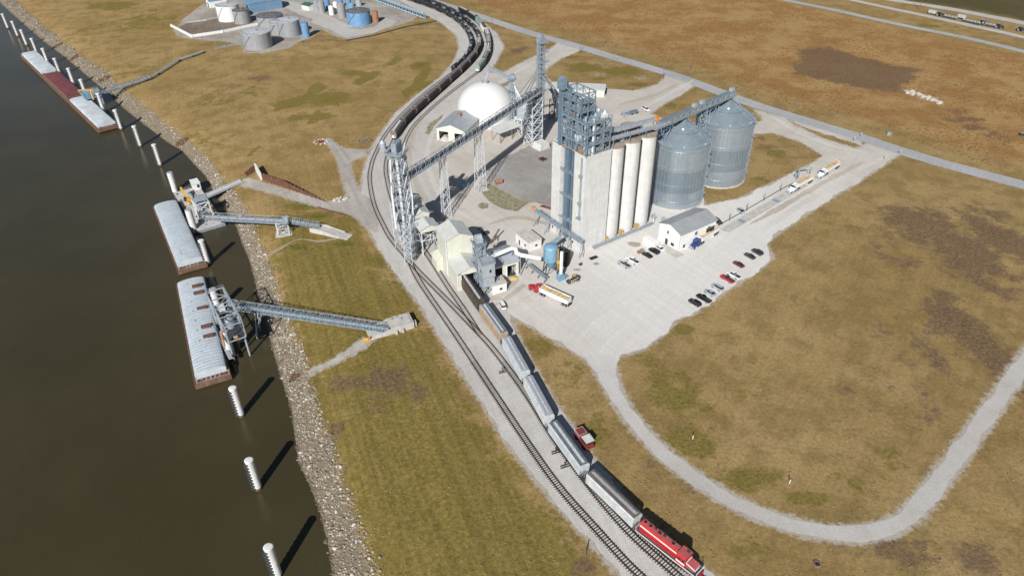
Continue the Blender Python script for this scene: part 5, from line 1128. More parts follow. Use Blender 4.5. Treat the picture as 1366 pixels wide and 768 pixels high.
# workhouse: steel floors and columns, taller at the back left
fr = MB(); z0 = HT_+.1
def cage(m, x0, x1, y0, y1, zs, nx, ny, t_=.34, brace=True):
    xs = np.linspace(x0, x1, nx); ys = np.linspace(y0, y1, ny)
    for x in xs:
        for y in ys:
            if x in (x0, x1) or y in (y0, y1): m.beam((x, y, zs[0]), (x, y, zs[-1]), t_)
    for z in zs[1:]:
        for y in (y0, y1): m.beam((x0, y, z), (x1, y, z), t_)
        for x in (x0, x1): m.beam((x, y0, z), (x, y1, z), t_)
    if brace:
        for za, zb in zip(zs, zs[1:]):
            for i in range(ny-1):
                for x in (x0, x1): m.beam((x, ys[i], za), (x, ys[i+1], zb), t_*.5) if i % 2 else m.beam((x, ys[i+1], za), (x, ys[i], zb), t_*.5)
            for i in range(nx-1):
                for y in (y0, y1): m.beam((xs[i], y, za), (xs[i+1], y, zb), t_*.5) if i % 2 else m.beam((xs[i+1], y, za), (xs[i], y, zb), t_*.5)
def loc_(x, y): c_, s_ = math.cos(HR), math.sin(HR); return (HB.x+x*c_-y*s_, HB.y+x*s_+y*c_)
ZM, ZU, ZL = ZAT(loc_(.8, .8), 168.5), ZAT(loc_(.8, 4.8), 127), ZAT(loc_(.6, 14.6), 103); print('workhouse', ZM, ZU, ZL)
Z1 = [z0+(ZM-z0)*k/3 for k in range(4)]; Z2 = [ZM+(ZU-ZM)*k/3 for k in range(4)]
cage(fr, .8, 11.4, .8, 14.8, Z1, 4, 6, .36); cage(fr, .8, 7.0, 4.8, 14.8, Z2, 3, 4, .3, True); fr.build('steel_frame', M['bluesteel'], t)
for z in Z1[1:]: 
    m_ = MB(); m_.box(6.1, 7.8, z-.22, 11.0, 14.3, .36); m_.build('floor_deck', M['worksteel'], t)
for z in Z2[1:3]:
    m_ = MB(); m_.box(3.9, 9.8, z-.22, 6.4, 10.2, .36); m_.build('floor_deck', M['worksteel'], t)
m_ = MB()
for z in Z1[1:]: m_.rail([(.5, .6, z+.3), (11.7, .6, z+.3), (11.7, 15, z+.3), (.5, 15, z+.3)], 1.2, .1, True)
for z in Z2[1:3]: m_.rail([(.6, 4.7, z+.3), (7.2, 4.7, z+.3), (7.2, 14.9, z+.3), (.6, 14.9, z+.3)], 1.2, .1, True)
m_.build('handrail', M['steel'], t)
m_ = MB(); m_.box(.7, 15.6, HT_+.1, 1.3, 1.3, ZL-HT_-4); m_.build('leg_casing', M['blueleg'], t)
m_ = MB(); m_.box(.6, 15.0, ZL-4.2, 2.6, 2.8, .6); m_.extr([(-.8, ZL-3.6), (1.6, ZL-3.6), (1.6, ZL-.9), (.8, ZL), (-.8, ZL-.7)], 13.6, 16.2); m_.build('leg_head', M['bluesteel'], t)
m_ = MB(); m_.box(2.6, 15.2, ZU-4, 1.0, 1.0, 6); m_.build('leg_casing', M['bluesteel'], t)
kinds = ['steel', 'palesteel', 'bluesteel', 'steel', 'palesteel', 'rusttank', 'steel', 'whitesteel']
for fl_i, z in enumerate([z0]+Z1[1:3]+Z2[:2]):
    hi = fl_i > 2; y0, y1 = (6, 14.6) if hi else (1.8, 14.6); x1 = 5.6 if hi else 10.2
    for k in range(6 if hi else 15):
        x, y = random.uniform(1.8, x1), random.uniform(y0, y1); m_ = MB(); s_ = random.uniform(.7, 1.3)
        if k % 3 == 0: m_.cyl((x, y, z+.42), (x, y, z+.42+1.7*s_), .8*s_, n=14); m_.cyl((x, y, z+.42+1.7*s_), (x, y, z+3.4), .8*s_, .35, n=14)
        elif k % 3 == 1: m_.box(x, y, z+.42, 2.1*s_, 1.5*s_, 1.7*s_); m_.beam((x, y, z+1.5), (x+1, y+1.5, z+3.2), .45)
        else: m_.cyl((x-1, y, z+1.3), (x+1, y, z+1.3), .7*s_, n=12); m_.box(x, y, z+.42, 1.8, .9, .5)
        m_.build('machine', M[kinds[(k+fl_i*3) % 8]], t)
for k, (x, y) in enumerate(((9.6, 2.4), (9.6, 5.6), (5.6, 2.6))):                # on the open front deck
    m_ = MB(); z = Z1[3]+.42; m_.box(x, y, z, 1.9, 1.7, 1.6); m_.cyl((x, y, z+1.6), (x, y, z+2.6), .7, .35, n=12); m_.build('machine', M[('whitesteel', 'palesteel', 'steel')[k]], t)
for k, (x, y, zb_, zt_) in enumerate(((1.6, 3, z0, ZM+2.5), (1.4, 7, z0, ZU-2), (1.6, 11.5, z0, ZU), (4, 1.4, z0, ZM+1.5), (8.6, 1.3, z0, ZM+1), (10.8, 4.5, z0, ZM+2), (10.9, 9, z0, ZM-2), (6.4, 13.6, z0, ZU-3))):
    m_ = MB(); m_.cyl((x, y, zb_), (x, y, zt_), .42, n=10); m_.build('vertical_duct', M[('palesteel', 'steel', 'blueleg', 'whitesteel')[k % 4]], t)
m_ = MB(); z = Z1[3]+.42
for k in range(3): y_ = 6.5+k*2.2; side_spout(m_, [(7.2, y_, z+4.5-k*.5), (8.4, y_-.3, z+3.4-k*.3), (9.4, y_-.6, z+1.0)], .38)
m_.build('curved_spout', M['palesteel'], t)
m_ = MB(); z = Z2[1]+.42; m_.cyl((4.6, 9, z), (4.6, 9, z+2.6), 1.6, n=18); m_.cyl((4.6, 9, z+2.6), (4.6, 9, z+3.4), 1.6, .6, n=18); m_.build('dust_filter', M['whitesteel'], t)
m_ = MB()
fh = frame(HB, HR)
for k in range(4): e_ = fh(G(742+k*1.5, 156-k, 17)); s0 = Vector((.2+k*.6, 16.2, ZM+4-k*3)); side_spout(m_, [s0, s0.lerp(e_, .35)+Vector((0, 0, 4)), s0.lerp(e_, .75)+Vector((0, 0, 3)), e_], .38)
m_.build('downspout', M['steel'], t)
# roof conveyors to the steel bins
m_ = MB()
for y, z, r in ((5.2, z0+5.0, .75), (2.4, z0+3.4, .65)):
    m_.beam((11.5, y, z), (38.5, y, z-1.2), r*2, r*1.6)
m_.build('roof_conveyor', M['palesteel'], t)
m_ = MB()
for k in range(4):
    x = 14+k*8
    for y in (2.4, 5.2): m_.beam((x, y-.8, HT_+.1), (x, y-.8, z0+4), .2); m_.beam((x, y+.8, HT_+.1), (x, y+.8, z0+4), .2)
m_.rail([(12, 1.2, z0+2.6), (38, 1.2, z0+1.6)]); m_.rail([(12, 6.5, z0+4.2), (38, 6.5, z0+3.0)])
m_.build('conveyor_trestle', M['steel'], t)
m_ = MB(); m_.box(36.5, 3, z0+4.2, 1.1, 1.1, 2.0); m_.build('orange_drive', M['orange'], t)
m_ = MB(); m_.box(20, 3.6, HT_+.25, 1.4, 1.2, 1.6); m_.box(29, 4.2, HT_+.25, 1.0, 1.0, 1.2); m_.each('roof_vent', M['palesteel'], t)
# front conveyor at the pier feet
t2 = thing('stilted_conveyor', 'grey enclosed conveyor on stilts crossing in front of the concrete elevator', 'conveyor', G(748, 330)); f = frame(t2.location, 0)
a, b = G(714, 280, 7.5), G(776, 322, 7.5); a, b = f(a), f(b); m_ = MB(); m_.beam(a, b, 1.1, .9); m_.build('housing', M['steel'], t2); m_ = MB(); m_.truss(a-Vector((0, 0, .6)), b-Vector((0, 0, .6)), 1.3, 1.4, 12, .08); m_.build('frame', M['steel'], t2)
for k in range(5):
    q = a+(b-a)*(k/4); m_ = MB(); m_.beam((q.x-.8, q.y-.6, 0), (q.x, q.y, q.z-.7), .22); m_.beam((q.x+.8, q.y+.6, 0), (q.x, q.y, q.z-.7), .22); m_.build('leg', M['steel'], t2)
m_ = MB(); m_.box(a.x-.6, a.y+.4, a.z-.6, 1.4, 1.4, 1.8); m_.build('drive', M['orange'], t2)
t2 = thing('cross_conveyor', 'dark grey conveyor running low from the blue collector up to the concrete elevator', 'conveyor', G(735, 330)); f = frame(t2.location, 0)
a, b = f(G(726, 333, 2.5)), f(G(748, 316, 6.5)); m_ = MB(); m_.beam(a, b, 1.3, 1.3); m_.build('housing', M['steel'], t2)
for k in range(3): q = a+(b-a)*(k/2); m_ = MB(); m_.beam((q.x, q.y, 0), (q.x, q.y, q.z-.5), .3); m_.build('leg', M['dark'], t2)
# ---------------------------------------------------------------- corrugated steel bins
def steel_bin(cx, cy, R_, eave, peak, label):
    t = thing('grain_bin', label, 'grain bin', (cx, cy, 0), 0, 'corrugated steel grain bins')
    m_ = MB(); m_.lathe([(R_+.5, 0), (R_+.5, .5), (R_, .5)], 48); m_.build('foundation', M['conc2'], t)
    n = 48; prev = R_
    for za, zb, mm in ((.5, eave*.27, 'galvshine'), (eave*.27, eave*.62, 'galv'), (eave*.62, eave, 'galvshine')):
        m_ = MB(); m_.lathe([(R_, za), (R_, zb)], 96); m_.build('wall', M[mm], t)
    m_ = MB()
    for k in range(n):
        a = 2*math.pi*k/n; m_.beam(((R_+.05)*math.cos(a), (R_+.05)*math.sin(a), .6), ((R_+.05)*math.cos(a), (R_+.05)*math.sin(a), eave), .16)
    m_.build('stiffeners', M['galvstiff'], t)
    m_ = MB()
    for z in np.linspace(3.2, eave-2, 4): m_.lathe([(R_+.03, z), (R_+.24, z+.03), (R_+.24, z+.3), (R_+.03, z+.33)], 64)
    m_.lathe([(R_+.05, eave-.3), (R_+.35, eave-.2), (R_+.35, eave+.05)], 64); m_.build('wind_ring', M['galvstiff'], t)
    m_ = MB(); rt = 1.6; m_.lathe([(R_+.32, eave+.02), (rt, peak-.6), (rt, peak), (.9, peak+.6), (.01, peak+.7)], 96); m_.build('cone_roof', M['galvroof'], t)
    m_ = MB()
    for k in range(n):
        a = 2*math.pi*k/n; c, s = math.cos(a), math.sin(a); m_.beam(((R_+.2)*c, (R_+.2)*s, eave+.12), (rt*c, rt*s, peak-.5), .11)
    zz = eave+(peak-eave)*.5; m_.lathe([((R_+.3)*.5+rt*.5-.1, zz), ((R_+.3)*.5+rt*.5-.1, zz+.16), ((R_+.3)*.5+rt*.5-.4, zz+.25)], 48)
    m_.build('roof_ribs', M['galvroof'], t)
    m_ = MB()
    for k in range(9):
        a = 2*math.pi*k/9+.3; rr = R_*.36; z = eave+(peak-eave)*(1-rr/R_); m_.beam((rr*math.cos(a), rr*math.sin(a), z), ((rr+.9)*math.cos(a), (rr+.9)*math.sin(a), z+.4), .6, .5)
    for k in range(14):
        a = 2*math.pi*k/14+.1; rr = R_*.93; z = eave+(peak-eave)*(1-rr/R_); m_.beam((rr*math.cos(a), rr*math.sin(a), z), ((rr+.8)*math.cos(a), (rr+.8)*math.sin(a), z+.25), .5, .45)
    m_.build('roof_vents', M['galvrib'], t)
    a = R(-28); c, s = math.cos(a), math.sin(a); m_ = MB()
    for o in (-.45, .45):
        m_.beam(((R_+.5)*c-o*s, (R_+.5)*s+o*c, .5), ((R_+.5)*c-o*s, (R_+.5)*s+o*c, eave+.8), .12); m_.beam(((R_+.4)*c-o*s, (R_+.4)*s+o*c, eave+.5), (rt*c-o*s, rt*s+o*c, peak+.2), .16)
    for k in range(26): z = 1+k*(eave-1)/26; m_.beam(((R_+.5)*c+.45*s, (R_+.5)*s-.45*c, z), ((R_+.5)*c-.45*s, (R_+.5)*s+.45*c, z), .08)
    for k in range(22): u = k/22; rr = (R_+.4)*(1-u)+rt*u; z = eave+.55+(peak-.3-eave)*u; m_.beam((rr*c+.45*s, rr*s-.45*c, z), (rr*c-.45*s, rr*s+.45*c, z), .16)
    for k in range(5): z = 5+k*(eave-6)/4; m_.box((R_+.8)*c, (R_+.8)*s, z, 1.2, 1.2, .15)
    m_.build('ladder', M['steel'], t)
    return t
BINS = [(70.2, 270, 11.8, 27.4), (93.2, 289.3, 12.2, 28.2)]
PK = [ZAT((70.2, 270), 158.5), ZAT((93.2, 289.3), 131.5)]
bl = ['nearer corrugated steel grain bin, between the concrete silos and the white office', 'farther and right hand corrugated steel grain bin, beside the brown grass island']
for (x, y, r, e), pk, l in zip(BINS, PK, bl): steel_bin(x, y, r, e, pk, l)
# fan units at the foot of the near bin
for u, v, lab in ((870, 292, 'left aeration fan at the foot of the near steel bin'), (883, 296, 'right aeration fan at the foot of the near steel bin')):
    p = G(u, v); t = thing('aeration_fan', lab, 'fan', p, R(-60)); m_ = MB(); m_.cyl((0, 0, 1), (0, 1.4, 1), .95, n=14); m_.build('fan_drum', M['palesteel'], t); m_ = MB(); m_.box(0, .9, 0, 1.2, 1.2, .4); m_.build('stand', M['dark'], t)
for u, v, lab in ((862, 296, 'left one of the two tan guard posts by the near steel bin'), (871, 300, 'right one of the two tan guard posts by the near steel bin')):
    p = G(u, v); t = thing('guard_post', lab, 'post', p); m_ = MB(); m_.cyl((0, 0, 0), (0, 0, 3.2), .28, n=10); m_.build('post', M['cream'], t); m_ = MB(); m_.cyl((0, 0, 3.2), (0, 0, 3.35), .3, .15, n=10); m_.build('post_cap', M['yellow'], t)
# bridge over the bin peaks
pA = Vector((BINS[0][0], BINS[0][1], PK[0]+2.2)); pB = Vector((BINS[1][0], BINS[1][1], PK[1]+1.2)); d = (pB-pA).normalized(); st = pA-d*15.5; st.z = PK[0]+1.2
t = thing('bin_bridge', 'long grey conveyor bridge joining the concrete silos to the peaks of both steel bins', 'conveyor bridge', v3(pA, 0)); f = frame(t.location, 0)
a, b = f(st), f(pB+d*2.4)
parts(t, ('truss', M['steel'], lambda m: m.truss(a, b, 2.2, 1.7, 26, .16)), ('belt_housing', M['galvroof'], lambda m: m.beam(a+Vector((0, 0, 1.5)), b+Vector((0, 0, 1.5)), 1.9, .9)),
 ('walkway', M['steel'], lambda m: (m.beam(a+Vector((1.1, -1.3, .1)), b+Vector((1.1, -1.3, .1)), 1.2, .1), m.rail([a+Vector((1.5, -1.8, .1)), b+Vector((1.5, -1.8, .1))], 1.2, .08))))
for (x, y, r, e), pk in zip(BINS, PK):
    m_ = MB(); q = f((x, y, pk)); 
    for s in (-1, 1): m_.beam(q+Vector((d.x*s*1.4, d.y*s*1.4, -1)), q+Vector((d.x*s*1.4, d.y*s*1.4, 1.6)), .25)
    m_.build('peak_stand', M['steel'], t)
    m_ = MB(); 
    q1 = f((x-d.x*(r*.55), y-d.y*(r*.55), e+(pk-e)*.45)); q2 = f((x-d.x*(r+.5), y-d.y*(r+.5), e)); top = Vector((0, 0, 0)); zb = a.z+(b.z-a.z)*.5
    m_.beam(q1, Vector((q1.x, q1.y, pk+1.0)), .25); m_.beam(q2, Vector((q2.x, q2.y, pk+.8)), .25); m_.beam(q2, Vector((q1.x, q1.y, pk+.8)), .2); m_.build('prop', M['steel'], t)
m_ = MB(); q = f(pA+d*13); m_.lattice(q.x, q.y, 2.4, 2.4, 0, PK[0]+.8, 14, .2); m_.build('bridge_tower', M['steel'], t)
for k, fr_ in enumerate((.45, .55, .97)): 
    q = a+(b-a)*fr_; m_ = MB(); m_.box(q.x, q.y, q.z+1.9, 1.8, 1.6, 1.3, math.atan2(d.y, d.x)); m_.build('discharge_gate', M['palesteel'], t)
# ---------------------------------------------------------------- office
O = G(905.5, 335.5); ox = G(955.8, 288.7, 7.6)-G(909, 308.6, 7.6); oy = G(877.5, 293, 7.6)-G(909, 308.6, 7.6); rz = math.atan2(ox.y, ox.x); LO, WO = ox.length, oy.length*.97
t = thing('office_building', 'white two storey office with a grey metal roof beside the near steel bin', 'building', O, rz); E_ = 7.4; RZ = 9.3
print('office', LO, WO)
m_ = MB(); m_.extr([(0, 0), (WO, 0), (WO, E_), (WO/2, RZ), (0, E_)], 0, LO, axis='x'); m_.build('wall', M['white'], t)
m_ = MB(); m_.gable(0, LO, 0, WO, E_+.02, RZ+.05, .5, .14); m_.build('roof', M['roofdark'], t)
m_ = MB()
for (x, y, l) in ((5, 2.2, 5), (9, 3.4, 3), (14, 2.0, 4), (8, 6.0, 4)): m_.box(x, y, E_+(RZ-E_)*min(y, WO-y)/(WO/2)+.18, l, .16, .05)
m_.box(16, 1.4, E_+.55, 2, 1.4, .12); m_.each('skylight', M['galvrib'], t)
for (x, z, w_, h_) in ((2.5, 1.0, 1.1, 1.2), (8.5, 4.6, 1.2, 1.2), (15.5, 4.6, 1.2, 1.1), (11.5, 1.2, 1.2, 1.2), (20, 3.0, 4.6, 2.2), (17, 1.2, 1.0, 1.2)):
    if x+w_/2 > LO: x = LO-w_/2-.5
    m_ = MB(); m_.box(x, -.04, z, w_, .1, h_); o = m_.build('window', M['glass'], t); m2 = MB(); m2.box(x, -.06, z-.12, w_+.3, .16, .12); m2.box(x, -.06, z+h_, w_+.3, .16, .12); m2.build('window_frame', M['steel'], o)
for (y, z, w_, h_) in ((WO*.32, .9, 1.6, 1.1), (WO*.58, 4.9, .7, 1.1)):
    m_ = MB(); m_.box(-.04, y, z, .1, w_, h_); o = m_.build('window', M['glass'], t); m2 = MB(); m2.box(-.06, y, z-.12, .16, w_+.3, .12); m2.build('window_frame', M['steel'], o)
m_ = MB(); m_.box(-.05, WO*.6, 0, .12, 1.3, 2.4); o = m_.build('door', M['dark'], t); m2 = MB(); m2.box(-.14, WO*.6-.4, 1.0, .06, .12, .12); m2.build('handle', M['palesteel'], o)
m_ = MB(); m_.box(LO*.45, -.09, 0, .12, .14, E_-.2); m_.box(-.05, .1, 0, .14, .14, E_); m_.build('gutter_pipe', M['palesteel'], t)
m_ = MB(); m_.box(-2.2, 2.2, -.01, 4.4, 10, .055); m_.build('apron', M['conc2'], t)
p = G(868, 327); t = thing('screen_wall', 'low white flat roofed annex left of the white office', 'annex', p, rz); m_ = MB(); m_.box(0, 0, 0, 2.2, 6.4, 2.5); m_.build('wall', M['white'], t); m_ = MB(); m_.box(0, 0, 2.5, 2.4, 6.6, .1); m_.build('roof', M['white'], t)
t['category'] = 'annex'; t.name = 'annex'
# ---------------------------------------------------------------- gable shed and dome
O = G(621, 191.5); oy_ = G(641, 171)-O; rz = math.atan2(oy_.y, oy_.x); W_ = (G(580, 188.5)-O).length*.98; L_ = 22.0
t = thing('storage_shed', 'cream gabled shed with pale grey roof and two open doors near the white dome', 'shed', O, rz)
E_, RZ = 6.2, 8.9
def open_front(m, W_, E_, RZ, doors, th=.25, x=0):       # gable wall at x with door holes (y0, y1, h)
    ys = [0]+[a for d_ in doors for a in d_[:2]]+[W_]
    for i in range(0, len(ys), 2): m.box(x+th/2, (ys[i]+ys[i+1])/2, 0, th, ys[i+1]-ys[i], E_-.9)
    for (a, b, h_) in doors:
        if h_ < E_-.9: m.box(x+th/2, (a+b)/2, h_, th, b-a, E_-.9-h_)
    m.extr([(0, E_-.9), (W_, E_-.9), (W_, E_), (W_/2, RZ), (0, E_)], x, x+th, axis='x')
parts(t, ('wall', M['cream'], lambda m: (open_front(m, W_, E_, RZ, [(1.4, 5.8, 4.6), (9.2, 14.2, 4.8)]), m.box(L_/2, .12, 0, L_, .25, E_-.02), m.box(L_/2, W_-.12, 0, L_, .25, E_-.02), open_front(m, W_, E_, RZ, [], x=L_-.25))),
 ('roof', M['roof'], lambda m: m.gable(0, L_, 0, W_, E_, RZ, .5, .16)), ('floor', M['conc2'], lambda m: m.box(L_/2, W_/2, -.02, L_-.6, W_-.6, .09)),
 ('roof_vent', M['rusttank'], lambda m: (m.box(12, W_/2, RZ-.1, 1.8, 1.8, 1.2), m.box(14.5, W_/2+.3, RZ-.1, .8, .8, .9))))
m_ = MB(); m_.lathe([(3.0, 0.05), (2.0, .8), (.9, 1.6), (.01, 1.9)], 14, c=(1.5, 11.6)); tag(m_.build('gravel_heap', GR['ballast'], None, O), 'small gravel heap in the left door of the cream gabled shed', 'gravel heap').rotation_euler = (0, 0, rz)
dc = (-12.5, 361); DR = 15.2; dh = ZAT(dc, 110.5)
t = thing('storage_dome', 'large smooth white dome behind the cream gabled shed', 'dome', (*dc, 0)); 
st_ = 6.0
prof = [(DR, 0), (DR, st_)]+[(DR*math.cos(a), st_+(dh-st_)*math.sin(a)) for a in np.linspace(.08, 1.50, 18)]+[(.01, dh)]
m_ = MB(); m_.lathe(prof, 72); m_.build('shell', M['dome'], t); print('dome', dh)
m_ = MB(); m_.lathe([(DR+.3, 0), (DR+.3, .5), (DR, .6)], 48); m_.build('footing', M['conc2'], t)
m_ = MB(); m_.cyl((0, 0, dh-.2), (0, 0, dh+1.0), 1.4, n=16); m_.rail([(-1.6, -1.6, dh), (1.6, -1.6, dh), (1.6, 1.6, dh), (-1.6, 1.6, dh)], 1.2, .08, True); m_.build('crown_hatch', M['palesteel'], t)
lb = G(684, 166); lh = ZAT(lb, 101)
t = thing('dome_elevator_leg', 'slim grey bucket elevator at the right side of the white dome', 'bucket elevator', lb)
parts(t, ('tower', M['steel'], lambda m: m.lattice(0, 0, 2.4, 2.4, 0, lh-2, 12, .2)), ('casing', M['palesteel'], lambda m: (m.box(-.5, 0, 0, .6, .9, lh-1.5), m.box(.5, 0, 0, .6, .9, lh-1.5))), ('head', M['steel'], lambda m: (m.box(0, 0, lh-1.6, 2.8, 2.2, 1.4), m.cyl((0, -1, lh-.2), (0, 1, lh-.2), 1.1, n=14))),
 ('spout', M['palesteel'], lambda m: [m.cyl((.6, 0, lh-2-k*.8), (3+k*1.6, -5-k*1.2, 11), .32, n=8) for k in range(4)]), ('platform', M['steel'], lambda m: [(m.box(0, 0, z, 3.6, 3.6, .12), m.rail([(-1.8, -1.8, z), (1.8, -1.8, z), (1.8, 1.8, z), (-1.8, 1.8, z)], 1.1, .07, True)) for z in (10, 18, lh-2)]))
t = thing('dome_conveyor', 'pale grey truss conveyor from the elevator leg out over the top of the white dome', 'conveyor', lb); f = frame(lb, 0)
a = f(v3(lb, lh-3.0)); b = f((dc[0], dc[1], dh+3.5)); e = b+(b-a)*.25
b2 = f(G(652, 93, 26)); parts(t, ('truss', M['palesteel'], lambda m: m.truss(a, b2, 1.8, 1.7, 14, .14)), ('belt_housing', M['palesteel'], lambda m: m.beam(a+Vector((0, 0, .9)), b2+Vector((0, 0, .9)), 1.3, .8)))
m_ = MB(); q = f((dc[0], dc[1], 0)); qq = min(((a+(b2-a)*k/40) for k in range(41)), key=lambda w_: (w_.xy-q.xy).length); 
for s in (-.6, .6): m_.beam((q.x+s, q.y, dh-.3), (qq.x+s, qq.y, qq.z), .2)
m_.cyl((q.x, q.y, dh), (qq.x, qq.y, qq.z), .35, n=8); m_.build('drop_spout', M['palesteel'], t)
# ---------------------------------------------------------------- white loading tower over the tracks
tb = G(545, 331); th = ZAT(tb, 190)
rz = R(72); t = thing('loading_tower', 'tall white steel rail loading tower with stacked platforms beside the curved tracks', 'loading tower', tb, rz)
WT = 3.3
m_ = MB(); m_.lattice(0, 0, WT, WT, 0, th-4, 14, .2, br=.10); m_.build('frame', M['palesteel'], t)
for k in (-1, 1):
    m_ = MB(); m_.box(k*.75, .3, 0, .7, .9, th-1); m_.build('leg_casing', M['whitesteel'], t)
for k, z in enumerate(np.linspace(6, th-6, 7)):
    m_ = MB(); m_.box(.2, .9, z, 4.2, 4.8, .14); m_.build('platform', M['palesteel'], t); m_ = MB(); m_.rail([(-2.1, -1.8, z+.1), (2.5, -1.8, z+.1), (2.5, 3.6, z+.1), (-2.1, 3.6, z+.1)], 1.1, .09, True); m_.beam((-2.0, -2.1, z), (2.2, -2.2, z+(th-12)/6), .4, .1); m_.build('stair_and_rail', M['palesteel'], t)
    m_ = MB(); m_.box(-1.2+(k % 2)*2, 2.7, z+.14, 1.5, 1.3, 1.4); m_.build('tool_box', M['dark'] if k % 2 else M['steel'], t)
m_ = MB(); m_.box(0, .4, th-4, 6.4, 6.4, .2); m_.box(-2.0, 3.6, th-2.2, 3.6, 3.2, .2); m_.rail([(-3.1, -2.7, th-3.8), (3.1, -2.7, th-3.8), (3.1, 3.5, th-3.8), (-3.1, 3.5, th-3.8)], 1.2, .1, True); m_.build('head_platform', M['palesteel'], t)
m_ = MB(); m_.box(-1.0, .3, th-3.8, 2.4, 2.0, 3.4); m_.box(1.6, .4, th-3.8, 2.2, 1.8, 3.0); m_.cyl((-2, .3, th-.6), (2.6, .3, th-.6), 1.0, n=12); m_.build('elevator_head', M['steel'], t)
m_ = MB(); m_.cyl((-2.6, 4.2, th-2), (-2.6, 4.2, th+.4), 1.2, n=14); m_.cyl((-2.6, 4.2, th+.4), (-2.6, 4.2, th+1.4), 1.2, .4, n=14); m_.build('cyclone', M['palesteel'], t)
m_ = MB(); side_spout(m_, [(1.2, 2.4, th-6), (1.6, 3.6, th*.62), (1.2, 3.2, th*.36), (-3.0, 2.0, 13)], .42); side_spout(m_, [(-1.2, 2.6, th-6), (-1.6, 3.4, th*.55), (-6, 1.0, 12)], .42); side_spout(m_, [(2.4, -1.5, th-6), (2.6, -2.6, th*.5), (2.0, -2.4, 14)], .35); m_.build('loading_spout', M['whitesteel'], t)
m_ = MB(); m_.lattice(0, 3.4, 2.8, 2.6, 0, th*.45, 7, .16, br=.09); m_.build('side_frame', M['whitesteel'], t)
# lower white scaffold and shelters on posts over the rusty track
ax = G(592, 360)-G(560, 315); rzs = math.atan2(ax.y, ax.x)
def shelter(u, v, L_, W_, ze, zr_, lab, posts=True, zp=0.0):
    p = G(u, v); t = thing('loading_shelter', lab, 'shelter', p, rzs, 'cream loading shelters on posts')
    m_ = MB(); m_.extr([(-W_/2, ze-1.3), (W_/2, ze-1.3), (W_/2, ze), (0, zr_), (-W_/2, ze)], -L_/2, L_/2, axis='x'); m_.build('wall', M['cream'], t)
    m_ = MB(); m_.gable(-L_/2, L_/2, -W_/2, W_/2, ze+.02, zr_+.03, .45, .15); m_.build('roof', M['creamroof'], t)
    m_ = MB()
    for x in (-L_/2+.3, L_/2-.3):
        for y in (-W_/2+.3, W_/2-.3): m_.beam((x, y, 0), (x, y, ze-1.3), .34)
    for s in (-1, 1):
        y = s*(W_/2-.3)
        for z0_, z1_ in ((0, (ze-1.3)/2), ((ze-1.3)/2, ze-1.3)):
            m_.beam((-L_/2+.3, y, z0_), (L_/2-.3, y, z1_), .17); m_.beam((L_/2-.3, y, z0_), (-L_/2+.3, y, z1_), .17)
        m_.beam((-L_/2+.3, y, (ze-1.3)/2), (L_/2-.3, y, (ze-1.3)/2), .2)
    x = L_/2-.3; m_.beam((x, -W_/2+.3, 6.2), (x, W_/2-.3, ze-1.4), .18); m_.beam((x, W_/2-.3, 6.2), (x, -W_/2+.3, ze-1.4), .18); m_.beam((x, -W_/2, 6.2), (x, W_/2, 6.2), .22)
    m_.build('post_frame', M['whitesteel'], t)
    m_ = MB(); m_.box(0, 0, ze-1.45, L_-.2, W_-.4, .12); m_.cyl((0, 0, ze-1.4), (0, 0, 6.0), .8, .35, n=12); m_.build('load_chute', M['steel'], t)
shelter(572, 333, 6.5, 7.0, 11.2, 12.6, 'lower cream shelter on tall white posts, nearer the cream rail shed'); shelter(563, 319, 5.6, 6.0, 12.6, 13.9, 'upper middle cream shelter on white posts beside the loading tower'); shelter(556, 303, 4.6, 5.0, 13.2, 14.3, 'small rear cream shelter touching the white loading tower')
t = thing('access_scaffold', 'dense white scaffold stairs at the foot of the loading tower', 'scaffold', G(552, 338), rz)
m_ = MB(); m_.lattice(-2.0, 0, 3.4, 3.4, 0, 14, 5, .15, br=.09); m_.lattice(-6.0, -1.4, 3.0, 3.0, 0, 10, 4, .14, br=.09); m_.build('frame', M['whitesteel'], t)
m_ = MB()
for k in range(4): m_.box(-2.0, 0, 2.8+k*3, 3.6, 3.6, .1); m_.beam((-3.5, 1.9, k*3), (-.3, 1.9, k*3+2.8), .9, .12)
for k in range(3): m_.box(-6, -1.4, 2.5+k*2.6, 3.2, 3.2, .1)
m_.build('stairs', M['palesteel'], t)
# ---------------------------------------------------------------- long inclined gallery and its trestles
lowp = G(541, 238, 12.0); tall = G(720, 189); tall_h = ZAT(tall, 48); print('tall', tall_h, 'load', th)
q1, q2 = G(637, 252), G(589, 288)
z1, z2 = ZAT(q1, 191), ZAT(q2, 220); print('trestle', z1, z2)
dirv = (q1-q2); 
A = v3(tb, 0)+Vector((1.0, 1.5, 0)); B = v3(tall, 0)
# fit heights along the plan line so that the gallery passes over both trestle tops
LA = (B-A).length; za = 7.5; zb = ZAT(tall, 121)
t = thing('conveyor_gallery', 'long grey truss conveyor climbing from the white loading tower to the tall grey elevator tower', 'conveyor', A.copy()); f = frame(A.copy(), 0)
hA = ZAT(A, 240); A.z = hA; B.z = zb; print('gallery', hA, zb)
gallery(t, f, A, B, 2.5, 2.3, 36, M['palesteel'], M['dark'], M['palesteel'], truss_t=.11, belt_h=.9)
m_ = MB(); a, b = f(A), f(B)
for k in range(60): q = a+(b-a)*((k+.5)/60); dd = (b-a).normalized(); r = dd.cross(Vector((0, 0, 1))).normalized(); m_.beam(q-r*1.32+Vector((0, 0, .2)), q-r*1.32+Vector((0, 0, 1.7)), .16)
m_.beam(a-r*1.32+Vector((0, 0, .15)), b-r*1.32+Vector((0, 0, .15)), .26); m_.build('side_panels', M['palesteel'], t)
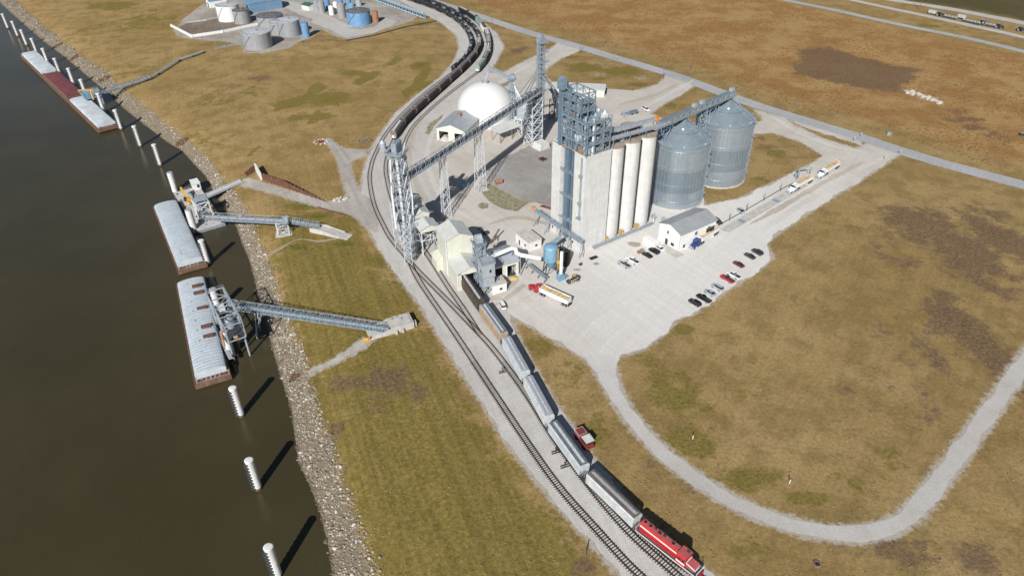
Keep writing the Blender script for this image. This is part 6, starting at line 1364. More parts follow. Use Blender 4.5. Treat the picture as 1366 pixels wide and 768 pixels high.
def online(p):
    s = max(0, min(1, ((p-A).xy.dot((B-A).xy))/((B-A).xy.length_squared))); return A+(B-A)*s
for p, lab, wd in ((q1, 'larger white lattice trestle under the middle of the long conveyor gallery', 4.4), (q2, 'slender white lattice trestle under the lower part of the long conveyor gallery', 3.4)):
    o = online(p); t = thing('trestle', lab, 'trestle', v3(o, 0), R(35)); m_ = MB(); m_.lattice(0, 0, wd, wd*.7, 0, o.z-.2, max(3, int(o.z/3.4)), .17, .66, .085); m_.build('frame', M['whitesteel'], t); m_ = MB(); m_.box(0, 0, -.2, wd+1.2, wd+.6, .5); m_.build('footing', M['conc2'], t)
p = G(618, 250); t = thing('transformer', 'pale green transformer boxes at the foot of the larger lattice trestle', 'transformer', p, R(35)); m_ = MB(); m_.box(0, 0, 0, 2.2, 1.6, 2.2); m_.build('tank', M['dustblue'], t); m_ = MB(); m_.box(2.4, .2, 0, 1.6, 1.4, 1.8); m_.build('switch_cabinet', M['palesteel'], t)
# ---------------------------------------------------------------- tall elevator tower, its white base and bins
t = thing('elevator_tower', 'tallest slim grey elevator tower with ladder cages and fan of spouts, right of the dome', 'elevator tower', tall, R(38)); H_ = tall_h
parts(t, ('frame', M['steel'], lambda m: m.lattice(0, 0, 2.6, 2.6, 0, H_-3, 22, .2)), ('leg_casing', M['palesteel'], lambda m: (m.box(-.55, .2, 0, .6, .8, H_-2), m.box(.6, .2, 0, .6, .8, H_-2))),
 ('head', M['steel'], lambda m: (m.box(0, 0, H_-3, 3.4, 2.6, 2.2), m.cyl((0, -1, H_-.6), (0, 1, H_-.6), 1.2, n=14), m.box(1.4, .6, H_-1, .9, .8, 1.4))))
for z in np.linspace(26, H_-3, 6):
    m_ = MB(); m_.box(.8, -.3, z, 4.6, 4.2, .14); m_.rail([(-1.5, -2.4, z+.1), (3.1, -2.4, z+.1), (3.1, 1.8, z+.1), (-1.5, 1.8, z+.1)], 1.1, .09, True); m_.build('platform', M['palesteel'], t)
m_ = MB(); m_.beam((-1.6, 0, 24), (-1.6, 0, H_-2), .7, .5); m_.build('ladder_cage', M['steel'], t)
f = frame(tall, R(38)); m_ = MB()
for k, (u, v, z) in enumerate(((690, 128, 14), (697, 130, 13), (703, 128, 15), (741, 125, 20), (748, 128, 18))):
    e = f(G(u, v, z)); m_.cyl((-.4+k*.2, .4, H_*.72-k*.5), e, .26, n=8)
m_.build('spout', M['palesteel'], t)
bp = G(711, 192); bh = ZAT(bp, 131)
t = thing('base_frame', 'square white lattice frame at the foot of the tallest elevator tower', 'steel frame', bp, R(38)); m_ = MB(); m_.lattice(0, 0, 6.4, 6.4, 0, bh, 6, .36, br=.24); m_.build('frame', M['whitesteel'], t)
for k, z in enumerate(np.linspace(bh/6, bh, 6)):
    m_ = MB(); m_.box(.6*(k % 2), -.5, z, 5.2-(k % 3), 5.6, .12); m_.build('platform', M['palesteel'], t)
    m_ = MB(); m_.beam((-2.6, -3.4, z-bh/6), (2.6, -3.4, z), .8, .14); m_.cyl((1.2, .6, z-3.4), (1.2, .6, z-.3), .9, n=10); m_.build('machine', M['steel'], t)
m_ = MB(); [m_.cyl((x, 2, bh+.2), (x+.4, -1.5, bh+3.4), .5, n=10) for x in (-2, 0, 2)]; m_.box(0, 2.2, bh, 4, 2.4, 2.2); m_.build('top_machinery', M['dark'], t)
m_ = MB(); m_.extr([(-3.2, 0), (3.2, 0), (2.6, 3.2), (-2.6, 3.2)], -9.2, -3.6, axis='y'); m_.build('boot_ramp', M['conc'], t)
bp = G(697, 180); t = thing('hopper_bin', 'pale grey hopper bin on white legs under the long conveyor gallery', 'hopper bin', bp, R(38))
parts(t, ('shell', M['palesteel'], lambda m: m.lathe([(.5, 5), (3.0, 9), (3.0, 16.5), (.6, 18.4), (.01, 18.5)], 28)), ('leg_frame', M['whitesteel'], lambda m: m.lattice(0, 0, 5.4, 5.4, 0, 9.6, 2, .36)), ('ring', M['whitesteel'], lambda m: m.lathe([(3.05, 8.9), (3.3, 8.95), (3.3, 9.3), (3.05, 9.35)], 28)))
# side canopy
cA, cB, cC = G(660, 189), G(692, 177), G(673, 195); t = thing('canopy', 'cream sloping canopy on thin posts under the long conveyor gallery', 'canopy', cA, math.atan2((cB-cA).y, (cB-cA).x)); LC = (cB-cA).length
parts(t, ('roof', M['creamroof'], lambda m: m.extr([(-4.2, 5.4), (2.6, 6.6), (2.6, 6.85), (-4.2, 5.65)], -.5, LC+.5, axis='x')), ('post', M['rusttank'], lambda m: [m.beam((x, y, 0), (x, y, 5.3), .24) for x in (.4, LC/2, LC-.4) for y in (-3.9, 2.4)]), ('brace', M['dark'], lambda m: [m.beam((x, -3.9, 0), (x+LC/2-.6, 2.4, 5.2), .16) for x in (.4, LC/2)]))
t = None
p = G(735, 127); q = G(806, 130); t = thing('cream_shed', 'long low cream shed behind the steel workhouse of the concrete elevator', 'shed', p, math.atan2((q-p).y, (q-p).x)); LC = (q-p).length
parts(t, ('wall', M['cream'], lambda m: m.box(LC/2, 4, 0, LC, 8, 4.2)), ('roof', M['creamroof'], lambda m: m.extr([(-.4, 4.0), (8.4, 4.6), (8.4, 4.85), (-.4, 4.25)], -.4, LC+.4, axis='x')), ('door', M['dark'], lambda m: m.box(LC+.04, 4, 0, .1, 5, 3.4)))
p = G(752, 152); t = thing('cream_shed', 'cream sloping roofed lean to under the dark spouts left of the elevator', 'lean to', p, R(40))
parts(t, ('wall', M['cream'], lambda m: m.box(0, 0, 0, 9, 6, 3.4)), ('roof', M['creamroof'], lambda m: m.extr([(-3.4, 3.2), (3.4, 4.4), (3.4, 4.6), (-3.4, 3.4)], -5, 5, axis='x')), ('door', M['dark'], lambda m: m.box(0, -3.03, 0, 3, .1, 2.6)))
# dark spouts bundle
t = thing('spout_rack', 'bundle of dark curved spouts on a rack between the tall tower and the elevator', 'spouts', G(745, 160), R(40)); m_ = MB()
for k in range(5): side_spout(m_, [(-3+k*1.4, 5, 17-k*.7), (-3.3+k*1.4, 2, 15-k*.7), (-4+k*1.2, -3, 4)], .42)
m_.build('spout', M['steel'], t); m_ = MB(); m_.lattice(0, 1, 7, 5, 0, 11, 3, .26); m_.build('rack', M['dark'], t)
# ---------------------------------------------------------------- rail shed
FL = G(611.5, 388); axv = G(586.4, 348)-FL; rz = math.atan2(axv.y, axv.x); LT = axv.length; WS = 9.6; print('rail shed', LT)
t = thing('rail_shed', 'cream rail shed with tall rear, lower front and a hopper car in its doorway', 'rail shed', FL, rz)
# local x runs back along the track, y negative is towards the yard (right)
l1 = 10.5; e1, r1, e2, r2 = 7.1, 8.7, 14.6, 16.6
def neg(m, fn):
    k = len(m.v); fn(m)
    m.v[k:] = [(x, -y, z) for x, y, z in m.v[k:]]
def rs_wall(m):
    m.box(l1/2, -.12, 0, l1, .24, e1-.02); m.box(l1/2, -WS+.12, 0, l1, .24, e1-.02)
    m.box(.12, -.75, 0, .24, 1.5, e1-.02); m.box(.12, -WS+.75, 0, .24, 1.5, e1-.02)
    m.extr([(-WS, e1-.9), (0, e1-.9), (0, e1), (-WS/2, r1), (-WS, e1)], 0, .24, axis='x')
    m.box((l1+LT)/2, .13, 0, LT-l1, .26, e2-.02); m.box((l1+LT)/2, -WS-.13, 0, LT-l1, .26, e2-.02)
    m.extr([(-WS-.2, e1-.6), (.2, e1-.6), (.2, e2), (-WS/2, r2), (-WS-.2, e2)], l1, l1+.24, axis='x'); m.extr([(-WS-.2, 6.4), (.2, 6.4), (.2, e2), (-WS/2, r2), (-WS-.2, e2)], LT-.24, LT, axis='x')
def rs_roof(m):
    m.gable(0, l1-.05, -WS, 0, e1, r1, .35, .15); m.gable(l1, LT, -WS-.2, .2, e2, r2, .3, .15)
parts(t, ('wall', M['cream'], rs_wall), ('roof', M['creamroof'], rs_roof), ('corner_trim', M['white'], lambda m: [m.box(x, y, 0, .3, .3, z) for x, y, z in ((-.03, .05, e1), (-.03, -WS-.05, e1), (l1-.08, .3, e2), (l1-.08, -WS-.3, e2))]),
      ('inner_frame', M['dark'], lambda m: [m.beam((x, -.4, 0), (x, -.4, e1-.5), .3) or m.beam((x, -WS+.4, 0), (x, -WS+.4, e1-.5), .3) for x in (3, 7, 11, 16, 21)]))
m_ = MB(); m_.box(LT-3.5, 1.7, 0, 6, 2.6, 4.6); m_.extr([(.35, 4.6), (3.3, 4.6), (.35, 5.6)], LT-6.7, LT-.3, axis='x'); m_.build('side_room', M['cream'], t)
# grey dryer and elevator legs beside it
p = G(641, 378); h_ = ZAT(p, 314); t = thing('dryer_leg', 'slim grey bucket elevator right of the cream rail shed', 'bucket elevator', p, rz)
parts(t, ('frame', M['steel'], lambda m: m.lattice(0, 0, 3.4, 3.4, 0, h_-3, 6, .24)), ('casing', M['palesteel'], lambda m: (m.box(-.6, 0, 0, .8, 1.1, h_-1.5), m.box(.7, 0, 0, .8, 1.1, h_-1.5))), ('head', M['palesteel'], lambda m: (m.box(0, 0, h_-2.6, 3.0, 2.4, 1.8), m.cyl((0, -1, h_-.8), (0, 1, h_-.8), 1.2, n=14))),
  ('platform', M['steel'], lambda m: [(m.box(0, 0, z, 4.4, 4.4, .12), m.rail([(-2.2, -2.2, z), (2.2, -2.2, z), (2.2, 2.2, z), (-2.2, 2.2, z)], 1.1, .08, True)) for z in (8, h_-3)]))
p = G(650, 388); h_ = ZAT(p, 347); t = thing('cleaning_tower', 'square blue grey steel cleaning tower in front of the cream rail shed', 'tower', p, rz)
parts(t, ('wall', M['palesteel'], lambda m: (m.box(0, 0, h_*.56, 4.6, 4.6, h_*.40), m.box(0, 0, h_*.26, 4.2, 4.2, h_*.30))), ('roof', M['palesteel'], lambda m: (m.box(0, 0, h_*.96, 5.2, 5.2, .25), m.rail([(-2.5, -2.5, h_*.98), (2.5, -2.5, h_*.98), (2.5, 2.5, h_*.98), (-2.5, 2.5, h_*.98)], 1.1, .08, True))),
  ('band', M['galvrib'], lambda m: [m.box(0, 0, h_*z, 4.9, 4.9, .3) for z in (.56, .26)]), ('leg_frame', M['palesteel'], lambda m: (m.lattice(0, 0, 3.8, 3.8, 0, h_*.26, 1, .35), m.cyl((0, 0, 1.6), (0, 0, h_*.26), .5, 1.5, n=10))), ('window', M['glass'], lambda m: (m.box(-2.31, -.6, h_*.7, .06, .8, 1.2), m.box(-.6, 2.31, h_*.7, .8, .06, 1.2))))
t = thing('slide_chute', 'pale sloping chute from the slim elevator to the square cleaning tower', 'chute', G(650, 380)); f = frame(t.location, 0); m_ = MB(); m_.beam(f(G(640, 328, 14)), f(G(652, 346, 11)), 1.1, 1.0); m_.build('trough', M['whitesteel'], t); m_ = MB(); m_.beam(f(G(640, 328, 13.4)), f(G(652, 346, 10.4)), .4, .4); m_.build('support_rail', M['steel'], t)
# dump shed
FLd = G(655, 376); FRd = G(692, 366.5); axd = FRd-FLd; rzd = math.atan2(axd.y, axd.x); LD = axd.length; WD = 11.5; print('dump', LD)
t = thing('truck_dump_shed', 'grey roofed truck dump shed with two dark doors and corn spilled outside', 'dump shed', FLd, rzd); E_, RZ = 6.2, 8.6
def dw(m):
    for a, b in ((0, .8), (4.6, 6.2), (LD-.8, LD)): m.box((a+b)/2, .13, 0, b-a, .26, 4.9)
    m.box(LD/2, .13, 4.9, LD, .26, E_-4.92); m.box(LD/2, WD-.13, 5.2, LD, .26, E_-5.22); m.box(.13, WD/2, 0, .26, WD-.6, E_-.05); m.box(LD-.13, WD/2, 0, .26, WD-.6, E_-.05)
    m.extr([(0, E_-.05), (WD, E_-.05), (WD/2, RZ)], 0, .26, axis='x'); m.extr([(0, E_-.05), (WD, E_-.05), (WD/2, RZ)], LD-.26, LD, axis='x')
    for x in (.5, 5.4, LD-.5): m.box(x, WD-.3, 0, .5, .3, 5.2)
parts(t, ('wall', M['cream'], dw), ('roof', M['roof'], lambda m: m.gable(0, LD, 0, WD, E_, RZ, .4, .15)), ('door_trim', M['white'], lambda m: [m.box(x, -.04, 0, .35, .12, 4.9) for x in (.8, 4.6, 6.2, LD-.8)]), ('pit_grate', M['dark'], lambda m: m.box(LD/2, WD/2, .06, LD-1.4, WD-1, .06)))
m_ = MB(); m_.lathe([(1.9, .04), (1.2, .35), (.5, .62), (.01, .7)], 14); o = m_.build('corn_pile', M['corn'], None, G(685, 371)); tag(o, 'spilled yellow corn at the right door of the truck dump shed', 'corn pile')
# white ducts, blue collector
t = thing('white_duct', 'fat white elbowed duct from the dump shed roof to the blue dust collector', 'duct', G(690, 366)); f = frame(t.location, 0); m_ = MB()
pts = [f(G(*w_)) for w_ in ((655, 352, 7.0), (655, 345, 9.4), (659, 341, 10.2), (683, 331, 10.6), (688, 332, 10.0), (689, 337, 9.2), (694, 340, 8.9), (722, 345, 9.0))]
for a, b in zip(pts, pts[1:]): m_.cyl(a, b, .78, n=16)
m_.build('pipe', M['white'], t); m_ = MB()
for k in (3, 6): a = pts[k]; m_.beam((a.x, a.y, 0), (a.x, a.y, a.z-.6), .28)
m_.build('support', M['steel'], t)
cb = G(734, 366); h_ = ZAT(cb, 326.5); t = thing('dust_collector', 'tall light blue dust collector with cone bottom on slanting legs', 'dust collector', cb, R(30))
parts(t, ('tank', M['dustblue'], lambda m: m.lathe([(.3, 2.6), (2.6, 6.6), (2.6, h_-1.0), (2.2, h_-.35), (1.2, h_), (.01, h_+.1)], 30)), ('leg', M['dark'], lambda m: [m.beam((3.2*math.cos(a), 3.2*math.sin(a), 0), (2.3*math.cos(a), 2.3*math.sin(a), 7), .3) for a in (0.4, 1.97, 3.54, 5.11)]),
  ('brace', M['dustblue'], lambda m: [m.beam((3.0*math.cos(a), 3.0*math.sin(a), 1.5), (2.5*math.cos(a+1.57), 2.5*math.sin(a+1.57), 5.5), .16) for a in (0.4, 1.97, 3.54, 5.11)]), ('ladder', M['yellow'], lambda m: (m.beam((1.6, -2.4, .2), (1.6, -2.4, h_-1), .35, .2), m.box(1.6, -2.8, h_*.45, 1.2, 1.0, .9))), ('access_door', M['steel'], lambda m: m.box(-2.2, -1.4, h_*.5, .6, .6, 1.6, .5)))
p = G(748, 373); t = thing('exhaust_stack', 'white vertical exhaust stack with a light blue fan box at its base', 'exhaust stack', p, R(30)); h_ = ZAT(p, 336)
parts(t, ('stack', M['white'], lambda m: m.cyl((0, 0, 2.4), (0, 0, h_), .62, n=16)), ('fan_box', M['dustblue'], lambda m: (m.box(0, 0, 0, 2.6, 2.0, 1.6), m.cyl((0, -.7, 1.7), (0, .7, 1.7), 1.2, n=16))), ('motor', M['steel'], lambda m: m.box(2.2, .2, 0, 1.4, 1.2, 1.0)))
p = G(742, 350); t = thing('black_tank', 'black rounded tank between the blue collector and the concrete elevator', 'tank', G(752, 352), 0); parts(t, ('shell', M['black'], lambda m: m.lathe([(2.2, 0), (2.2, 5.4), (1.4, 6.2), (.01, 6.3)], 24)), ('hatch', M['dark'], lambda m: m.cyl((0, 0, 6.25), (0, 0, 6.7), .5, n=12)))
t = thing('pipe_rack', 'low dark pipe rack between the dump shed and the blue collector', 'pipe rack', G(712, 362)); f = frame(t.location, 0); m_ = MB(); a, b = f(G(703, 352, 2.2)), f(G(727, 371, 2.2)); m_.beam(a, b, .5, .5); m_.beam(a+Vector((.9, .4, 0)), b+Vector((.9, .4, 0)), .35); m_.build('pipe', M['steel'], t)
for k in range(4): q = a+(b-a)*(k/3); m_ = MB(); m_.beam((q.x-.5, q.y, 0), (q.x+.4, q.y, 2.0), .2); m_.build('leg', M['dark'], t)
def hut(u, v, sx, sy, h_, lab, rz_, clutter=0):
    p = G(u, v); t = thing('white_hut', lab, 'hut', p, rz_)
    m_ = MB(); m_.box(0, 0, 0, sx, sy, h_); m_.build('wall', M['white'], t); m_ = MB(); m_.box(0, 0, h_, sx+.4, sy+.4, .16); m_.build('roof', M['hutroof'], t)
    for (x, y, w_, hh, zz, nm, mm) in ((-sx/2, sy*.2, .9, 2.0, .05, 'door', M['dark']), (-sx/2, -sy*.25, .9, .9, 1.4, 'window', M['glass'])):
        m_ = MB(); m_.box(x-.03, y, zz, .08, w_, hh); m_.build(nm, mm, t)
    m_ = MB(); m_.box(sx*.1, -sy/2-.03, 1.3, 1.0, .08, .9); m_.build('window', M['glass'], t)
    if clutter:
        for k in range(clutter): m_ = MB(); m_.box(random.uniform(-sx/2+.6, sx/2-.6), random.uniform(-sy/2+.6, sy/2-.6), h_+.16, .6, .5, random.uniform(.4, 1.0)); m_.build('roof_unit', M['steel'], t)
hut(663, 386, 5.4, 5.0, 3.7, 'small white hut with grey roof clutter between the train and the red truck', rzd, 5); hut(705, 326, 6.0, 9.0, 4.0, 'white block building with a tan flat roof behind the white duct', R(32), 0)
# ---------------------------------------------------------------- tank farm
def tank(u, v, hw, vt, m_s, m_t, lab, cat='tank', cone=.08, name='storage_tank', seg=40, ladder=True, lift=0, grp='tanks of the tank farm'):
    p = G(u, v); dpt = (p-CAM).dot(FW); r = hw*dpt/F; p = p+Vector((p.x, p.y, 0)).normalized()*r; h_ = ZAT(p, vt)
    t = thing(name, lab, cat, p, 0, grp)
    m_ = MB(); m_.lathe([(r, 0), (r, h_)], seg); m_.build('shell', m_s, t); m_ = MB(); m_.lathe([(r+.06, h_-.25), (r+.1, h_), (r*.5, h_+r*cone*.6), (.01, h_+r*cone)], seg); m_.build('roof', m_t, t)
    if ladder:
        m_ = MB()
        for k in range(14):
            a = R(-150)+k*.07; c, s = math.cos(a)*(r+.35), math.sin(a)*(r+.35); m_.box(c, s, h_*k/14, .9, .9, .12)
        m_.rail([(math.cos(a)*r*.96, math.sin(a)*r*.96, h_+.02) for a in np.linspace(-3.1, -1.2, 10)], 1.1, .08); m_.build('stairs', M['steel'], t)
        m_ = MB(); m_.cyl((r*.1, 0, h_+r*cone-.3), (r*.1, 0, h_+r*cone+.7), .5, n=10); m_.each('roof_vent', M['rusttank'], t)
    return t, r, h_
tank(308, 30, 15, 6, M['white'], M['tanktop'], 'large clean white storage tank at the top edge of the photo')
tank(325, 33, 11, 13, M['greytank'], M['tankdark'], 'dark topped grey tank just right of the large white tank', cone=.03)
tank(363, 38, 17.5, 20, M['greytank'], M['tankdark'], 'wide grey tank with a blackened mottled roof behind the pair of grey tanks', cone=.05)
tank(373, 47, 11, 30, M['greytank'], M['tanktop'], 'grey tank half hidden between the blackened roof tank and the ribbed grey tank')
tank(388, 50, 15, 26, M['greytank'], M['tanktop'], 'rust streaked grey tank left of the slim blue upright tank')
tank(346, 67.5, 19, 42, M['greytank'], M['tanktop'], 'squat smooth grey tank nearest the river, in front of the others')
tank(409, 51, 5, 30, M['bluetank'], M['bluetank'], 'slim blue upright tank at the right of the grey tanks', ladder=False)
tank(480, 35.5, 16, 14, M['bluetank'], M['tankdark'], 'wide blue tank with a dark grey roof beside the brown tank')
tank(501.5, 31, 4.2, 15, M['rusttank'], M['rusttank'], 'narrow rust brown tank right of the wide blue tank', ladder=False)
silos = [(424, 16, 4, 2, 'greytank', 'plain grey silo beside the green roofed cabin'), (430, 18, 4.5, 2, 'greytank', 'second plain grey silo from the green roofed cabin'), (437, 12, 4, -8, 'bluetank', 'tall blue silo behind the grey pair'), (443, 21, 3.5, 9, 'white', 'white silo in front of the tall blue silo'), (449, 18, 3.5, 4, 'white', 'white silo left of the wide grey silo'), (457, 25, 5.5, 6, 'greytank', 'wide grey silo left of the wide blue tank'), (455, 10, 3.5, -5, 'bluetank', 'blue silo behind the wide grey silo'), (466, 12, 3.5, -2, 'bluetank', 'blue silo behind the wide blue tank, left one'), (470, 16, 4, 6, 'dustblue', 'short pale blue silo behind the wide blue tank'), (479, 9, 4, 0, 'palesteel', 'pale silo behind the wide blue tank, right one')]
for u, v, hw, vt, mm, lab in silos: tank(u, v, hw, vt, M[mm], M[mm], lab, 'silo', .5, 'process_silo', 20, False, grp='small silos of the blue plant')
# containment walls
def wall_run(name, lab, pts, h_, th_, mm, cat='wall'):
    W_ = [G(u, v) for u, v in pts]; t = thing(name, lab, cat, W_[0]); f = frame(W_[0], 0); q = [f(w_) for w_ in W_]
    for a, b in zip(q, q[1:]):
        m_ = MB(); m_.beam(a+Vector((0, 0, h_/2)), b+Vector((0, 0, h_/2)), th_, h_); m_.build('wall_panel', mm, t)
    for k in range(1, len(q)): m_ = MB(); m_.box(q[k].x, q[k].y, 0, th_*1.5, th_*1.5, h_+.2); m_.build('wall_post', mm, t)
wall_run('containment_wall', 'bright white containment wall along the river side of the tank farm', [(228, 35.5), (256, 50), (297, 44), (347, 33)], 1.8, .7, M['white'])
wall_run('low_wall', 'thin grey curb wall behind the large white tank yard', [(250, 31), (275, 28), (297, 23)], 1.0, .4, M['conc2'])
wall_run('low_wall', 'dark curb along the grass side of the blue plant', [(462, 55), (500, 48), (540, 37), (582, 29)], .7, .5, M['dark'])
wall_run('pipe_run', 'dark low pipe run from the squat grey tank toward the river pipe bridge', [(286, 66), (300, 63), (327, 58)], .9, .8, M['steel'], 'pipe')
def shed_box(u, v, sx, sy, h_, lab, m1, m2, rz_, name='plant_shed', cat='shed'):
    p = G(u, v); t = thing(name, lab, cat, p, rz_); parts(t, ('wall', m1, lambda m: m.box(0, 0, 0, sx, sy, h_)), ('roof', m2, lambda m: m.gable(-sx/2, sx/2, -sy/2, sy/2, h_, h_+sy*.16, .3, .15)), ('gable', m1, lambda m: m.extr([(-sy/2, h_), (sy/2, h_), (0, h_+sy*.15)], -sx/2+.05, sx/2-.05, axis='x')), ('door', M['dark'], lambda m: m.box(-sx/2-.03, 0, 0, .1, sy*.3, h_*.7))); return t
shed_box(352, 12, 26, 16, 7, 'blue warehouse right of the large white tank', M['blueshed'], M['blueshed'], R(35)); shed_box(290, 8, 14, 9, 5, 'smaller blue shed with white fronts left of the large white tank', M['white'], M['blueshed'], R(35)); shed_box(413, 12.5, 9, 8, 3.6, 'white cabin with a dark green roof by the plain grey silo', M['white'], M['green'], R(-40))
# loading rack along the far tracks
L0, L1 = G(495, 0), G(566, 26); t = thing('loading_rack', 'long row of pale blue loading rack frames beside the far tank cars', 'loading rack', L0); f = frame(L0, 0); a, b = f(L0), f(L1); n = 16
parts(t, ('walkway', M['palesteel'], lambda m: m.beam(a+Vector((0, 0, 3.6)), b+Vector((0, 0, 3.6)), 1.6, .2)), ('pipe', M['whitesteel'], lambda m: [m.beam(a+Vector((0, 0, z)), b+Vector((0, 0, z)), .35) for z in (1, 4.6)]))
for k in range(n):
    q = a+(b-a)*(k/(n-1)); m_ = MB(); m_.box(q.x, q.y, 0, .5, .5, 5.4); m_.box(q.x+1.2, q.y-.6, 0, .4, .4, 3.6); m_.box(q.x+.5, q.y-.4, 5.0, 2.2, 1.2, .3); m_.build('rack_frame', M['dustblue'], t)
for u, v, lab in ((408, 28, 'thin'), ):
    pass
# ---------------------------------------------------------------- truck scale, guard fence, probe
A, B = G(966, 309), G(1073, 246); d = B-A; rz = math.atan2(d.y, d.x); t = thing('truck_scale', 'long pale concrete truck scale strip beside the pipe guard fence', 'truck scale', A, rz); LS = math.hypot(d.x, d.y)
parts(t, ('deck', M['conc2'], lambda m: m.box(LS/2, 0, .03, LS, 3.6, .16)), ('guide_curb', M['conc2'], lambda m: [m.box(LS/2, s*1.9, .03, LS, .16, .3) for s in (-1, 1)]), ('scale_plate', M['steel'], lambda m: [m.box(LS*q, 0, .195, 2.2, 3.0, .03) for q in (.2, .62)]))
F_ = [(958, 303), (973, 294.5), (996, 281.5), (1019, 268), (1041, 255), (1062, 244), (1080, 233)]; W_ = [G(u, v) for u, v in F_]; t = thing('pipe_fence', 'thin dark pipe guard fence with tall posts along the truck scale', 'fence', W_[0]); f = frame(W_[0], 0); q = [f(w_) for w_ in W_]
for k, a in enumerate(q): m_ = MB(); m_.cyl((a.x, a.y, 0), (a.x, a.y, 3.6), .11, n=8); m_.build('post', M['dark'], t)
m_ = MB()
for a, b in zip(q, q[1:]): m_.cyl(a+Vector((0, 0, .9)), b+Vector((0, 0, .9)), .13, n=8)
m_.build('rail', M['dark'], t)
p = G(1064, 238); t = thing('grain_probe', 'grey truck sampling probe arm beside the first white grain truck', 'probe', p, R(35)); parts(t, ('column', M['steel'], lambda m: m.cyl((0, 0, 0), (0, 0, 5.2), .35, n=10)), ('arm', M['palesteel'], lambda m: (m.beam((0, 0, 5), (4.5, -2.2, 5.4), .4), m.cyl((4.4, -2.2, 5.4), (4.4, -2.2, 3.4), .14, n=8))), ('control_box', M['steel'], lambda m: m.box(0, .8, 0, 1.6, 1.0, 2.4)))
# ================================================================== vehicles
CP = {}
def paint(n, c):
    if n not in CP: CP[n] = mat('car_paint_'+n, c, .28, .1, var=.06, spec=.6)
    return CP[n]
def loft(m, secs):                                      # secs: list of (x, half width, z0, z1, half width at top)
    rows = []
    for x, hw, z0_, z1_, ht in secs: rows.append([(x, -hw, z0_), (x, -hw, (z0_+z1_)/2), (x, -ht, z1_), (x, ht, z1_), (x, hw, (z0_+z1_)/2), (x, hw, z0_)])
    vs = [p for r in rows for p in r]; n = len(rows); k = 6
    fs = [(i*k+j, i*k+(j+1) % k, (i+1)*k+(j+1) % k, (i+1)*k+j) for i in range(n-1) for j in range(k)]
    fs = [f_[::-1] for f_ in fs]+[tuple(range(k))[::-1][::-1], tuple(range((n-1)*k, n*k))[::-1]]
    m.add(vs, fs)
def wheels(t, xs, y, r, w_=.22, m=None):
    for x in xs:
        for s in (-1, 1):
            q = MB(); q.cyl((x, s*(y-w_), r), (x, s*y, r), r, n=14); o = q.build('wheel', M['black'], t); q = MB(); q.cyl((x, s*(y-.02), r), (x, s*(y+.02), r), r*.58, n=10); q.build('rim', M['palesteel'], o)
def car(kind, col, lab, group, u, v, du, dv, roofcol=None, z=.035):
    """local +x is the nose; (du, dv) is the nose direction in the photograph"""
    p = G(u, v, z); d = G(u+du, v+dv, z)-p; rz = math.atan2(d.y, d.x)
    t = thing({'sedan': 'parked_car', 'suv': 'parked_suv', 'pickup': 'pickup_truck'}[kind], lab, {'sedan': 'car', 'suv': 'suv', 'pickup': 'pickup'}[kind], p, rz, group); P_ = paint(*col); b = MB(); r_ = .33
    if kind == 'sedan':
        loft(b, [(-2.35, .72, .42, .85, .66), (-2.15, .88, .3, .95, .80), (-1.2, .92, .26, .98, .86), (1.0, .92, .26, .95, .86), (2.0, .88, .3, .80, .76), (2.38, .68, .4, .66, .58)]); b.build('body', P_, t)
        g = MB(); loft(g, [(-1.75, .76, .94, .97, .70), (-1.0, .80, .94, 1.40, .60), (.35, .80, .94, 1.42, .60), (1.15, .78, .93, .97, .70)]); g.build('windows', M['glass'], t)
        g = MB(); g.add([(-1.0, -.58, 1.42), (.32, -.58, 1.44), (.32, .58, 1.44), (-1.0, .58, 1.42), (-1.0, -.58, 1.405), (.32, -.58, 1.425), (.32, .58, 1.425), (-1.0, .58, 1.405)], [(0, 1, 2, 3), (7, 6, 5, 4), (0, 4, 5, 1), (1, 5, 6, 2), (2, 6, 7, 3), (3, 7, 4, 0)]); xs, yy, nose = (-1.4, 1.42), .92, 2.3
    elif kind == 'suv':
        loft(b, [(-2.35, .82, .45, 1.05, .78), (-2.2, .94, .35, 1.12, .86), (1.0, .95, .32, 1.12, .88), (2.05, .92, .36, 1.02, .80), (2.4, .76, .45, .85, .66)]); b.build('body', P_, t)
        g = MB(); loft(g, [(-2.25, .82, 1.1, 1.15, .76), (-1.95, .84, 1.1, 1.68, .66), (.4, .84, 1.1, 1.70, .66), (1.2, .82, 1.1, 1.14, .74)]); g.build('windows', M['glass'], t)
        g = MB(); g.box(-.78, 0, 1.695, 2.35, 1.3, .04); [g.box(-.8, s*.58, 1.73, 2.0, .06, .06) for s in (-1, 1)]; xs, yy, nose = (-1.45, 1.45), .95, 2.35; r_ = .38
    else:
        loft(b, [(-2.85, .88, .55, 1.15, .86), (-.55, .95, .48, 1.18, .92), (-.5, .95, .45, 1.2, .88), (1.35, .95, .42, 1.2, .88), (2.45, .92, .45, 1.12, .80), (2.85, .8, .5, .95, .7)]); b.build('body', P_, t)
        q = MB(); q.box(-1.72, 0, 1.165, 2.1, 1.5, .03); q.build('cargo_bed', M['dark'], t)
        g = MB(); loft(g, [(-.5, .84, 1.18, 1.22, .74), (-.35, .84, 1.18, 1.82, .66), (.75, .84, 1.18, 1.84, .66), (1.5, .82, 1.18, 1.22, .74)]); g.build('windows', M['glass'], t)
        g = MB(); g.box(.2, 0, 1.835, 1.15, 1.3, .04); xs, yy, nose = (-1.75, 1.8), .97, 2.78; r_ = .41
    g.build('roof_panel', roofcol or P_, t); wheels(t, xs, yy, r_)
    for s in (-1, 1):
        q = MB(); q.box(nose, s*.6, .66, .1, .3, .14); q.build('headlight', M['white'], t); q = MB(); q.box(-nose-.02, s*.66, .8, .08, .24, .16); q.build('taillight', M['red'], t)
    return t
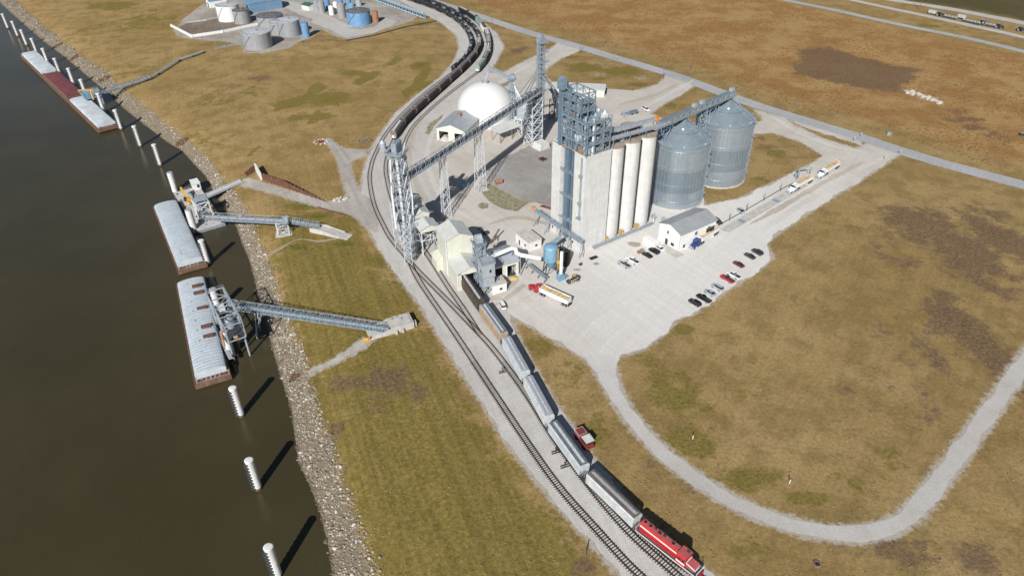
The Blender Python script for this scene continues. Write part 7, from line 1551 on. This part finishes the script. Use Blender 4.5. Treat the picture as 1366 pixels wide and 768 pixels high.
BK, DG, SV, WH, RD, MR = ('black', (.012, .012, .014)), ('charcoal', (.045, .05, .058)), ('silver', (.36, .39, .43)), ('white', (.74, .75, .76)), ('red', (.42, .02, .022)), ('maroon', (.13, .018, .03))
RW, OF = 'vehicles in the row along the grass edge', 'vehicles parked left of the white office'
ND = (-12, -7)
car('suv', BK, 'black suv at the lower left end of the parking row on the grass edge', RW, 926.7, 405.5, *ND)
car('pickup', BK, 'black pickup with a red tail, second from the lower end of the parking row', RW, 938.5, 400, *ND)
car('sedan', SV, 'silver sedan between the black pickup and the silver suv', RW, 947, 392, *ND)
car('suv', SV, 'silver suv between the silver sedan and the bright red pickup', RW, 956.7, 385, *ND)
car('pickup', RD, 'bright red pickup with a black roof in the parking row', RW, 970, 374, *ND, roofcol=M['dark'])
car('pickup', WH, 'white pickup with dark bed right behind the bright red pickup', RW, 978.5, 369, *ND)
car('sedan', MR, 'maroon sedan standing alone in the middle of the parking row', RW, 985, 354, *ND)
car('sedan', DG, 'dark blue grey sedan beside the charcoal suv at the upper parking end', RW, 1000, 343, *ND)
car('suv', DG, 'charcoal suv at the upper right end of the parking row', RW, 1010, 338, *ND)
car('pickup', SV, 'silver pickup farthest left of the cars by the office', OF, 832.5, 354.5, *ND)
car('pickup', WH, 'white pickup beside the silver one, between the elevator and the office', OF, 844, 349.5, *ND)
car('sedan', BK, 'smaller black car nearer the white pickup, left of the office', OF, 863, 341.5, *ND)
car('suv', BK, 'long black suv right beside the low white annex', OF, 872.5, 336.5, *ND)
car('sedan', WH, 'white car tight against the corner of the white office', OF, 879, 332.5, *ND)
car('suv', WH, 'white suv parked beside the grain train near the white hut', 'single cars in the yard', 670, 408.5, -5, -10)
car('sedan', SV, 'blue grey car parked behind the pipe guard fence', 'single cars in the yard', 988.5, 283, 8, 7)
car('suv', DG, 'dark car at the far corner of the white office', 'single cars in the yard', 957, 297, 9, 6)
car('pickup', WH, 'white pickup on the gravel behind the silos', 'single cars in the yard', 861, 147.5, 10, 5)
# ---- grain trucks
def grain_truck(lab, u, v, u2, v2, col, scale=1.0, loads=2, cargo='corn'):
    a, b_ = G(u, v, .035), G(u2, v2, .035); d = a-b_; rz = math.atan2(d.y, d.x); t = thing('grain_truck', lab, 'truck', a, rz, 'grain trucks in the yard'); P_ = paint(*col); L_ = d.length
    # nose of the tractor at x = 0, everything runs to -x
    parts(t, ('hood', P_, lambda m: loft(m, [(-2.6, 1.0, .75, 1.9, .9), (-.9, .92, .75, 1.7, .8), (-.15, .8, .75, 1.45, .7)])),
     ('cab', P_, lambda m: loft(m, [(-5.0, 1.2, .9, 3.1, 1.1), (-3.2, 1.2, .9, 3.1, 1.05), (-2.55, 1.12, .9, 2.35, 1.0)])),
     ('windows', M['glass'], lambda m: (m.add([(-3.12, -1.03, 3.02), (-2.52, -.98, 2.36), (-2.52, .98, 2.36), (-3.12, 1.03, 3.02)], [(0, 1, 2, 3)]), [m.box(-3.3, s*1.19, 2.0, .9, .04, .7) for s in (-1, 1)])),
     ('chassis', M['dark'], lambda m: (m.box(-4.6, 0, .7, 8.0, .9, .25), m.cyl((-3.2, -1.15, .75), (-4.4, -1.15, .75), .32, n=10), m.cyl((-3.2, 1.15, .75), (-4.4, 1.15, .75), .32, n=10))),
     ('bumper', M['palesteel'], lambda m: (m.box(-.05, 0, .5, .25, 2.2, .35), m.box(-.02, 0, .95, .12, 1.2, .6))), ('exhaust_stack', M['palesteel'], lambda m: [m.cyl((-5.15, s*1.0, .9), (-5.15, s*1.0, 3.9), .1, n=8) for s in (-1, 1)]))
    for s in (-1, 1): q = MB(); q.box(-.35, s*.85, 1.0, .3, .28, .22); q.build('headlight', M['white'], t)
    wheels(t, (-1.25,), 1.18, .5, .3); wheels(t, (-6.0, -7.3), 1.2, .5, .55)
    x0, x1 = -5.6, -min(L_, 17.5)
    body = M['white']
    def hop(m):
        for s in (-1, 1): m.box((x0+x1)/2, s*1.24, 1.55, x0-x1, .08, 1.75)
        for x in (x0, x1): m.box(x, 0, 1.55, .1, 2.4, 1.75)
        m.box((x0+x1)/2, 0, 1.5, x0-x1-.2, 2.4, .06)
        n = 2
        for k in range(n):
            xa = x0-(x0-x1)*k/n-.4; xb = x0-(x0-x1)*(k+1)/n+.4; c = (xa+xb)/2
            m.add([(xa, -1.2, 1.52), (xb, -1.2, 1.52), (xb, 1.2, 1.52), (xa, 1.2, 1.52), (c+.5, -.5, .75), (c-.5, -.5, .75), (c-.5, .5, .75), (c+.5, .5, .75)], [(0, 1, 5, 4), (1, 2, 6, 5), (2, 3, 7, 6), (3, 0, 4, 7), (4, 5, 6, 7)])
    parts(t, ('trailer_body', body, hop), ('top_rim', M['palesteel'], lambda m: ([m.box((x0+x1)/2, s*1.26, 3.3, x0-x1+.1, .16, .14) for s in (-1, 1)], [m.box(x0-(x0-x1)*k/3, 0, 3.3, .12, 2.4, .12) for k in range(4)])), ('mud_flap', M['black'], lambda m: m.box(x1-.2, 0, .5, .06, 2.4, .7)))
    wheels(t, (x1+.9, x1+2.2), 1.24, .5, .55)
    c, s_ = math.cos(rz), math.sin(rz)
    xc = (x0+x1)/2; q = MB(); nx_ = 24; vs = []; fs = []
    for i in range(nx_+1):
        for j in range(5):
            x = x0-.1+(x1-x0+.2)*i/nx_; y = -1.18+2.36*j/4; hh = 2.92+.25*(1-abs(y)/1.2)*(1 if loads == 2 else .6)+.08*math.sin(i*1.9+j)+.12*math.cos(2*math.pi*i/nx_*2); vs.append((x, y, hh))
    fs = [(i*5+j, (i+1)*5+j, (i+1)*5+j+1, i*5+j+1)[::-1] for i in range(nx_) for j in range(4)]
    q.add(vs, fs); k0 = len(q.v); q.box(xc, 0, 2.2, x0-x1-.3, 2.3, .5)
    o = q.build('corn_load', M['corn'], None, a); o.rotation_euler = (0, 0, rz); return t, o
def truck(lab, loadlab, *a, **k): t, o = grain_truck(lab, *a, **k); tag(o, loadlab, 'corn load', 'corn loads in the trailers'); return t
truck('red tractor truck with a long white grain trailer beside the white hut', 'yellow corn filling the trailer of the red truck', 705.5, 384, 770, 413.5, ('truckred', (.42, .02, .025)))
truck('blue tractor truck with a white grain trailer standing along the white office', 'yellow corn in the trailer of the blue truck', 921, 333, 962, 306, ('truckblue', (.015, .04, .20)))
truck('white grain truck under the sampling probe at the head of the scale', 'yellow corn in the trailer of the white truck under the probe', 1051, 258.5, 1084, 240, ('truckwhite', (.74, .75, .76)))
truck('white grain truck waiting last in line, nearest the main road', 'yellow corn in the trailer of the last waiting white truck', 1090, 238.5, 1124, 218, ('truckwhite', (.74, .75, .76)))
# ---- yard machines and scrap
p = G(766, 375); t = thing('wheel_loader', 'small tan and black skid loader between the red truck trailer and the blue collector', 'loader', p, R(-160))
parts(t, ('body', M['dark'], lambda m: (m.box(-.6, 0, .6, 2.2, 1.5, 1.0), m.box(-1.4, 0, 1.2, .8, 1.4, .8))), ('cab', M['glass'], lambda m: m.box(.1, 0, 1.5, 1.2, 1.2, 1.1)), ('cab_roof', M['discharge'], lambda m: m.box(.1, 0, 2.6, 1.4, 1.4, .1)), ('lift_arm', M['discharge'], lambda m: [m.beam((-1.2, s*.85, 1.9), (1.8, s*.85, .6), .22) for s in (-1, 1)]), ('bucket', M['dark'], lambda m: m.extr([(1.7, .1), (2.9, .1), (1.9, .9)], -1.1, 1.1)))
wheels(t, (-1.1, .8), .95, .5, .35)
def scrap(u, v, lab, m_, s, fn, name='scrap_pile', cat='scrap'):
    p = G(u, v, .05); t = thing(name, lab, cat, p, s); parts(t, *fn); return t
scrap(665, 245, 'rust brown overturned tank lying on the dark lot', None, .5, [('shell', M['rusttank'], lambda m: m.cyl((-1.6, 0, 1.1), (1.6, 0, 1.1), 1.1, n=14)), ('lid', M['conctop'], lambda m: m.cyl((1.6, 0, 1.1), (1.9, 0, 1.1), .9, .5, n=14))], 'old_tank', 'tank')
scrap(724, 213, 'dark open topped square frame lying on the dark lot', None, .7, [('side', M['rust'], lambda m: [m.box(x, y, 0, w_, h_, .7) for x, y, w_, h_ in ((0, 1.4, 3, .2), (0, -1.4, 3, .2), (1.4, 0, .2, 2.6), (-1.4, 0, .2, 2.6))]), ('floor', M['black'], lambda m: m.box(0, 0, 0, 2.6, 2.6, .15))], 'open_bin', 'bin')
scrap(729, 277, 'rusty steel lengths stacked at the edge of the dark lot', None, -.6, [('beam', M['rust'], lambda m: [m.box(0, y, z, 6-.5*k, .35, .3) for k, (y, z) in enumerate(((-.5, 0), (0, 0), (.5, 0), (-.2, .3), (.3, .3)))]), ('block', M['dark'], lambda m: m.box(2.4, .9, 0, 1.2, .8, .6))])
scrap(792, 344, 'flat black rubber mat lying alone on the gravel', None, .55, [('mat', M['black'], lambda m: m.box(0, 0, 0, 3.4, 1.5, .12)), ('edge', M['dark'], lambda m: m.box(0, .8, 0, 3.6, .1, .18))], 'rubber_mat', 'mat')
scrap(775, 353, 'dark short steel scrap lying on the stained gravel', None, .8, [('plate', M['dark'], lambda m: m.box(0, 0, 0, 1.4, .8, .25)), ('rod', M['rust'], lambda m: m.box(.5, .7, 0, 2.2, .2, .2))])
scrap(853, 337, 'tan pallet stack on the gravel left of the black cars', None, .6, [('pallet', M['rusttank'], lambda m: [m.box(0, 0, .2*k, 1.6, 1.4, .14) for k in range(4)]), ('sack', M['conctop'], lambda m: m.box(1.8, .4, 0, 1.4, 1.2, .7))], 'pallet_stack', 'pallets')
scrap(845, 152, 'dark blue machine with a low white frame on the gravel behind the silos', None, .5, [('body', M['blueleg'], lambda m: (m.box(0, 0, .5, 5, 2, 1.3), m.box(-3.4, .4, .5, 1.6, 1.6, .9))), ('frame', M['palesteel'], lambda m: m.lattice(-6, 0, 3.4, 2.4, 0, 3.0, 1, .2)), ('wheel', M['black'], lambda m: [m.cyl((x, -1.1, .5), (x, -.8, .5), .5, n=10) for x in (-1.6, 1.6)])], 'farm_machine', 'machine')
scrap(648, 312, 'dark dented machine heap between the slim elevator and the white building', None, .4, [('body', M['dark'], lambda m: m.box(0, 0, 0, 2.2, 1.4, 1.0)), ('arm', M['rust'], lambda m: m.beam((-1, 0, .8), (-3, 1, 2.8), .35))], 'old_auger', 'auger')
scrap(660, 322, 'rusty slanting auger leaning beside the dump shed', None, .9, [('tube', M['rust'], lambda m: m.cyl((-3, 0, .5), (3, 0, 4.2), .3, n=8)), ('stand', M['dark'], lambda m: (m.beam((1, -.8, 0), (1, 0, 3), .2), m.beam((1, .8, 0), (1, 0, 3), .2)))], 'old_auger', 'auger')
scrap(702, 315, 'green tarped pump at the back of the white block building', None, .4, [('cover', M['green'], lambda m: m.extr([(-1, 0), (1, 0), (.6, 1.2), (-.6, 1.3)], -.8, .8)), ('pipe', M['dark'], lambda m: m.beam((-1, 0, .6), (-5, -3, .4), .35))], 'pump', 'pump') if 0 else None
# ---- roadside and field
def mailbox(u, v, lab):
    p = G(u, v, .05); t = thing('road_sign', lab, 'sign', p, R(50)); parts(t, ('post', M['palesteel'], lambda m: m.cyl((0, 0, 0), (0, 0, 2.3), .08, n=8)), ('sign_plate', M['white'], lambda m: m.box(0, -.1, 1.6, 1.2, .06, .9)))
mailbox(822, 80, 'small white sign at the grass edge beyond the middle entrance'); mailbox(1139, 189, 'white sign board at the right entrance island tip'); mailbox(1180, 213, 'white sign with a dark panel at the right entrance corner'); mailbox(1148, 183, 'small sign at the road edge above the entrance island'); mailbox(1200, 206, 'small sign on the grass by the right entrance')
for u, v, lab in ((1186, 180, 'grey utility box standing alone in the grass beyond the road'), (1363, 181, 'dark box at the right edge of the wild field'), (886, 96, 'small grey box at the middle entrance')):
    p = G(u, v, 0); t = thing('utility_box', lab, 'box', p, R(40)); parts(t, ('housing', M['palesteel'] if u != 1363 else M['dark'], lambda m: m.box(0, 0, 0, 2.0, 1.4, 1.5)), ('lid', M['steel'], lambda m: m.box(0, 0, 1.5, 2.1, 1.5, .1)))
for u, v, lab in ((924, 585, 'white marker stake in the grass inside the gravel loop'), (1053, 644, 'white marker post near the bottom of the grass inside the gravel loop')):
    p = G(u, v, 0); t = thing('marker_stake', lab, 'marker', p); parts(t, ('post', M['white'], lambda m: m.cyl((0, 0, 0), (0, 0, 1.5), .14, n=8)), ('top_band', M['dark'], lambda m: m.cyl((0, 0, 1.5), (0, 0, 1.9), .16, n=8)))
p = G(1090, 752, 0); t = thing('drain_cover', 'round dark drain in the dark weeds near the bottom edge', 'drain', p); parts(t, ('ring', M['soil'], lambda m: m.lathe([(.9, 0), (.9, .25), (.6, .25), (.6, .1)], 20)), ('lid', M['black'], lambda m: m.cyl((0, 0, .05), (0, 0, .14), .6, n=16)))
# ---- far vehicles beside the far lane
FV = 'machines parked along the far lane'
def farv(u, v, kind, lab):
    a = G(u, v); d = G(u+10, v+2.2)-a; rz = math.atan2(d.y, d.x); t = thing({'trailer': 'box_trailer', 'tractor': 'farm_tractor', 'planter': 'farm_implement', 'pickup': 'pickup_truck'}[kind], lab, {'trailer': 'trailer', 'tractor': 'tractor', 'planter': 'implement', 'pickup': 'pickup'}[kind], a, rz, FV)
    if kind == 'trailer': parts(t, ('box', M['tanktop'], lambda m: m.box(0, 0, 1.0, 5.4, 2.2, 2.0)), ('chassis', M['dark'], lambda m: m.box(0, 0, .7, 5.4, 1.2, .28))); wheels(t, (-2.4, -1.2), 1.2, .45, .5)
    elif kind == 'tractor': parts(t, ('hood', M['dark'], lambda m: m.box(1.4, 0, 1.0, 2.8, 1.2, 1.3)), ('cab', M['glass'], lambda m: m.box(-.8, 0, 1.2, 1.7, 1.8, 2.0)), ('cab_roof', M['steel'], lambda m: m.box(-.8, 0, 3.2, 1.9, 2.0, .2))); wheels(t, (-1.0,), 1.7, 1.0, .7); wheels(t, (2.2,), 1.4, .7, .5)
    else: parts(t, ('frame', M['steel'], lambda m: (m.box(0, 0, .7, 12, .5, .5), m.beam((0, 0, .9), (0, 4, .6), .3))), ('row_unit', M['dark'], lambda m: [m.box(-5.5+k*1.4, -.7, .1, .5, 1.2, 1.1) for k in range(9)]), ('seed_box', M['palesteel'], lambda m: [m.box(-5.2+k*2.6, .2, 1.2, 1.6, 1.0, .9) for k in range(5)]))
farv(1243, 19.5, 'trailer', 'pale box trailer at the left end of the far machine row'); farv(1253, 22, 'tractor', 'dark farm tractor just right of the leftmost far box trailer'); farv(1265, 24.5, 'planter', 'grey farm implement in the left part of the far machine row'); farv(1282, 25.5, 'trailer', 'pale box trailer in the middle of the far machine row'); farv(1295, 31, 'planter', 'grey farm implement right of the middle box trailer'); farv(1310, 33, 'tractor', 'dark farm tractor in the right part of the far machine row'); farv(1320, 35.5, 'planter', 'pale farm implement near the right end of the far machine row'); farv(1332, 38, 'tractor', 'dark farm tractor at the right end of the far machine row'); farv(1361, 42, 'tractor', 'dark farm tractor at the right edge of the photo beyond the far lane')
